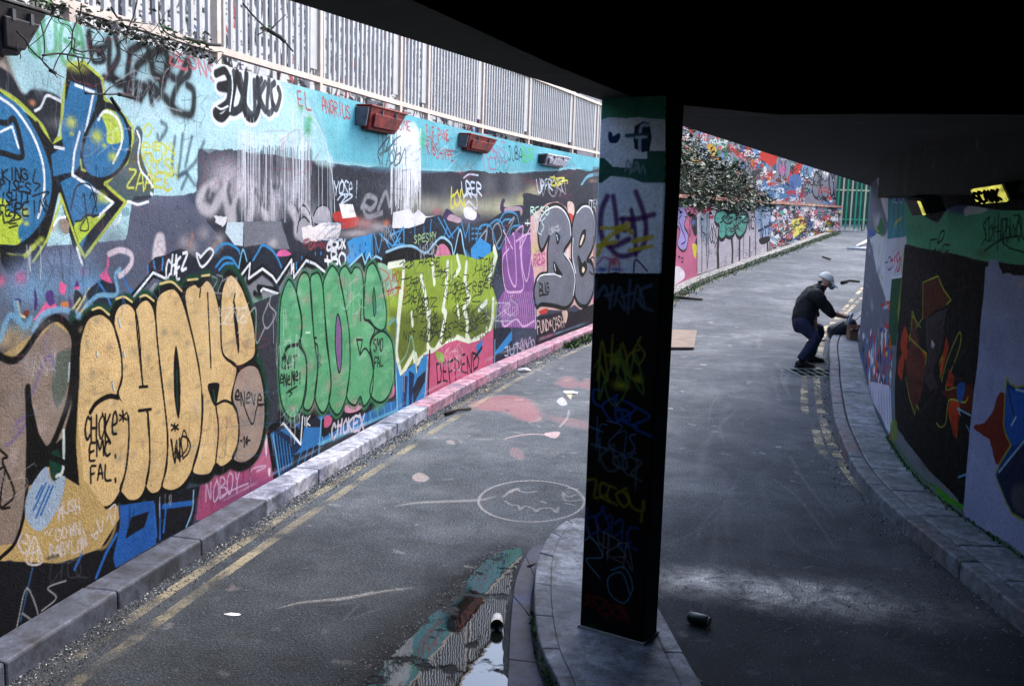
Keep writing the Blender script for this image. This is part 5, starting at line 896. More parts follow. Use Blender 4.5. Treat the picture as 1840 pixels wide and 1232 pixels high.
def wall_mesh(name, cu, s0, s1, z0, z1, side, thick, cv, mats, ds=.35, parent=None):
    """wall along cu; painted face on the given side (+1 right of travel), z0/z1 numbers or functions of Y"""
    mb = MB(); n_ = max(2, int((s1 - s0) / ds)); ss = np.linspace(s0, s1, n_ + 1)
    fz0 = z0 if callable(z0) else (lambda Y: z0); fz1 = z1 if callable(z1) else (lambda Y: z1)
    P = cu.at(ss); Q_ = cu.off(ss, -side * thick)
    uvf = lambda s_, z: ((s_ - cv.u0) / (cv.u1 - cv.u0), (z - cv.v0) / (cv.v1 - cv.v0))
    for i in range(n_):
        a, b = P[i], P[i + 1]; c_, d = Q_[i], Q_[i + 1]; za0, zb0, za1, zb1 = fz0(a[1]), fz0(b[1]), fz1(a[1]), fz1(b[1])
        uv = [uvf(ss[i], za0), uvf(ss[i + 1], zb0), uvf(ss[i + 1], zb1), uvf(ss[i], za1)]
        F1 = [(*a, za0), (*b, zb0), (*b, zb1), (*a, za1)]
        if side < 0: F1 = F1[::-1]; uv = uv[::-1]
        mb.quad(*F1, uv=uv, mi=0)
        T = [(*a, za1), (*b, zb1), (*d, zb1), (*c_, za1)]; Bk = [(*c_, za1), (*d, zb1), (*d, zb0), (*c_, za0)]
        if side < 0: T = T[::-1]; Bk = Bk[::-1]
        mb.quad(*T, mi=1); mb.quad(*Bk, mi=1)
    for i, fl in ((0, False), (n_, True)):
        a, c_ = P[i], Q_[i]; E_ = [(*a, fz0(a[1])), (*a, fz1(a[1])), (*c_, fz1(a[1])), (*c_, fz0(a[1]))]
        mb.quad(*(E_[::-1] if fl != (side < 0) else E_), mi=1)
    return mb.build(name, mats, parent)

# ============================================================ ground
def asphalt():
    mt, n, b = nodes('asphalt'); tc = n.nodes.new('ShaderNodeTexCoord'); co = tc.outputs['Object']
    big = noise(n, .7, 6, .6, co); mid = noise(n, 4, 7, .75, co, .5); fine = noise(n, 70, 4, .75, co); v = n.nodes.new('ShaderNodeTexVoronoi'); v.inputs['Scale'].default_value = 110; L(n, co, v.inputs['Vector'])
    r1 = ramp(n, big.outputs[0], [(.3, (.031, .039, .050)), (.7, (.064, .075, .090))]); r2 = ramp(n, mid.outputs[0], [(.3, .62), (.7, 1.35)]); r3 = ramp(n, fine.outputs[0], [(.3, .35), (.5, 1.0), (.66, 2.6)])
    rv = ramp(n, v.outputs['Color'], [(.0, .8), (1, 1.25)])
    c1 = mix(n, 1., r1.outputs[0], r2.outputs[0], 'MULTIPLY'); c1 = mix(n, 1., c1, r3.outputs[0], 'MULTIPLY'); c1 = mix(n, .7, c1, rv.outputs[0], 'MULTIPLY')
    img = road_paint.image(True); t = n.nodes.new('ShaderNodeTexImage'); t.image = img; t.extension = 'CLIP'; uv = n.nodes.new('ShaderNodeUVMap'); uv.uv_map = 'UVMap'; L(n, uv.outputs[0], t.inputs[0])
    wear = ramp(n, fine.outputs[0], [(.4, .2), (.58, 1.)]); ml = n.nodes.new('ShaderNodeMath'); ml.operation = 'MULTIPLY'; L(n, t.outputs[1], ml.inputs[0]); L(n, wear.outputs[0], ml.inputs[1])
    c2 = mix(n, ml.outputs[0], c1, t.outputs[0])
    # damp trodden strip near the pillar: darker and smoother
    gm = n.nodes.new('ShaderNodeVectorMath'); gm.operation = 'SUBTRACT'; L(n, co, gm.inputs[0]); gm.inputs[1].default_value = (1.75, 5.72, 0)
    rot = n.nodes.new('ShaderNodeVectorRotate'); rot.inputs['Angle'].default_value = .25; L(n, gm.outputs[0], rot.inputs[0])
    sc = n.nodes.new('ShaderNodeVectorMath'); sc.operation = 'MULTIPLY'; L(n, rot.outputs[0], sc.inputs[0]); sc.inputs[1].default_value = (.72, 2.6, 0)
    wob = noise(n, 2.2, 4, .6, co); ln = n.nodes.new('ShaderNodeVectorMath'); ln.operation = 'LENGTH'; L(n, sc.outputs[0], ln.inputs[0])
    ad = n.nodes.new('ShaderNodeMath'); ad.operation = 'ADD'; L(n, ln.outputs['Value'], ad.inputs[0]); wq = n.nodes.new('ShaderNodeMath'); wq.operation = 'MULTIPLY'; wq.inputs[1].default_value = .9; L(n, wob.outputs[0], wq.inputs[0]); L(n, wq.outputs[0], ad.inputs[1])
    wet = ramp(n, ad.outputs[0], [(.75, 1.), (1.45, 0.)])
    wetp = ramp(n, big.outputs[0], [(.5, 0.), (.64, .1)])
    # wet ground round the puddle
    g2_ = n.nodes.new('ShaderNodeVectorMath'); g2_.operation = 'SUBTRACT'; L(n, co, g2_.inputs[0]); g2_.inputs[1].default_value = (-.28, 5.15, 0)
    ro2 = n.nodes.new('ShaderNodeVectorRotate'); ro2.inputs['Angle'].default_value = .31; L(n, g2_.outputs[0], ro2.inputs[0])
    sc2 = n.nodes.new('ShaderNodeVectorMath'); sc2.operation = 'MULTIPLY'; L(n, ro2.outputs[0], sc2.inputs[0]); sc2.inputs[1].default_value = (2.6, .68, 0)
    ln2 = n.nodes.new('ShaderNodeVectorMath'); ln2.operation = 'LENGTH'; L(n, sc2.outputs[0], ln2.inputs[0])
    ad2 = n.nodes.new('ShaderNodeMath'); ad2.operation = 'ADD'; L(n, ln2.outputs['Value'], ad2.inputs[0]); L(n, wq.outputs[0], ad2.inputs[1]); wet2 = ramp(n, ad2.outputs[0], [(1.15, 1.), (1.5, 0.)])
    wet2 = ramp(n, ad2.outputs[0], [(.55, 1.), (.9, 0.)]) if False else wet2
    hm = n.nodes.new('ShaderNodeMapRange'); L(n, ad2.outputs[0], hm.inputs[0]); hm.inputs[1].default_value = 1.05; hm.inputs[2].default_value = 1.5; hm.inputs[3].default_value = 1.; hm.inputs[4].default_value = 0.
    hw = n.nodes.new('ShaderNodeMapRange'); L(n, ad.outputs[0], hw.inputs[0]); hw.inputs[1].default_value = .7; hw.inputs[2].default_value = 1.5; hw.inputs[3].default_value = 1.; hw.inputs[4].default_value = 0.
    m3 = n.nodes.new('ShaderNodeMath'); m3.operation = 'MAXIMUM'; m3.inputs[0].default_value = 0; brk = ramp(n, mid.outputs[0], [(.38, .25), (.6, 1.)]); hwb = n.nodes.new('ShaderNodeMath'); hwb.operation = 'MULTIPLY'; L(n, hw.outputs[0], hwb.inputs[0]); L(n, brk.outputs[0], hwb.inputs[1]); L(n, hwb.outputs[0], m3.inputs[1])
    c2 = mix(n, hm.outputs[0], c2, mix(n, 1., c2, (.36, .36, .38), 'MULTIPLY'))
    # shade over the near road, put into its colour with an uneven edge; lighter beyond
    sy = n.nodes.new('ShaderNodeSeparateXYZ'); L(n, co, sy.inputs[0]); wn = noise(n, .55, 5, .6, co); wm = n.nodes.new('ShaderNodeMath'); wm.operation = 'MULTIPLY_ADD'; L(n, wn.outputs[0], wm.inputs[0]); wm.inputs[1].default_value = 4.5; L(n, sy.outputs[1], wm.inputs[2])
    near_shade = n.nodes.new('ShaderNodeMapRange'); L(n, wm.outputs[0], near_shade.inputs[0]); near_shade.inputs[1].default_value = 6.8; near_shade.inputs[2].default_value = 10.4; near_shade.inputs[3].default_value = .34; near_shade.inputs[4].default_value = 1.1
    c2 = mix(n, 1., c2, near_shade.outputs[0], 'MULTIPLY')
    mx = n.nodes.new('ShaderNodeMath'); mx.operation = 'MAXIMUM'; L(n, m3.outputs[0], mx.inputs[0]); L(n, wetp.outputs[0], mx.inputs[1])
    rgh = n.nodes.new('ShaderNodeMapRange'); L(n, mx.outputs[0], rgh.inputs[0]); rgh.inputs[3].default_value = .82; rgh.inputs[4].default_value = .2; L(n, rgh.outputs[0], b.inputs['Roughness'])
    L(n, c2, b.inputs['Base Color']); b.inputs['Specular IOR Level'].default_value = .5; mx8 = n.nodes.new('ShaderNodeMapRange'); L(n, mx.outputs[0], mx8.inputs[0]); mx8.inputs[3].default_value = .15; mx8.inputs[4].default_value = 1.; L(n, mx8.outputs[0], b.inputs['Specular IOR Level'])
    a2 = n.nodes.new('ShaderNodeMath'); a2.operation = 'ADD'; L(n, fine.outputs[0], a2.inputs[0]); L(n, v.outputs['Distance'], a2.inputs[1]); bb = bump(n, b, a2.outputs[0], .55, .006); bs = n.nodes.new('ShaderNodeMapRange'); L(n, mx.outputs[0], bs.inputs[0]); bs.inputs[3].default_value = .8; bs.inputs[4].default_value = .42; L(n, bs.outputs[0], bb.inputs['Strength'])
    return mt
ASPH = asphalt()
mb = MB(); xs = [-160, -60, -20, -8, -3, 0, 3, 5, 8, 13, 20, 40, 80, 200]; ys = [-160, -60, -20, -8, 0, 3, 6, 9, 12, 15, 18, 18.5, 19, 19.5, 20, 20.5, 21, 21.5, 23, 25, 30, 38, 47, 60, 100, 240]
for i in range(len(xs) - 1):
    for j in range(len(ys) - 1):
        q = [(xs[i], ys[j]), (xs[i + 1], ys[j]), (xs[i + 1], ys[j + 1]), (xs[i], ys[j + 1])]
        mb.quad(*[(x, y, gzf(min(y, 60))) for x, y in q], uv=[((x - RX0) / (RX1 - RX0), (y - RY0) / (RY1 - RY0)) for x, y in q])
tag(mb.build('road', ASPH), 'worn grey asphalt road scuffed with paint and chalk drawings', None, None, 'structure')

# painted double yellow lines, worn through
def yellow(op=.62, nm='worn_yellow_paint'):
    mt, n, b = nodes(nm); tc = n.nodes.new('ShaderNodeTexCoord'); nz = noise(n, 34, 6, .75, tc.outputs['Object']); nb = noise(n, 2.2, 4, .6, tc.outputs['Object'])
    r = ramp(n, nz.outputs[0], [(.36, 0.), (.5, 1.)]); rb = ramp(n, nb.outputs[0], [(.4, .05), (.62, 1.)]); mu = n.nodes.new('ShaderNodeMath'); mu.operation = 'MULTIPLY'; L(n, r.outputs[0], mu.inputs[0]); L(n, rb.outputs[0], mu.inputs[1])
    mu2 = n.nodes.new('ShaderNodeMath'); mu2.operation = 'MULTIPLY'; mu2.inputs[1].default_value = op; L(n, mu.outputs[0], mu2.inputs[0]); L(n, mu2.outputs[0], b.inputs['Alpha'])
    c_ = ramp(n, nb.outputs[0], [(.3, (.36, .30, .17)), (.7, (.56, .48, .31))]); L(n, c_.outputs[0], b.inputs['Base Color']); b.inputs['Roughness'].default_value = .8; return mt
YEL = yellow(.34); YEL2 = yellow(.95, 'yellow_paint')
def strip(name, P, w_, label, ym=None):
    P = smooth(P, False, 6); mb = MB(); d = np.gradient(P, axis=0); d /= np.linalg.norm(d, axis=1)[:, None]; nr = np.stack([d[:, 1], -d[:, 0]], 1) * w_ / 2
    for i in range(len(P) - 1):
        q = [P[i] - nr[i], P[i] + nr[i], P[i + 1] + nr[i + 1], P[i + 1] - nr[i + 1]]
        mb.quad(*[(a[0], a[1], gzf(a[1]) + .004) for a in q])
    return tag(mb.build(name, ym or YEL), label, None, None, 'structure')
def offs(cu, o, ya, yb, n_=24): return cu.off(np.linspace(cu.sY(ya), cu.sY(yb), n_), o)
strip('yellow_line', offs(LEFT, .34, 2.6, 30), .075, 'outer worn yellow line beside the graffiti wall kerb')
strip('yellow_line', offs(LEFT, .50, 2.6, 30), .075, 'inner worn yellow line beside the graffiti wall kerb')
g2 = lambda s_: [tuple(gnd(float(a), float(b))[:2]) for a, b in (q.split(',') for q in s_.split())]
strip('yellow_line', g2("1552,515 1500,575 1482,600 1473,640 1468,690 1480,760 1505,820 1540,870 1580,910"), .085, 'inner yellow line along the curved right kerb', YEL2)
strip('yellow_line', g2("1553,530 1510,572 1462,600 1448,640 1445,690 1446,745"), .085, 'outer faded yellow line passing the drain by the person', YEL2)
strip('yellow_line', g2("1466,772 1473,800 1482,818"), .085, 'short faded remnant of outer yellow line near right kerb', YEL2)

# ============================================================ kerbs and pavements made of stones and slabs
def kmat(name, c1, c2, c3):
    mt, n, b = nodes(name); tc = n.nodes.new('ShaderNodeTexCoord'); co = tc.outputs['Object']; n1 = noise(n, 1.6, 5, .65, co, .6); n2 = noise(n, 9, 6, .7, co); n3 = noise(n, 60, 3, .7, co)
    r = ramp(n, n1.outputs[0], [(.34, tuple(lin(c1))), (.5, tuple(lin(c2))), (.66, tuple(lin(c3)))]); r2 = ramp(n, n2.outputs[0], [(.34, .25), (.6, 1.15)]); r3 = ramp(n, n3.outputs[0], [(.3, .6), (.7, 1.25)])
    L(n, mix(n, 1., mix(n, 1., r.outputs[0], r2.outputs[0], 'MULTIPLY'), r3.outputs[0], 'MULTIPLY'), b.inputs['Base Color']); b.inputs['Roughness'].default_value = .75; bump(n, b, n2.outputs[0], .5, .01); return mt
KL1 = kmat('kerb_blue_grey', (38, 43, 55), (70, 76, 92), (42, 44, 52)); KL2 = kmat('kerb_white_splashed', (186, 186, 198), (140, 146, 164), (90, 96, 118)); KL3 = kmat('kerb_pink', (150, 92, 116), (166, 128, 146), (92, 80, 108)); KR1 = kmat('kerb_right', (112, 120, 134), (90, 98, 110), (104, 80, 88)); KR2 = kmat('slab_right', (126, 136, 150), (100, 108, 120), (82, 96, 106)); KI = kmat('island_slab', (140, 146, 156), (92, 98, 110), (60, 68, 80)); KI2 = kmat('island_channel', (26, 44, 96), (44, 50, 72), (40, 40, 56))
def stones(parent, cu, s0, s1, L_, o0, o1, h, mfun, name='kerb_stone', gap=.003, rnd=.003, side=1, depth=.15):
    n_ = max(1, int(round((s1 - s0) / L_)))
    for k in range(n_):
        a, b = s0 + (s1 - s0) * k / n_ + gap / 2, s0 + (s1 - s0) * (k + 1) / n_ - gap / 2; ss = np.linspace(a, b, 3); dz = random.uniform(-rnd, rnd); do = random.uniform(-rnd, rnd)
        I, O_ = cu.off(ss, side * o0), cu.off(ss, side * (o1 + do)); mb = MB(); kk = 0
        for i in range(2):
            z0 = gzf(I[i][1]) - depth; z1a, z1b = gzf(I[i][1]) + h + dz, gzf(I[i + 1][1]) + h + dz
            q = [(*I[i], z1a), (*O_[i], z1a), (*O_[i + 1], z1b), (*I[i + 1], z1b)]
            if side < 0: q = q[::-1]
            mb.quad(*q)
            f = [(*O_[i], z0), (*O_[i + 1], z0), (*O_[i + 1], z1b), (*O_[i], z1a)]; g_ = [(*I[i + 1], z0), (*I[i], z0), (*I[i], z1a), (*I[i + 1], z1b)]
            if side < 0: f = f[::-1]; g_ = g_[::-1]
            mb.quad(*f); mb.quad(*g_)
        for i in (0, 2):
            z1 = gzf(I[i][1]) + h + dz; e = [(*I[i], z0), (*O_[i], z0), (*O_[i], z1), (*I[i], z1)]
            mb.quad(*(e if (i == 0) == (side > 0) else e[::-1]))
        # weld for the bevel
        me = mb.mesh(name); bm = bmesh.new(); bm.from_mesh(me); bmesh.ops.remove_doubles(bm, verts=bm.verts, dist=.0005); bm.to_mesh(me); bm.free()
        o = link(name, me, mfun(.5 * (a + b)), parent); bv = o.modifiers.new('bevel', 'BEVEL'); bv.width = .014; bv.segments = 2; bv.limit_method = 'ANGLE'
kl = empty('left_kerb', (-2.2, 5, 0), 'low paint splashed kerb along the foot of the graffiti wall', None, None, 'structure')
sA = LEFT.sY(8.6); sB = LEFT.sY(10.2)
stones(kl, LEFT, LEFT.sY(2.6), LEFT.sY(19.6), .9, 0.004, .215, .115, lambda s_: KL1 if s_ < LEFT.sY(7.2) else (KL2 if s_ < sB else KL3))
kf = empty('far_kerb', (4, 26, .3), 'low mossy kerb along the far brick wall', None, None, 'structure')
stones(kf, LEFT, LEFT.sY(19.65), LEFT.sY(44), 1.2, .004, .30, .10, lambda s_: CONC)
kr = empty('right_kerb', (3, 7, 0), 'curved stone kerb edging the right pavement', None, None, 'structure')
rp = empty('right_pavement', (3.2, 7, 0), 'narrow slabbed pavement below the curved right wall', None, None, 'structure')
stones(kr, RIGHT, RIGHT.sY(2.6), RIGHT.sY(30), .85, .335, .46, .12, lambda s_: KR1, side=-1)
stones(rp, RIGHT, RIGHT.sY(2.6), RIGHT.sY(30), .62, .0, .325, .118, lambda s_: KR2, 'paving_slab', side=-1)
# island the pillar stands on
isl = np.array([(.27, 4.18), (.19, 4.6), (.165, 5.0), (.17, 5.45), (.21, 5.95), (.30, 6.35), (.42, 6.62), (.55, 6.66), (.68, 6.3), (.76, 5.7), (.83, 5.2), (.88, 4.6), (.92, 4.2), (1.0, 3.4), (1.0, 2.2), (.5, 1.6), (.35, 2.6), (.32, 3.5)])
IC = smooth(isl, True, 4)
isd = empty('traffic_island', (.5, 5, 0), 'pointed raised concrete island under the pillar', None, None, 'structure')
mb = MB(); cen = IC.mean(0); inner = cen + (IC - cen) * np.array([.72, .95]); mb.prism([tuple(q) for q in cen + (IC - cen) * np.array([.735, .953])], -.1, .1195); mb.build('island_top', KI, isd)
n_ = len(IC)
for k in range(0, n_, 4):
    idx = [(k + j) % n_ for j in range(5)]; o_, i_ = IC[idx], inner[idx] + (IC[idx] - inner[idx]) * .06
    o_ = o_.copy(); o_[0] += (o_[1] - o_[0]) * .03; i_ = i_.copy(); i_[0] += (i_[1] - i_[0]) * .03
    mb = MB(); mb.prism([tuple(q) for q in o_] + [tuple(q) for q in i_[::-1]], -.1, .122 + random.uniform(-.002, .002)); mb.build('kerb_stone', KI, isd, .01)
ch = [(.02, 4.1), (.03, 4.6), (.04, 5.2), (.07, 5.8), (.16, 6.3), (.24, 6.42)]; inn = [(.25, 6.3), (.20, 5.95), (.155, 5.45), (.15, 5.0), (.175, 4.6), (.25, 4.15)]
oc, ic = smooth(ch, False, 6), smooth(inn[::-1], False, 6)
m0 = min(len(oc), len(ic)); oc = oc[np.linspace(0, len(oc) - 1, 25).astype(int)]; ic = ic[np.linspace(0, len(ic) - 1, 25).astype(int)]
for k in range(4):
    a = oc[k * 6:k * 6 + 7].copy(); b_ = ic[k * 6:k * 6 + 7].copy(); a[0] += (a[1] - a[0]) * .06; b_[0] += (b_[1] - b_[0]) * .06
    mb = MB(); mb.prism([tuple(q) for q in b_][::1] + [tuple(q) for q in a[::-1]], -.05, .014 + random.uniform(0, .004)); mb.build('channel_stone', KI2, isd, .004)

# ============================================================ walls
PL = mat_paint(cw); WTOP = mat('wall_top_render', (70, 70, 72), .9, .4, 6, .4)
wl = wall_mesh('graffiti_wall', LEFT, sL0, sL1, -.1, WALL_TOP, 1, .32, cw, [PL, WTOP], .25)
cN = Canvas('near_wall_paint', 0, sL0, 0, WALL_TOP, 8, 8, (70, 110, 120), None); cN.grime(.3, 3, 6)
wn = wall_mesh('near_wall', LEFT, 0.02, sL0 - .002, -.1, WALL_TOP, 1, .32, cN, [mat_paint(cN), WTOP], .5); tag(wn, 'continuation of the retaining wall beside the viewpoint', None, None, 'structure')
tag(wl, 'long turquoise retaining wall covered in throw-ups and tags, railing on top', 'wall')
PF = mat_paint(cfar, bmp=.5); 
wf = wall_mesh('brick_retaining_wall', LEFT, LEFT.sY(Y_SPLIT) + .01, LEFT.sY(46.6), lambda Y: gzf(Y) - .1, 2.52, 1, .3, cfar, [PF, WTOP], .5)
tag(wf, 'lower far retaining wall with painted white brick and teal throw-up under a ledge', 'wall')
mb = MB(); ss = np.linspace(LEFT.sY(24.0), LEFT.sY(46.6), 30)
a, b_ = LEFT.off(ss, .07), LEFT.off(ss, -.34)
for i in range(len(ss) - 1): mb.hexa([(*b_[i], 2.522), (*a[i], 2.522), (*a[i + 1], 2.522), (*b_[i + 1], 2.522), (*b_[i], 2.61), (*a[i], 2.61), (*a[i + 1], 2.61), (*b_[i + 1], 2.61)])
mb.build('coping', kmat('coping_paint', (190, 170, 120), (150, 70, 60), (90, 90, 84)), wf)
wu = wall_mesh('upper_wall', UPW, 0, UPW.L, 2.3, 6.1, 1, .3, cup, [mat_paint(cup), WTOP], .6)
tag(wu, 'tall red and blue graffiti wall standing back above the ledge', 'wall')
wb = wall_mesh('building', BLD, 0, BLD.L - .02, 2.9, 6.3, 1, .4, cbd, [mat_paint(cbd), WTOP], .6)
tag(wb, 'white building wall scrawled with black tags behind the steel railing', 'building')
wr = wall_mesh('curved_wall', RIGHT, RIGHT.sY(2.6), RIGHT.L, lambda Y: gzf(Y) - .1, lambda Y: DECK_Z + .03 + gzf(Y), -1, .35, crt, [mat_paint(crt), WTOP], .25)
tag(wr, 'curved underpass wall with black, green and lavender graffiti on the right', 'wall')
# upper pavement and planter earth
mb = MB(); ss = np.linspace(0.5, sL1, 40)
for i in range(29):
    a, b_ = LEFT.off(ss[i], -.3), LEFT.off(ss[i + 1], -.3); mb.quad((a[0] - 9, a[1], 3.02), (*a, 3.02), (*b_, 3.02), (b_[0] - 9, b_[1], 3.02))
tag(mb.build('upper_pavement', CONC), 'upper level pavement behind the railing', None, None, 'structure')
mb = MB(); ss = np.linspace(LEFT.sY(19.7), LEFT.sY(46.5), 30)
for i in range(29):
    a, b_ = LEFT.off(ss[i], -.2), LEFT.off(ss[i + 1], -.2); c1, d1 = LEFT.off(ss[i], -5.2), LEFT.off(ss[i + 1], -5.2); mb.quad((*c1, 2.5), (*a, 2.5), (*b_, 2.5), (*d1, 2.5))
tag(mb.build('planter_earth', mat('earth', (60, 52, 42), .95, .5, 9, .8, dist=.03)), 'dark earth of the raised planter above the ledge', None, None, 'structure')

# ============================================================ overhead slab
ex = lambda Y: .45 * Y - 1.83
dk = empty('bridge_deck', (1, 5, 2.77), 'dark sooty concrete bridge deck overhead with downstand edge beam', 'bridge')
EDGE = [(ex(18.6), 18.6), (ex(14), 14), (ex(9), 9), (ex(6), 6), (ex(4.86), 4.86), (ex(2.5), 2.5), (ex(-8), -8), (ex(-8) + .35, -8)]
low = EDGE + [(-.34, 2.5), (.11, 3.75), (.60, 4.95), (1.38, 5.42), (1.95, 5.18), (3.1, 4.9), (3.1, -8), (4.6, -8), (4.6, 6), (5.6, 11), (8.0, 18.6)]
def ngon(mb, poly, z0, z1):
    bm = bmesh.new(); vs_ = [bm.verts.new((x, y, z0)) for x, y in poly]; f = bm.faces.new(vs_); bmesh.ops.triangulate(bm, faces=[f]); bm.verts.index_update()
    k = len(mb.v); n_ = len(poly)
    mb.v += [(float(x), float(y), z0) for x, y in poly] + [(float(x), float(y), z1) for x, y in poly]
    for t in bm.faces:
        ii = [v.index for v in t.verts]; mb.face([k + i for i in ii]); mb.face([k + n_ + i for i in ii][::-1])
    for i in range(n_): j = (i + 1) % n_; mb.face((k + i, k + j, k + n_ + j, k + n_ + i))
    bm.free()
SOOT = None
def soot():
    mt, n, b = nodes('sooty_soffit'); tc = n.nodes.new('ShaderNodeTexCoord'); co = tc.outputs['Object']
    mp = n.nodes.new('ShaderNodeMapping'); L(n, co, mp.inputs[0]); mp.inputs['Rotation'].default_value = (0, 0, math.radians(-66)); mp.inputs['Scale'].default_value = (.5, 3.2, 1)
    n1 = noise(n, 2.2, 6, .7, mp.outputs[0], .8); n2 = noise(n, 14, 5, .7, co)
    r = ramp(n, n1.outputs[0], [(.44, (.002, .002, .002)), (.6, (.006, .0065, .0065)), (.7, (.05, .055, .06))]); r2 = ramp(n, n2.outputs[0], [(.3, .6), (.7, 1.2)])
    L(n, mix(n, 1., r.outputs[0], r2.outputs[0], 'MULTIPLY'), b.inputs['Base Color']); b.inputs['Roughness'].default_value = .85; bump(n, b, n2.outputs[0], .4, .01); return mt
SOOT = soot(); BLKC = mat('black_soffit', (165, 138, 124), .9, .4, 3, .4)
mb = MB(); ss = np.linspace(RIGHT.sY(.5), RIGHT.sY(9.6), 24); a_, b_ = RIGHT.off(ss, -.001), RIGHT.off(ss, -.27)
for i in range(23): mb.hexa([(*b_[i], 2.42), (*a_[i], 2.42), (*a_[i + 1], 2.42), (*b_[i + 1], 2.42), (*b_[i], 2.9), (*a_[i], 2.9), (*a_[i + 1], 2.9), (*b_[i + 1], 2.9)])
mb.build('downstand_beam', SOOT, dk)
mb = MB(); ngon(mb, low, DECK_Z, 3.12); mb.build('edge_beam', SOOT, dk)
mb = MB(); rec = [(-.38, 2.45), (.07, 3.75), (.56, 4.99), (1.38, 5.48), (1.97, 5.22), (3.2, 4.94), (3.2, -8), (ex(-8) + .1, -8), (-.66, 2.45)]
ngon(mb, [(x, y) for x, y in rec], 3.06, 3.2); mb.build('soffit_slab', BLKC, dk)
mb = MB(); mb.box((-6.2, -3.1, 3.6), (9.6, 10.0, .35)); mb.build('shade_slab', DARKC, dk)  # added slab out of view, shades the near wall, kerb and road
mb = MB(); ngon(mb, [(ex(-8) + .02, -8), (4.6, -8), (4.6, 6), (5.6, 11), (8.0, 18.6), (ex(18.6) + .1, 18.6), (ex(2.5) + .1, 2.5)], 3.21, 3.36); mb.build('deck_slab', DARKC, dk)
# faint whitewash swirl brushed on the soffit
sw = MB()
def onsoff(x, y, z): d = ray(x, y); t = (z - CAM_H) / d[2]; return (d[0] * t, d[1] * t)
swp = smooth([onsoff(x, y, 3.056) for x, y in ((1500, 10), (1380, 26), (1230, 36), (1200, 46), (1260, 66), (1370, 88), (1480, 90), (1570, 72), (1620, 92))], False, 6)
for i in range(len(swp) - 1):
    d = swp[i + 1] - swp[i]; d /= np.linalg.norm(d) + 1e-9; nr = np.array([d[1], -d[0]]) * .022 * (1.5 - abs(i / len(swp) - .5))
    sw.quad((*(swp[i] - nr), 3.056), (*(swp[i + 1] - nr), 3.056), (*(swp[i + 1] + nr), 3.056), (*(swp[i] + nr), 3.056))
sw.build('whitewash_mark', mat('whitewash_grey', (235, 240, 236), .9, .6, 6, 0), dk)
# bore of the underpass behind the viewpoint
mb = MB(); mb.box((3.5, -2.8, 1.5), (.3, 10.8, 3.2)); mb.box((-.9, -8.2, 1.5), (9.2, .3, 3.0))
tag(mb.build('underpass_walls', DARKC), 'dark rear walls of the underpass behind the viewpoint', None, None, 'structure')

# ============================================================ pillar
pl = empty('pillar', (.58, 4.8, .12), 'square dark concrete pillar tagged in purple, blue and yellow on the island', 'pillar')
A0, A1 = P0, P1; A2, A3 = P1 + PPER * .17, P0 + PPER * .17
mb = MB(); ptop = 3.07; um = lambda z: z / DECK_Z
mb.quad((*A0, .10), (*A1, .10), (*A1, ptop), (*A0, ptop), uv=[(0, um(.1)), (1, um(.1)), (1, um(ptop)), (0, um(ptop))], mi=0)
for a, b_ in ((A1, A2), (A2, A3), (A3, A0)): mb.quad((*a, .10), (*b_, .10), (*b_, ptop), (*a, ptop), mi=1)
o = mb.build('shaft', [mat_paint(cpl, .55), mat('pillar_black', (24, 22, 22), .8, .5, 9, .4)], pl)
bm = bmesh.new(); bm.from_mesh(o.data); bmesh.ops.remove_doubles(bm, verts=bm.verts, dist=.0005); bm.to_mesh(o.data); bm.free(); bv = o.modifiers.new('bevel', 'BEVEL'); bv.width = .010; bv.segments = 3
mb = MB(); bw = np.array([A0, A1, A2, A3]); bc = bw.mean(0); mb.prism([tuple(bc + (q - bc) * 1.06) for q in bw], .112, .135); mb.build('mortar_foot', CONC, pl, .004)
# ============================================================ railing on the left wall
fn = empty('railing', (-1.9, 6.9, WALL_TOP), 'pale galvanised vertical bar railing on top of the turquoise wall', 'railing')
zr0, zr1 = WALL_TOP + .085, WALL_TOP + 1.0
def path_box(name, cu, s0, s1, off, wdt, z0, z1, m_, parent, n_=40):
    mb = MB(); ss = np.linspace(s0, s1, n_); a, b_ = cu.off(ss, off + wdt / 2), cu.off(ss, off - wdt / 2)
    for i in range(n_ - 1): mb.hexa([(*b_[i], z0), (*a[i], z0), (*a[i + 1], z0), (*b_[i + 1], z0), (*b_[i], z1), (*a[i], z1), (*a[i + 1], z1), (*b_[i + 1], z1)])
    return mb.build(name, m_, parent)
CREAM = mat('cream_galvanised', (182, 166, 154), .55, .25, 7, .12)
path_box('bottom_rail', LEFT, LEFT.sY(2.7), sL1 - .05, -.08, .05, zr0, zr0 + .045, CREAM, fn); path_box('top_rail', LEFT, LEFT.sY(2.7), sL1 - .05, -.08, .06, zr1 - .045, zr1, CREAM, fn)
ws = wall_sight(LEFT); sx = lambda x, y: float(ws(np.array([(x, y)], float))[0][0])
posts = [sx(x, y) for x, y in ((-20, 20), (148, 60), (408, 110), (589, 165), (730, 205), (779, 218), (875, 240), (957, 260), (1035, 275))] + [sL1 - 1.4, sL1 - .3]
bar = MB(); bar.box((0, 0, (zr1 - zr0 - .09) / 2), (.03, .022, zr1 - zr0 - .094)); bme = bar.mesh('bar'); bme.materials.append(GALV)
pst = MB(); pst.box((0, 0, (zr1 - WALL_TOP) / 2 + .01), (.05, .05, zr1 - WALL_TOP + .02)); pst.box((-.0, .0, .006), (.12, .11, .012)); pme = pst.mesh('post'); pme.materials.append(CREAM)
plt = MB(); plt.box((0, 0, (zr1 - zr0) / 2), (.13, .02, zr1 - zr0 - .1)); plm = plt.mesh('plate'); plm.materials.append(GALV)
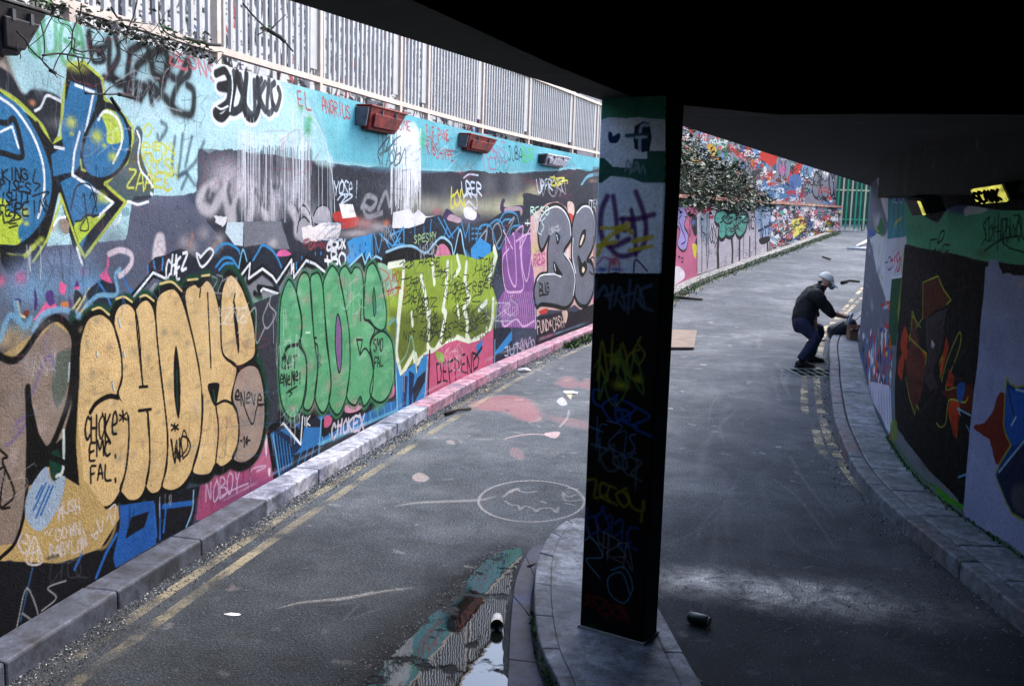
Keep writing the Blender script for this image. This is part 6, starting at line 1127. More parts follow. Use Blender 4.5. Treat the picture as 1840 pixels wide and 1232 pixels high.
def put(me, name, s_, off, z, parent, cu=LEFT, rz=0):
    p = cu.off(s_, off); nn = cu.nrm(s_); ang = math.atan2(nn[0], -nn[1]) * 1.0
    o = bpy.data.objects.new(name, me); COL.objects.link(o); o.parent = parent; o.matrix_parent_inverse = Matrix.Translation(-Vector(parent.location))
    o.location = (float(p[0]), float(p[1]), z); o.rotation_euler = (0, 0, math.atan2(nn[1], nn[0]) + PI / 2 + rz); return o
s_ = LEFT.sY(2.8); k = 0
while s_ < sL1 - .1:
    if min(abs(s_ - p) for p in posts) > .06 and all(not (0 < p - s_ < .20) for p in posts[3:]): put(bme, 'bar', s_, -.08, zr0 + .046, fn, rz=random.uniform(-.03, .03))
    s_ += .1
for i, p in enumerate(posts):
    put(pme, 'post', p, -.08, WALL_TOP, fn)
    if i >= 3: put(plm, 'plate', p - .105, -.085, zr0 + .05, fn)

# ============================================================ lamps on the left wall
def bulkhead(s0, s1, ztop, zbot, mface, mcap, label, dz=0, tp=.12):
    p = LEFT.at(s0); o = empty('wall_lamp', (*p, zbot), label, 'wall lamp', 'long bulkhead lamps along the top of the turquoise wall')
    def pt(s_, off, z): q = LEFT.off(s_, off); return (q[0], q[1], z)
    t0, t1 = .14, .07; ov = -.0
    H_ = lambda a, b_, zt, zb, ot, ob, tt: [pt(a + tt, .004, zb), pt(a + tt, ob, zb), pt(b_ - tt, ob, zb), pt(b_ - tt, .004, zb), pt(a, .004, zt), pt(a, ot, zt), pt(b_, ot, zt), pt(b_, .004, zt)]
    mb = MB(); mb.hexa(H_(s0, s1, ztop, zbot, t0, t1, tp)); hs = mb.build('housing', mface, o, .008)
    mb = MB(); mb.hexa(H_(s0 - .01, s1 + .01, ztop + .016, ztop + .001, t0 + .012, t0 + .012, 0)); mb.build('hood', mface, o, .004)
    f = lambda u, v: [a + (b_ - a) * u for a, b_ in zip(pt(s0 + tp * (1 - v), t1 + (t0 - t1) * v + .006, zbot + (ztop - zbot) * v), pt(s1 - tp * (1 - v), t1 + (t0 - t1) * v + .006, zbot + (ztop - zbot) * v))]
    mb = MB(); g = lambda u, v, d: tuple(np.array(f(u, v)) + np.append(LEFT.nrm(s0) * d, 0))
    mb.hexa([g(.08, .12, 0), g(.08, .12, .02), g(.92, .12, .02), g(.92, .12, 0), g(.08, .72, 0), g(.08, .72, .02), g(.92, .72, .02), g(.92, .72, 0)]); mb.build('diffuser', mface, hs, .006)
    mb = MB(); mb.hexa([pt(s0 - .03, .003, zbot + .02), pt(s0 - .03, .10, zbot + .02), pt(s0 - .002, .10, zbot + .02), pt(s0 - .002, .003, zbot + .02), pt(s0 - .03, .003, ztop - .01), pt(s0 - .03, .13, ztop - .01), pt(s0 - .002, .13, ztop - .01), pt(s0 - .002, .003, ztop - .01)]); mb.build('end_cap', mcap, o, .004)
    for u in (.3, .7):
        mb = MB(); a = g(u, .78, .0); mb.box(a, (.03, .03, .05)); mb.build('clip', mcap, hs)
    return o
RED = kmat('chipped_red_paint', (150, 40, 32), (128, 34, 28), (150, 60, 44)); GREYCAP = mat('scuffed_dark_cap', (74, 76, 84), .6, .6, 14, .2); WHL = kmat('tagged_white_diffuser', (230, 226, 228), (200, 190, 200), (60, 50, 60))
def zat(x, y):
    u, v, m__ = ws(np.array([(x, y)], float)); return float(v[0])
bulkhead(sx(640, 200), sx(706, 215), zat(640, 186) - .02, zat(640, 230) - .0, RED, GREYCAP, 'nearest of two chipped red lamps high on the turquoise wall')
bulkhead(sx(824, 240), sx(874, 252), zat(824, 238) - .02, zat(824, 268), RED, GREYCAP, 'farther and smaller chipped red lamp on the turquoise wall')
bulkhead(sx(968, 275), sx(1010, 280), zat(968, 275) - .02, zat(968, 296), WHL, BLACKM, 'black framed lamp with white tagged face farthest along the wall')
bulkhead(sx(-60, 20), sx(38, 20), 3.08, 2.87, mat('dark_lamp_face', (52, 44, 44), .6, .5, 9, .2), BLACKM, 'dark lamp at the top left corner beside the blue piece')

# ============================================================ lit lamps under the deck
def emi(name, col, st, scrib_=False):
    mt, n, b = nodes(name); b.inputs['Base Color'].default_value = (*lin(col), 1); b.inputs['Emission Color'].default_value = (*lin(col), 1); b.inputs['Emission Strength'].default_value = st; b.inputs['Roughness'].default_value = .5
    tc = n.nodes.new('ShaderNodeTexCoord'); nz = noise(n, 9, 4, .6, tc.outputs['Object']); r = ramp(n, nz.outputs[0], [(.35, .2), (.62, 1.)]); L(n, mix(n, 1., tuple(lin(col)), r.outputs[0], 'MULTIPLY'), b.inputs['Emission Color']); return mt
def atX(x, y, X):
    d = ray(x, y); t = X / d[0]; return np.array([X, d[1] * t, CAM_H + d[2] * t])
GLOW = emi('lamp_glow', (226, 218, 96), .24); INK = mat('marker_ink', (10, 10, 9), 1, .1, 5, 0, spec=.05)
def soffit_lamp(TL, TR, BR, BL, label, face, edge, text=None):
    TL, TR, BR, BL = map(np.array, (TL, TR, BR, BL)); n0 = np.cross(TR - TL, BL - TL); n0 = n0 / np.linalg.norm(n0)
    if n0[0] > 0: n0 = -n0
    o = empty('strip_lamp', BL, label, 'strip lamp', 'strip lamps at the top of the right wall')
    back = np.array([.13, 0, .03]); fr = .05
    cc = (TL + TR + BR + BL) / 4; ex_ = lambda P, k: cc + (P - cc) * k
    mb = MB(); o4 = [ex_(P, 1.14) - n0 * .012 for P in (BL, BR, TR, TL)]; mb.hexa([o4[0], o4[1], o4[1] + back, o4[0] + back, o4[3], o4[2], o4[2] + back, o4[3] + back]); hs = mb.build('housing', BLACKM, o, .005)
    mb = MB(); q = [P + n0 * .004 for P in (BL, BR, TR, TL)]; i4 = [P - n0 * .02 for P in (BL, BR, TR, TL)]; mb.hexa([q[0], q[1], i4[1], i4[0], q[3], q[2], i4[2], i4[3]]); mb.build('diffuser', face, hs)
    if edge:
        a, b_, c_, d_ = TL + (TR - TL) * .84, TR, BR, BL + (BR - BL) * .84
        mb = MB(); mb.hexa([P + n0 * .012 for P in (d_, c_)] + [P + n0 * .005 for P in (c_, d_)] + [P + n0 * .012 for P in (a, b_)] + [P + n0 * .005 for P in (b_, a)]); mb.build('lit_edge', GLOW, hs)
    if text:
        # hand lettering inked on the diffuser
        mb = MB(); n_ = len(text)
        for k, chh in enumerate(text):
            for part in FONT[chh].split('|'):
                P = np.array([[float(v) for v in q.split(',')] for q in part.split()]); P = smooth(P + np.random.RandomState(k).uniform(-.09, .09, P.shape), False, 3)
                pts = [TL + (TR - TL) * (.06 + .9 * (k + x * .8) / n_) + (BL - TL) * (.14 + .74 * y) + n0 * .012 for x, y in P]
                mb.tube(pts, .0105, 5)
        mb.build('lettering', INK, hs)
    return o
soffit_lamp(atX(1745, 342, 2.94), atX(1797, 334, 2.94), atX(1810, 362, 3.02), atX(1757, 366, 3.02), 'glowing yellow strip lamp inked with black letters on its face', GLOW, False, 'SCANK')
soffit_lamp(atX(1628, 358, 3.02), atX(1655, 361, 3.02), atX(1665, 385, 3.10), atX(1640, 387, 3.10), 'dark faced strip lamp lit only along its near edge', BLACKM, True)

# ============================================================ overhanging twigs at the top left
TW = mat('twig_bark', (30, 27, 26), .9, .3, 20, .3); LF = mat('small_leaf', (70, 96, 50), .6, .4, 6, .0)
sb = empty('climber_twigs', at(200, 10, 4.6), 'bare black climber twigs trailing over the top left of the wall', 'twigs')
def off_wall(x, y, o_):
    u, v, m__ = ws(np.array([(x, y)], float)); P = LEFT.off(float(u[0]), .0); d = ray(x, y); Y = P[1] * (1 - .02) ; p = at(x, y, float(P[1]) - o_); return p
for s in ("190,10 200,60 235,190 240,280 230,330 280,385 345,420", "300,60 260,130 230,190 160,250", "440,20 430,90 395,160 385,260 365,320 430,380 450,450 460,500 520,505", "230,300 310,290 390,300 430,310 520,320 560,310", "90,170 140,220 160,260 250,350 310,420", "385,260 440,280 500,270 540,290 560,330", "420,310 430,380", "740,0 720,90 690,160 680,240", "690,160 760,150 820,170 900,60", "570,130 650,110 720,120 800,130", "800,180 840,230 930,290 1000,320", "600,40 640,100 700,110", "460,505 560,510 680,510 720,525", "560,510 600,470 680,440", "600,530 640,590"):
    pts = smooth([off_wall(x, y, .18 + .05 * random.random()) for x, y in A(s)], False, 4); mb = MB(); r0 = random.uniform(.0035, .006); mb.tube(pts, [r0 * (1 - .5 * i / len(pts)) for i in range(len(pts))], 5); mb.build('twig', TW, sb)
rt_ = random.Random(9)
for k in range(26):
    x, y = rt_.uniform(30, 360), rt_.uniform(-10, 60) ; y += x * .18; P_ = [(x, y)]
    for j in range(rt_.randint(3, 6)): P_.append((P_[-1][0] + rt_.uniform(-22, 26), P_[-1][1] + rt_.uniform(2, 26)))
    mb = MB(); r0 = rt_.uniform(.0015, .0035); mb.tube(smooth([off_wall(a, b_, rt_.uniform(.1, .25)) for a, b_ in P_], False, 4), r0, 4); mb.build('twig', TW, sb)
for s, r0 in (("1010,210 1080,225 1130,240 1190,245", .011), ("860,120 900,180 1000,215", .005), ("640,510 690,520 720,528", .010), ("600,530 620,560 645,595", .010), ("270,380 300,395", .009)):
    mb = MB(); mb.tube(smooth([off_wall(x, y, .2) for x, y in A(s)], False, 4), r0, 6); mb.build('twig', TW, sb)
for s, r0 in (("110,20 160,80 240,160", .006), ("240,160 310,200 335,225", .014), ("335,225 380,278", .006), ("240,160 190,190", .004), ("250,170 300,120 340,80", .004), ("1000,0 1000,1", .001)):
    mb = MB(); mb.tube([off_wall(x, y, .5) for x, y in B(s)], r0, 6); mb.build('twig', TW, sb)
def leaf(mb, p, sz, seed):
    r = random.Random(seed); R_ = Matrix.Rotation(r.uniform(0, 6.28), 3, 'Z') @ Matrix.Rotation(r.uniform(-1.2, 1.2), 3, 'X') @ Matrix.Rotation(r.uniform(-1, 1), 3, 'Y')
    q = [Vector(p) + R_ @ Vector(v) * sz for v in ((-.5, 0, 0), (0, -.28, .06), (.5, 0, 0), (0, .28, .06))]; mb.quad(*q)
mb = MB()
for x, y in [A("%d,%d" % (870 + (k * 37) % 60, 140 + (k * 23) % 40))[0] for k in range(9)] + [A("%d,%d" % (1000 + (k * 41) % 110, 205 + (k * 29) % 30))[0] for k in range(12)] + [B("%d,%d" % (200 + (k * 31) % 80, 140 + (k * 17) % 40))[0] for k in range(16)] + [A("%d,%d" % (190 + (k * 43) % 90, 5 + (k * 29) % 36))[0] for k in range(14)]:
    leaf(mb, off_wall(x, y, .25 + random.random() * .1), .035, x)
lo = mb.build('leaves', LF, sb); tag(lo, None, None, None, 'stuff')
# dense climber growth along the rail foot
mb = MB()
for k in range(1300):
    s_ = sx(195, 60) + random.uniform(-.9, 1.1) ** 1; p = LEFT.off(s_, random.uniform(-.3, .03)); leaf(mb, (p[0], p[1], WALL_TOP + random.uniform(-.02, .10) * (1 if random.random() < .8 else 2)), random.uniform(.02, .05), k)
tag(mb.build('foliage', mat('dark_ivy_leaf', (46, 52, 36), .7, .5, 9, 0), sb), None, None, None, 'stuff')

# ============================================================ ivy bush on the ledge
ivy = empty('ivy_bush', (5.2, 27.6, 2.52), 'tangled ivy and bramble bush spilling over the far ledge', 'bush')
rv = random.Random(4); stems = MB()
for k in range(46):
    s0 = LEFT.sY(rv.uniform(25.2, 32.5)); p = LEFT.off(s0, rv.uniform(-1.2, -.1)); pts = [Vector((p[0], p[1], 2.5))]
    for j in range(5): pts.append(pts[-1] + Vector((rv.uniform(-.25, .4), rv.uniform(-.4, .4), rv.uniform(.0, .45) if j < 3 else rv.uniform(-.3, .2))))
    stems.tube(pts, [.02 * (1 - .16 * i) for i in range(6)], 4)
stems.build('stems', mat('bramble_stem', (86, 78, 66), .9, .4, 12, 0), ivy)
IV = [mat('ivy_dark', (24, 40, 24), .55, .5, 5, 0), mat('ivy_mid', (48, 68, 38), .55, .4, 5, 0), mat('ivy_pale', (120, 132, 110), .6, .3, 5, 0)]
lay = [MB(), MB(), MB()]
for cl in range(330):
    Yc = 24.6 + 9.2 * rv.random() ** 1.15; s0 = LEFT.sY(Yc); t_ = (Yc - 24.6) / 9.2; hmax = 1.75 * (1 - t_) ** .75 + .12
    p = LEFT.off(s0, rv.uniform(-1.4, .12)); z = 2.55 + hmax * rv.random() ** .8
    if rv.random() < .12: z = 2.55 - rv.random() * .25; p = LEFT.off(s0, .12)
    rad = rv.uniform(.12, .34)
    for j in range(34):
        v = Vector((rv.gauss(0, 1), rv.gauss(0, 1), rv.gauss(0, .8))); v *= rad * .6
        leaf(lay[rv.choices((0, 1, 2), (.56, .36, .08))[0]], (p[0] + v.x, p[1] + v.y, z + v.z), rv.choice((.05, .07, .09, .12, .17)), rv.random())
for hs in range(16):
    s0 = LEFT.sY(rv.uniform(24.8, 33)); p = LEFT.off(s0, rv.uniform(.08, .14)); Lh = rv.uniform(.1, .35)
    for j in range(int(Lh * 30)): leaf(lay[rv.choice((0, 0, 1))], (p[0] + rv.gauss(0, .03), p[1] + rv.gauss(0, .04), 2.62 - Lh * j / (Lh * 30)), rv.uniform(.05, .11), rv.random())
for m_, q in zip(IV, lay): tag(q.build('leaves', m_, ivy), None, None, None, 'stuff')

# ============================================================ green palisade gate and what closes the view
GRN = [mat('gate_green', (52, 150, 110), .55, .35, 7, .1), mat('gate_cream', (196, 190, 150), .6, .35, 7, .1), mat('gate_dark_green', (40, 100, 80), .55, .35, 7, .1)]
gt = empty('palisade_gate', (16, 47, 1.49), 'tall green and cream palisade gate closing the top of the ramp', 'gate')
pal = MB(); pal.hexa([(-.035, -.01, 0), (.035, -.01, 0), (.035, .01, 0), (-.035, .01, 0), (-.035, -.01, 2.5), (.035, -.01, 2.5), (.035, .01, 2.5), (-.035, .01, 2.5)]); k0 = len(pal.v); pal.v += [(0, 0, 2.62)]
pal.face((4, 5, k0)); pal.face((5, 6, k0)); pal.face((6, 7, k0)); pal.face((7, 4, k0))
pm = [];
for m_ in GRN: me = pal.mesh('pale'); me.materials.append(m_); pm.append(me)
for k in range(26):
    o = bpy.data.objects.new('pale', pm[1 if k < 7 and k % 2 else (1 if k % 5 == 3 else (2 if k % 4 == 1 else 0))]); COL.objects.link(o); o.parent = gt; o.matrix_parent_inverse = Matrix.Translation(-Vector(gt.location)); o.location = (14.6 + k * .21, 47 - .1 * random.random() * 0, 1.52)
for z in (2.0, 3.35): mb = MB(); mb.box((17.2, 47.04, z), (5.4, .05, .07)); mb.build('rail', GRN[1 if z > 3 else 0], gt)
for x in (14.9, 16.3, 19.8): mb = MB(); mb.box((x, 47.1, 2.8), (.12, .12, 2.8)); mb.build('post', GRN[2], gt)
mb = MB(); mb.box((17, 52, 3.2), (16, .4, 4.4)); tag(mb.build('rear_wall', mat('dark_green_render', (46, 66, 60), .9, .5, 1.6, .3)), 'dark wall glimpsed through the palisade gate', 'wall')

# ============================================================ street clutter
WOOD = mat('weathered_board', (110, 96, 86), .85, .4, 6, .3); DST = mat('wet_stick', (34, 30, 28), .8, .3, 20, .3)
def g3(x, y, z=0): return gnd(x, y, z)
bp = [g3(*q) for q in ((1204, 629), (1247, 629), (1252, 598), (1206, 596))]; mb = MB(); mb.hexa([(*p[:2], p[2] + .02) for p in bp] + [(*p[:2], p[2] + .05) for p in bp])
tag(mb.build('board', WOOD, None, .004), 'flat square brown board lying on the road beside the pillar', 'board')
def stick(pts, r, label, name='stick', m_=DST, cat='stick'):
    P = [g3(*q) for q in pts]; mb = MB(); mb.tube([(p[0], p[1], p[2] + r + .004 + .02 * random.random() * (0 < i < len(P) - 1)) for i, p in enumerate(P)], [r * random.uniform(.75, 1.1) for _ in P], 6); return tag(mb.build(name, m_), label, cat)
stick([(1207, 536), (1230, 540), (1262, 541)], .035, 'thick dark branch lying right of the pillar below the brick wall')
stick([(1216, 530), (1235, 527)], .02, 'small twig just above the thick branch by the pillar')
stick([(1512, 511), (1525, 508), (1545, 509)], .04, 'dark bent stick on the road behind the person')
stick([(1478, 463), (1492, 468)], .035, 'short dark twig on the road up the ramp')
POLE = mat('pale_pole', (186, 186, 184), .6, .2, 8, .1)
stick([(1522, 449), (1558, 450)], .06, 'pale pole lying level near the ramp top', 'pole', POLE, 'pole'); stick([(1536, 447), (1558, 436)], .06, 'pale pole lying aslant above the level one', 'pole', POLE, 'pole')
stick([(1228, 0 + 830), (1228, 831)], .001, 'x') if False else None
stick([(949, 1023), (962, 1016)], .012, 'short black stick beside the puddle and island channel'); 
stick([(800, 748), (822, 741), (845, 738)], .022, 'dark twig lying by the pink part of the left kerb')
# can
AL = mat('scuffed_can', (120, 128, 134), .35, .5, 30, .1, .7)
p0, p1 = g3(1237, 1118), g3(1274, 1128); can = empty('drink_can', (*((p0 + p1) / 2)[:2], 0), 'crushed dark drinks can lying on the road right of the pillar', 'can')
d = Vector((p1 - p0)).normalized(); a = Vector((*p0[:2], .035)); mb = MB(); mb.tube([a, a + d * .01, a + d * .055, a + d * .105, a + d * .118], [.024, .032, .033, .032, .025], 16); mb.build('can_body', mat('dark_can_print', (40, 46, 50), .35, .6, 25, .2, .3), can); mb = MB(); mb.tube([a + d * .117, a + d * .122], [.027, .026], 16); mb.build('lid', AL, can); mb = MB(); mb.tube([a - d * .004, a + d * .002], [.022, .026], 16); mb.build('base', mat('green_can_base', (40, 110, 80), .4, .2, 9, 0), can)
# drain under the person's foot, and the gully beside the island
def drain(cx, cy, z, lx, ly, rz, nx, ny, label, fill, group=None, bw_=.022):
    o = empty('drain_grate', (cx, cy, z), label, 'drain grate'); M3 = Matrix.Rotation(rz, 3, 'Z')
    def bx_(lx0, ly0, sx_, sy_, nm, h=.005):
        mb = MB(); c_ = M3 @ Vector((lx0, ly0, 0)); mb.box((cx + c_.x, cy + c_.y, z + h / 2 + .002), (sx_, sy_, h), rz); mb.build(nm, fill, o)
    mb = MB(); mb.box((cx, cy, z + .002), (lx, ly, .003), rz); mb.build('sump', INK, o)
    for sg in (-1, 1): bx_(0, sg * ly / 2, lx + bw_, bw_, 'frame'); bx_(sg * lx / 2, 0, bw_, ly + bw_, 'frame')
    for k in range(1, nx): bx_(-lx / 2 + lx * k / nx, 0, bw_ * .8, ly, 'grate_bar', .003)
    for k in range(1, ny): bx_(0, -ly / 2 + ly * k / ny, lx, bw_ * .8, 'grate_bar', .0027)
    return o
q = g3(1465, 670); drain(float(q[0]), float(q[1]), 0.002, .62, .62, .05, 5, 2, 'iron drain grate with green rim under the person\'s foot', mat('iron_green_rim', (126, 150, 140), .6, .4, 12, .2), bw_=.018)
# puddle
mt, n, b = nodes('puddle_water'); tc = n.nodes.new('ShaderNodeTexCoord'); b.inputs['Base Color'].default_value = (.008, .009, .008, 1); b.inputs['Roughness'].default_value = .015; b.inputs['Specular IOR Level'].default_value = .85; nz = noise(n, 5, 2, .4, tc.outputs['Object']); nz.inputs['Scale'].default_value = 14; bump(n, b, nz.outputs[0], .016, .01); na = noise(n, 5.5, 6, .62, tc.outputs['Object']); ra = ramp(n, na.outputs[0], [(.40, 0.), (.47, 1.)]); L(n, ra.outputs[0], b.inputs['Alpha']); WATER = mt
pp = [tuple(g3(x, y)[:2]) for x, y in ((560, 1300), (640, 1232), (690, 1190), (735, 1150), (775, 1105), (830, 1075), (845, 1035), (885, 1000), (930, 985), (938, 1000), (922, 1035), (915, 1070), (908, 1110), (903, 1150), (905, 1200), (912, 1300))]
P = smooth(pp, True, 8); r_ = np.random.RandomState(3); P = P + r_.randn(*P.shape) * .004
bm = bmesh.new(); f = bm.faces.new([bm.verts.new((x, y, .0045)) for x, y in P]); bmesh.ops.triangulate(bm, faces=[f]); me = bpy.data.meshes.new('puddle'); bm.to_mesh(me); bm.free(); tag(link('puddle', me, WATER), 'shallow puddle reflecting the white railing beside the island', None, None, 'structure')
# cup in the puddle
q = g3(893, 1128); cup_ = empty('paper_cup', (float(q[0]), float(q[1]), 0), 'soggy white paper cup lying in the puddle', 'cup'); mb = MB(); a = Vector((q[0], q[1] - .05, .036)); mb.tube([a, a + Vector((0, .11, .0))], [.036, .026], 14, cap=False); mb.tube([a + Vector((0, .11, 0)), a + Vector((0, .112, 0))], [.026, .02], 14); mb.build('cup_body', mat('cup_card', (206, 204, 200), .8, .4, 20, .2), cup_); mb = MB(); mb.tube([a + Vector((0, -.003, 0)), a + Vector((0, .003, 0))], [.039, .039], 14, cap=False); mb.build('rim', mat('cup_card', (206, 204, 200)), cup_)
# rubbish and stones at the right kerb
def lump(name, x, y, sz, m_, label, cat, zs=.6, z=0):
    q = g3(x, y); bm = bmesh.new(); bmesh.ops.create_icosphere(bm, subdivisions=2, radius=1); r = random.Random(int(x))
    for v in bm.verts:
        k = 1 + .35 * mnoise.noise(v.co * 1.6 + Vector((x, y, 0))); v.co = Vector((v.co.x * sz[0] * k, v.co.y * sz[1] * k, max(-.9, v.co.z) * sz[2] * k))
    me = bpy.data.meshes.new(name); bm.to_mesh(me); bm.free(); o = link(name, me, m_); o.location = (float(q[0]), float(q[1]), float(q[2]) + sz[2] * .8 + z); return tag(o, label, cat)
BAG = mat('black_polythene', (20, 20, 22), .4, .4, 14, .5)
lump('rubbish_bag', 1600, 911, (.09, .06, .045), BAG, 'small crumpled black bag at the foot of the right kerb', 'bag')
lump('rag', 1534, 843, (.075, .04, .022), BAG, 'flat black rag in the gutter below the right kerb', 'rag')
lump('stone', 1252, 831 + 400, (.03, .03, .02), CONC, 'grey pebble at the island edge near the bottom', 'stone')
lump('plastic_scrap', 1518, 812, (.04, .03, .01), mat('white_scrap', (206, 206, 206), .6, .2, 9, .2), 'white scrap of plastic in the right gutter', 'litter')
lump('plastic_scrap', 418, 1104, (.045, .02, .004), mat('white_scrap', (206, 206, 206)), 'flattened pale wrapper on the road at lower left', 'litter')
lump('paper_scrap', 1025, 706, (.10, .07, .012), mat('white_scrap', (206, 206, 206)), 'crumpled white paper on the road left of the pillar', 'litter')
lump('plastic_scrap', 941, 668, (.09, .05, .03), mat('white_scrap', (206, 206, 206)), 'small white carton in the gutter near the pink kerb', 'litter')
# loose grit along the gutters
def grit(name, n_, fn, label, sz=(.003, .010), cols=((60, 62, 66), (120, 122, 126), (190, 190, 190))):
    ms = [mat('grit_%d_%d' % (i, cols[i][0]), cols[i], .9, .3, 9, 0) for i in range(3)]; mb = MB(); r = random.Random(n_)
    for k in range(n_):
        x, y, z = fn(r); s_ = r.uniform(*sz) * (.6 + .06 * y); mi = r.choices((0, 1, 2), (.6, .3, .1))[0]; a = r.uniform(0, 6.3); kk = len(mb.v)
        for t in range(3): mb.v.append((x + s_ * math.cos(a + t * 2.1), y + s_ * math.sin(a + t * 2.1) * r.uniform(.6, 1.2), z + .001))
        mb.v.append((x, y, z + s_ * r.uniform(.5, 1.1)))
        for f in ((0, 1, 3), (1, 2, 3), (2, 0, 3)): mb.face([kk + i for i in f], None, mi)
    return tag(mb.build(name, ms), label, None, None, 'stuff')
def gl(r):
    s_ = LEFT.sY(2.7) + (LEFT.sY(19) - LEFT.sY(2.7)) * r.random(); q = LEFT.off(s_, .215 + abs(r.gauss(0, .09))); return float(q[0]), float(q[1]), 0.002
grit('left_gutter_grit', 12000, gl, 'loose grit and litter along the left gutter')
def gr_(r):
    s_ = RIGHT.sY(2.7) + (RIGHT.sY(16) - RIGHT.sY(2.7)) * r.random(); q = RIGHT.off(s_, -.46 - abs(r.gauss(0, .09))); return float(q[0]), float(q[1]), .002
grit('right_gutter_grit', 1500, gr_, 'loose grit along the right gutter')
def gm_(r):
    return 1.0 + 2.3 * r.random() ** .7, 5.3 + 1.1 * r.random() + .0, .002
grit('road_grit', 2600, lambda r: (r.gauss(2.0, .55), r.gauss(5.55, .28), .002), 'scattered pale grit on the road right of the pillar', (.002, .006), ((70, 74, 80), (150, 156, 164), (206, 210, 216)))
grit('scattered_grit', 3000, lambda r: (r.uniform(-1.9, 3.2), 4.1 + 9 * r.random() ** 1.6, .002) , 'sparse specks of grit over the road', (.0015, .005), ((90, 94, 98), (140, 142, 146), (190, 190, 190)))
grit('puddle_edge_grit', 1000, lambda r: (lambda t: (float(np.interp(t, [0, 1], [-.75, .05])) + r.gauss(-.06, .05), 4.2 + 2.2 * t, .003))(r.random()), 'wet grit along the edge of the puddle', (.003, .007))
# weeds: left gutter patch, mossy far kerb, right wall foot
def tufts(name, n_, fn, label, h=(.02, .07), col=(64, 92, 40)):
    ms = [mat('weed_%d' % col[0], col, .7, .5, 9, 0), mat('weed_dark_%d' % col[0], tuple(int(v * .6) for v in col), .7, .4, 9, 0)]; mb = MB(); r = random.Random(n_ + 1)
    for k in range(n_):
        x, y, z = fn(r); hh = r.uniform(*h); a = r.uniform(0, 6.3); w_ = hh * .3; dx, dy = math.cos(a) * w_, math.sin(a) * w_; lx, ly = r.gauss(0, hh * .6), r.gauss(0, hh * .6); kk = len(mb.v)
        mb.v += [(x - dx, y - dy, z), (x + dx, y + dy, z), (x + lx, y + ly, z + hh)]; mb.face((kk, kk + 1, kk + 2), None, r.randint(0, 1))
    return tag(mb.build(name, ms), label, None, None, 'stuff')
def wl_(r): s_ = r.uniform(sx(985, 610), sx(1065, 590)); q = LEFT.off(s_, .23 + abs(r.gauss(0, .09))); return float(q[0]), float(q[1]), .0
tufts('gutter_weeds', 900, wl_, 'green weeds growing in the gutter left of the pillar', (.03, .10))
def wf_(r):
    s_ = LEFT.sY(21) + (LEFT.sY(45) - LEFT.sY(21)) * r.random(); q = LEFT.off(s_, .28 + abs(r.gauss(0, .14)) * (1 if r.random() < .7 else -.8)); return float(q[0]), float(q[1]), gzf(q[1]) + (.0 if r.random() < .6 else .08)
tufts('kerb_moss', 9000, wf_, 'green moss and grass along the far kerb', (.015, .06), (70, 104, 44))
def wr_(r): s_ = RIGHT.sY(5.5) + (RIGHT.sY(9.5) - RIGHT.sY(5.5)) * r.random(); q = RIGHT.off(s_, -.01 - abs(r.gauss(0, .015))); return float(q[0]), float(q[1]), .118
tufts('wall_foot_moss', 700, wr_, 'thin moss at the foot of the black painted panel', (.01, .03), (60, 130, 50))
def wi_(r): t = r.random(); return float(np.interp(t, [0, 1], [.25, .16])) - .01 + r.gauss(0, .008), 4.15 + 1.0 * t, .01 + .08 * r.random()
tufts('island_moss', 500, wi_, 'moss in the gap below the island kerb', (.01, .03), (50, 100, 46))
# ============================================================ the person spraying the wall
P2 = lambda x, y: (1380 + x / 5.133, 460 + y / 5.133)
def W(x, y, Y): a, b_ = P2(x, y); return Vector(at(a, b_, Y))
per = empty('person', (*gnd(1448, 660)[:2], 0), 'person in white cap, mask and black jacket bending to spray the wall', 'person')
def skin(name, verts, edges, m_, parent, root=0, sub=2, smooth_=True):
    me = bpy.data.meshes.new(name); me.from_pydata([tuple(v[0]) for v in verts], edges, []); o = link(name, me, m_, parent)
    sm = o.modifiers.new('skin', 'SKIN'); sm.use_smooth_shade = True
    for i, v in enumerate(verts):
        sv = me.skin_vertices[0].data[i]; r = v[1]; sv.radius = (r, r) if not isinstance(r, tuple) else r; sv.use_root = (i == root)
    ss_ = o.modifiers.new('sub', 'SUBSURF'); ss_.levels = sub; ss_.render_levels = sub; return o
SKIN = mat('skin', (198, 150, 128), .55, .12, 20, .05); JKT = mat('black_jacket', (27, 28, 31), .75, .35, 9, .5, dist=.02); JNS = mat('navy_jeans', (28, 34, 60), .85, .35, 12, .4, dist=.012); SHO = mat('black_shoe', (22, 20, 20), .55, .3, 12, .1); CAPM = mat('cream_cap', (248, 240, 228), .8, .12, 12, .1); MSK = mat('teal_mask', (96, 140, 156), .7, .2, 12, .1); SCF = mat('red_collar', (150, 62, 48), .8, .3, 9, .2); HAIR = mat('brown_hair', (48, 32, 26), .8, .3, 30, .4)
YM = 14.7; YN, YF = 14.45, 14.95
pel = W(335, 610, YM); wai = W(340, 520, YM); che = W(405, 395, YM); nkb = W(478, 300, YM); nck = W(512, 268, YM); hd = W(540, 238, YM)
shN, shF = W(440, 350, YN), W(450, 345, YF); elN, wrN = W(575, 520, YN + .05), W(705, 562, YN + .25); elF, wrF = W(430, 520, YF), W(438, 620, YF - .1)
hpN, hpF = W(320, 625, YM - .13), W(330, 620, YM + .15); knN = W(432, 765, YN - .02); knF = W(478, 690, YF + .1)
anN = W(300, 985, 14.38); anF = W(395, 915, 15.0); anN.z = .12; anF.z = .12
dirF = Vector((1, .25, 0)).normalized()
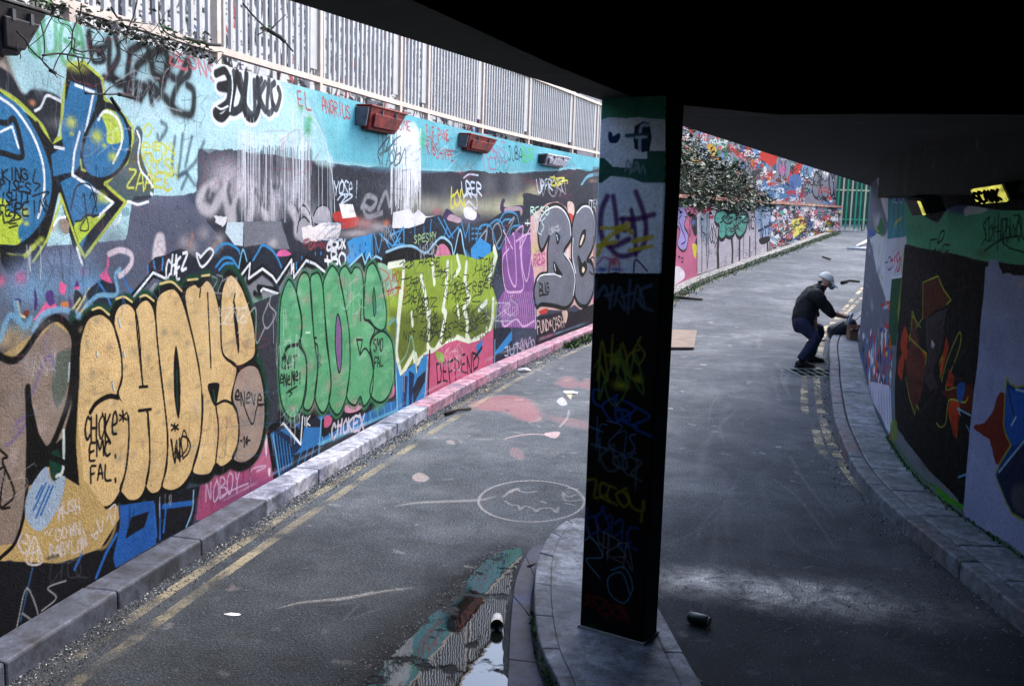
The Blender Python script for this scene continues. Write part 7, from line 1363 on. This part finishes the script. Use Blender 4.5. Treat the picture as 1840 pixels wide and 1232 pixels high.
V_ = [(pel, .12), (wai, .115), (che, .13), (nkb, .07), (nck, (.058, .058)), (hd + Vector((.01, 0, -.05)), (.085, .078)), (hd + Vector((.005, 0, .02)), (.10, .085)), (hd + Vector((-.02, 0, .08)), (.078, .07)),
      (shN, .065), (elN, .045), (wrN, .028), (shF, .065), (elF, .045), (wrF, .028),
      (hpN, .085), (knN, .06), (anN, .045), (hpF, .085), (knF, .06), (anF, .045),
      (hd + Vector((.105, .0, -.03)), .018)]
E_ = [(0, 1), (1, 2), (2, 3), (3, 4), (4, 5), (5, 6), (6, 7), (2, 8), (8, 9), (9, 10), (2, 11), (11, 12), (12, 13), (0, 14), (14, 15), (15, 16), (0, 17), (17, 18), (18, 19), (5, 20)]
def hand(Vl, El, wi, wr, d, side, up, curl):
    d = d.normalized(); side = (side - d * side.dot(d)).normalized(); nrm_ = d.cross(side).normalized()
    if nrm_.dot(up) < 0: nrm_ = -nrm_
    pc = len(Vl); Vl.append((wr + d * .045, (.030, .020))); El.append((wi, pc)); pk = len(Vl); Vl.append((wr + d * .085, (.034, .019))); El.append((pc, pk))
    for k, (o_, ln) in enumerate(((-.03, .062), (-.010, .072), (.011, .068), (.031, .052))):
        a = wr + d * .095 + side * o_; b_ = a + d * ln * .5 - nrm_ * ln * curl * .35; c_ = b_ + d * ln * (.5 - curl * .45) - nrm_ * ln * curl * .6
        i = len(Vl); Vl += [(a, .0095), (b_, .009), (c_, .0075)]; El += [(pk, i), (i, i + 1), (i + 1, i + 2)]
    a = wr + d * .05 - side * .038; b_ = a + d * .035 - side * .018 - nrm_ * .01; c_ = b_ + d * .03 - nrm_ * .02; i = len(Vl); Vl += [(a, .012), (b_, .011), (c_, .009)]; El += [(pc, i), (i, i + 1), (i + 1, i + 2)]
hand(V_, E_, 10, wrN, W(770, 548, YN + .3) - wrN, Vector((0, .2, 1)), Vector((0, -1, 0)), .75)
hand(V_, E_, 13, wrF, Vector((.1, 0, -1)), Vector((1, .3, 0)), Vector((0, -1, 0)), .3)
BD = skin('body', V_, E_, SKIN, per)
# jacket with pushed-up sleeves, hood lying on the back
def loft(mb, keys, n_=14, seg=5):
    P = smooth([list(k[0]) + [k[1], k[2]] for k in keys], False, seg); k0 = len(mb.v); prev = None
    for i, row in enumerate(P):
        p = Vector(row[:3]); d = Vector(P[min(i + 1, len(P) - 1)][:3] - P[max(i - 1, 0)][:3]).normalized()
        a = Vector((0, 1, 0)) - d * d.y; a.normalize(); b_ = d.cross(a)
        for j in range(n_): t = 2 * PI * j / n_; mb.v.append(tuple(p + a * math.cos(t) * row[3] + b_ * math.sin(t) * row[4]))
    for i in range(len(P) - 1):
        for j in range(n_): q = (j + 1) % n_; mb.face((k0 + i * n_ + j, k0 + i * n_ + q, k0 + (i + 1) * n_ + q, k0 + (i + 1) * n_ + j), None, 0, True)
    for base, s0, s1 in ((k0, 0, 1), (k0 + (len(P) - 1) * n_, -1, -2)):
        c_ = Vector(P[s0][:3]); kk = len(mb.v); mb.v.append(tuple(c_))
        for j in range(n_): q = (j + 1) % n_; mb.face((base + j, base + q, kk), None, 0, True)
def cloth(o, st, sc_=.09):
    t_ = bpy.data.textures.new('folds', 'CLOUDS'); t_.noise_scale = sc_; s2 = o.modifiers.new('sub', 'SUBSURF'); s2.levels = s2.render_levels = 1; d_ = o.modifiers.new('folds', 'DISPLACE'); d_.texture = t_; d_.strength = st; d_.mid_level = .5; return o
mb = MB()
loft(mb, [(W(318, 612, YM), .165, .13), (W(318, 585, YM), .185, .165), (W(338, 515, YM), .185, .175), (W(372, 440, YM), .20, .18), (W(415, 372, YM), .215, .165), (W(455, 322, YM), .16, .12), (W(488, 292, YM), .09, .085), (W(500, 282, YM), .075, .07)])
loft(mb, [(che.lerp(shN, .35), .11, .12), (che.lerp(shN, .75), .115, .125), (shN.lerp(elN, .1), .10, .108), (shN.lerp(elN, .5), .085, .088), (shN.lerp(elN, 1.), .075, .078), (elN.lerp(wrN, .12), .062, .062)], 12)
loft(mb, [(che.lerp(shF, .35), .11, .12), (che.lerp(shF, .75), .11, .12), (shF.lerp(elF, .1), .095, .10), (shF.lerp(elF, .6), .08, .08), (elF, .07, .07), (elF.lerp(wrF, .3), .06, .06)], 12)
JK = cloth(mb.build('jacket', JKT, per), .05)
mb = MB(); loft(mb, [(W(385, 345, YM), .04, .03), (W(400, 322, YM), .10, .05), (W(440, 300, YM), .125, .065), (W(475, 300, YM), .12, .06), (W(500, 318, YM), .085, .045), (W(512, 335, YM), .04, .025)], 12); cloth(mb.build('hood', JKT, JK), .03)
mb = MB(); loft(mb, [(W(490, 300, YM), .074, .066), (W(512, 274, YM), .068, .062), (W(516, 268, YM), .06, .055)], 12); mb.build('collar', SCF, JK)
mb = MB(); loft(mb, [(W(325, 585, YM), .15, .13), (W(322, 615, YM), .175, .155), (W(330, 650, YM), .16, .15), (W(345, 680, YM), .10, .10)], 14)
loft(mb, [(hpN + Vector((0, .03, .06)), .10, .11), (hpN, .11, .12), (hpN.lerp(knN, .55), .09, .095), (knN, .077, .082), (knN.lerp(anN, .5), .066, .072), (anN + Vector((0, 0, .0)), .064, .068)], 12)
loft(mb, [(hpF + Vector((0, -.03, .06)), .10, .11), (hpF, .115, .12), (hpF.lerp(knF, .55), .09, .092), (knF, .076, .08), (knF.lerp(anF, .5), .066, .07), (anF, .064, .066)], 12)
cloth(mb.build('trousers', JNS, per), .035)
for an in (anN, anF):
    mb = MB(); hl = Vector((an.x, an.y, 0)) - dirF * .07; sd = Vector((-dirF.y, dirF.x, 0)); rings = []
    prof = [(-.0, .035, .09), (.05, .045, .11), (.12, .045, .10), (.18, .052, .07), (.24, .05, .055), (.29, .03, .035)]
    for (t, hw, hh) in prof:
        c_ = hl + dirF * t; rings.append([c_ + sd * hw * math.cos(a) + Vector((0, 0, max(0.022, 0.022 + (hh) * max(0, math.sin(a)))) if math.sin(a) > 0 else (0, 0, .022)) for a in np.linspace(0, PI, 7)])
    k = len(mb.v)
    for rg in rings: mb.v += [tuple(q) for q in rg]
    for i in range(len(rings) - 1):
        for j in range(6): mb.face((k + i * 7 + j, k + (i + 1) * 7 + j, k + (i + 1) * 7 + j + 1, k + i * 7 + j + 1), None, 0, True)
        mb.face((k + i * 7, k + i * 7 + 6, k + (i + 1) * 7 + 6, k + (i + 1) * 7))
    mb.face([k + j for j in range(7)]); mb.face([k + (len(rings) - 1) * 7 + j for j in range(7)][::-1])
    sh_o = mb.build('shoe', SHO, per)
    mb = MB(); prs = [hl + dirF * t + sd * hw * s1 for t, hw in ((-.008, .034), (.12, .046), (.2, .054), (.3, .03)) for s1 in (1,)] + [hl + dirF * t - sd * hw for t, hw in ((.3, .03), (.2, .054), (.12, .046), (-.008, .034))]
    mb.prism([(q.x, q.y) for q in prs][::-1], .004 if an is anF else .016, .024 if an is anF else .034); mb.build('sole', mat('shoe_sole', (60, 54, 50), .8, .2, 9, 0), sh_o)
# cap, mask, hair
hc = hd + Vector((-.005, 0, .02)); tilt = .42
def dome(name, c_, rx, ry, rz, zc, m_, parent):
    bm = bmesh.new(); bmesh.ops.create_uvsphere(bm, u_segments=20, v_segments=12, radius=1)
    bmesh.ops.bisect_plane(bm, geom=bm.verts[:] + bm.edges[:] + bm.faces[:], plane_co=(0, 0, zc), plane_no=(0, 0, 1), clear_inner=True)
    for v in bm.verts: v.co = Vector((v.co.x * rx, v.co.y * ry, v.co.z * rz))
    for f in bm.faces: f.smooth = True
    R_ = Matrix.Rotation(tilt, 4, 'Y'); bm.transform(Matrix.Translation(c_) @ R_); me = bpy.data.meshes.new(name); bm.to_mesh(me); bm.free(); o = link(name, me, m_, parent); s2 = o.modifiers.new('solid', 'SOLIDIFY'); s2.thickness = .008; return o
CP = dome('cap', hc + Vector((-.012, 0, .01)), .116, .10, .118, .02, CAPM, per)
mb = MB(); R_ = Matrix.Rotation(tilt, 3, 'Y'); bo = []; 
for u in np.linspace(-1, 1, 9):
    bo.append(((.115 * math.sqrt(max(0, 1 - u * u * .8)), .085 * u, .015), (.115 + .11 * math.sqrt(max(0, 1 - u * u)), .075 * u, -.015 - .02 * u * u)))
for dz in (0, -.007):
    for i in range(8):
        q = [hc + Vector((-.012, 0, .008)) + R_ @ Vector(v) + Vector((0, 0, dz)) for v in (bo[i][0], bo[i][1], bo[i + 1][1], bo[i + 1][0])]; mb.quad(*(q if dz == 0 else q[::-1]))
mb.build('cap_brim', CAPM, CP)
bm = bmesh.new(); bmesh.ops.create_uvsphere(bm, u_segments=14, v_segments=10, radius=1)
for v in bm.verts: v.co = Vector((v.co.x * .048, v.co.y * .055, v.co.z * .052))
for f in bm.faces: f.smooth = True
bm.transform(Matrix.Translation(hd + Vector((.082, -.005, -.062)))); me = bpy.data.meshes.new('mask'); bm.to_mesh(me); bm.free(); MK = link('face_mask', me, MSK, per)
mb = MB(); mb.tube([hd + Vector((.05, -.088, -.05)), hd + Vector((-.02, -.095, .0)), hd + Vector((-.09, -.05, .02))], .004, 5); mb.build('mask_strap', MSK, MK)
skin('hair', [(hd + Vector((-.07, 0, .02)), (.055, .078)), (hd + Vector((-.075, 0, -.035)), (.04, .07))], [(0, 1)], HAIR, BD, 0)
for sg in (-1,): 
    mb = MB(); e = hd + Vector((.0, .088 * sg, -.015)); mb.tube([e + Vector((0, 0, -.03)), e + Vector((-.008, -.012 * -sg * -1, 0)), e + Vector((0, 0, .028))], [.008, .016, .010], 8); mb.build('ear', SKIN, BD)
    ey = hd + Vector((.088, .036 * sg, .012)); mb = MB(); mb.tube([ey, ey + Vector((.012, 0, 0))], [.012, .008], 8); mb.build('eye', mat('eye_dark', (40, 34, 32), .3, .1, 9, 0), BD)
# spray can in the hand
hp = wrN + (W(770, 548, YN + .3) - wrN).normalized() * .115 + Vector((0, -.012, -.0)); axx = Vector((-.42, -.1, -.85)).normalized()
sc_ = empty('spray_can', hp, 'silver spray can held in the painter\'s outstretched hand', 'spray can')
SIL = mat('silver_can', (196, 200, 204), .3, .2, 9, .05, .6); top_ = hp - axx * .06
mb = MB(); mb.tube([top_ + axx * .02, top_ + axx * .035, top_ + axx * .20, top_ + axx * .205], [.018, .032, .032, .028], 14); mb.build('can_body', SIL, sc_)
mb = MB(); mb.tube([top_, top_ + axx * .02], [.010, .012], 10); mb.build('nozzle', mat('white_plastic', (226, 226, 226), .4, .1, 9, 0), sc_)
# black bag leaning on the kerb
bg = empty('holdall', (*gnd(1505, 612)[:2], 0), 'slumped navy and black holdall leaning on the kerb by the cardboard box', 'bag')
bc = Vector((*gnd(1508, 612)[:2], .0)); BAGM = mat('navy_nylon', (26, 32, 48), .55, .4, 8, .5, dist=.02)
skin('bag_body', [(bc + Vector((-.20, 0, .11)), (.12, .13)), (bc + Vector((0, .02, .17)), (.15, .16)), (bc + Vector((.18, .05, .28)), (.13, .13)), (bc + Vector((.30, .08, .36)), (.07, .1))], [(0, 1), (1, 2), (2, 3)], BAGM, bg, 1)
mb = MB(); mb.tube(smooth([bc + Vector(v) for v in ((-.28, -.1, .02), (-.4, -.14, .015), (-.5, -.02, .02), (-.36, .1, .03))], False, 4), .014, 6); mb.build('strap', BLACKM, bg)
mb = MB(); mb.tube(smooth([bc + Vector(v) for v in ((-.18, -.12, .2), (-.02, -.16, .34), (.14, -.1, .38))], False, 4), .013, 6); mb.build('handle', BLACKM, bg)
# cardboard box with cans standing in it
CARD = mat('brown_card', (134, 98, 76), .85, .3, 7, .2); q = gnd(1535, 609, .12); bx0 = Vector((float(q[0]), float(q[1]), .121))
cb = empty('cardboard_box', bx0, 'open brown cardboard box on the kerb below the sprayed wall', 'box'); wd, dp, ht, th = .22, .18, .24, .008
for c_, s3, nm in (((0, 0, .005), (wd, dp, .008), 'base'), ((-wd / 2, 0, ht / 2), (th, dp, ht), 'side'), ((wd / 2, 0, ht / 2), (th, dp, ht), 'side'), ((0, dp / 2, ht / 2), (wd, th, ht), 'side'), ((0, -dp / 2, ht * .3), (wd, th, ht * .58), 'side')):
    mb = MB(); mb.box(bx0 + Vector(c_), s3, 0); mb.build(nm, CARD, cb)
mb = MB(); mb.box(bx0 + Vector((0, -dp / 2 - .05, ht * .62 + .02)), (wd, .11, .006), 0, 0, (-.5, 0)); mb.build('flap', CARD, cb)
mb = MB(); mb.box(bx0 + Vector((-wd / 2 - .05, 0, ht + .03)), (.11, dp, .006), 0, 0, (0, .6)); mb.build('flap', CARD, cb)
cols = ((196, 200, 206), (40, 44, 60), (206, 206, 210), (90, 120, 160))
for k, (dx, dy) in enumerate(((.02, -.19), (.08, -.20), (-.05, .02), (.05, .03))):
    b0 = bx0 + Vector((dx, dy, .001 if k < 2 else .011)); lab = ['pale spray can standing before the cardboard box', 'dark spray can beside the pale one before the box', 'silver spray can inside the cardboard box, nearer the painter', 'blue spray can inside the cardboard box, nearer the wall'][k]
    o = empty('spray_can', b0, lab, 'spray can', 'spray cans at the cardboard box'); mb = MB(); mb.tube([b0, b0 + Vector((0, 0, .15)), b0 + Vector((0, 0, .17))], [.028, .028, .016], 12); mb.build('can_body', mat('spray_%d' % k, cols[k], .4, .2, 9, 0, .3), o); mb = MB(); mb.tube([b0 + Vector((0, 0, .17)), b0 + Vector((0, 0, .195))], [.018, .017], 10); mb.build('can_cap', mat('cap_%d' % k, ((220, 220, 220), (20, 20, 20), (60, 60, 66), (200, 60, 50))[k], .4, .1, 9, 0), o)
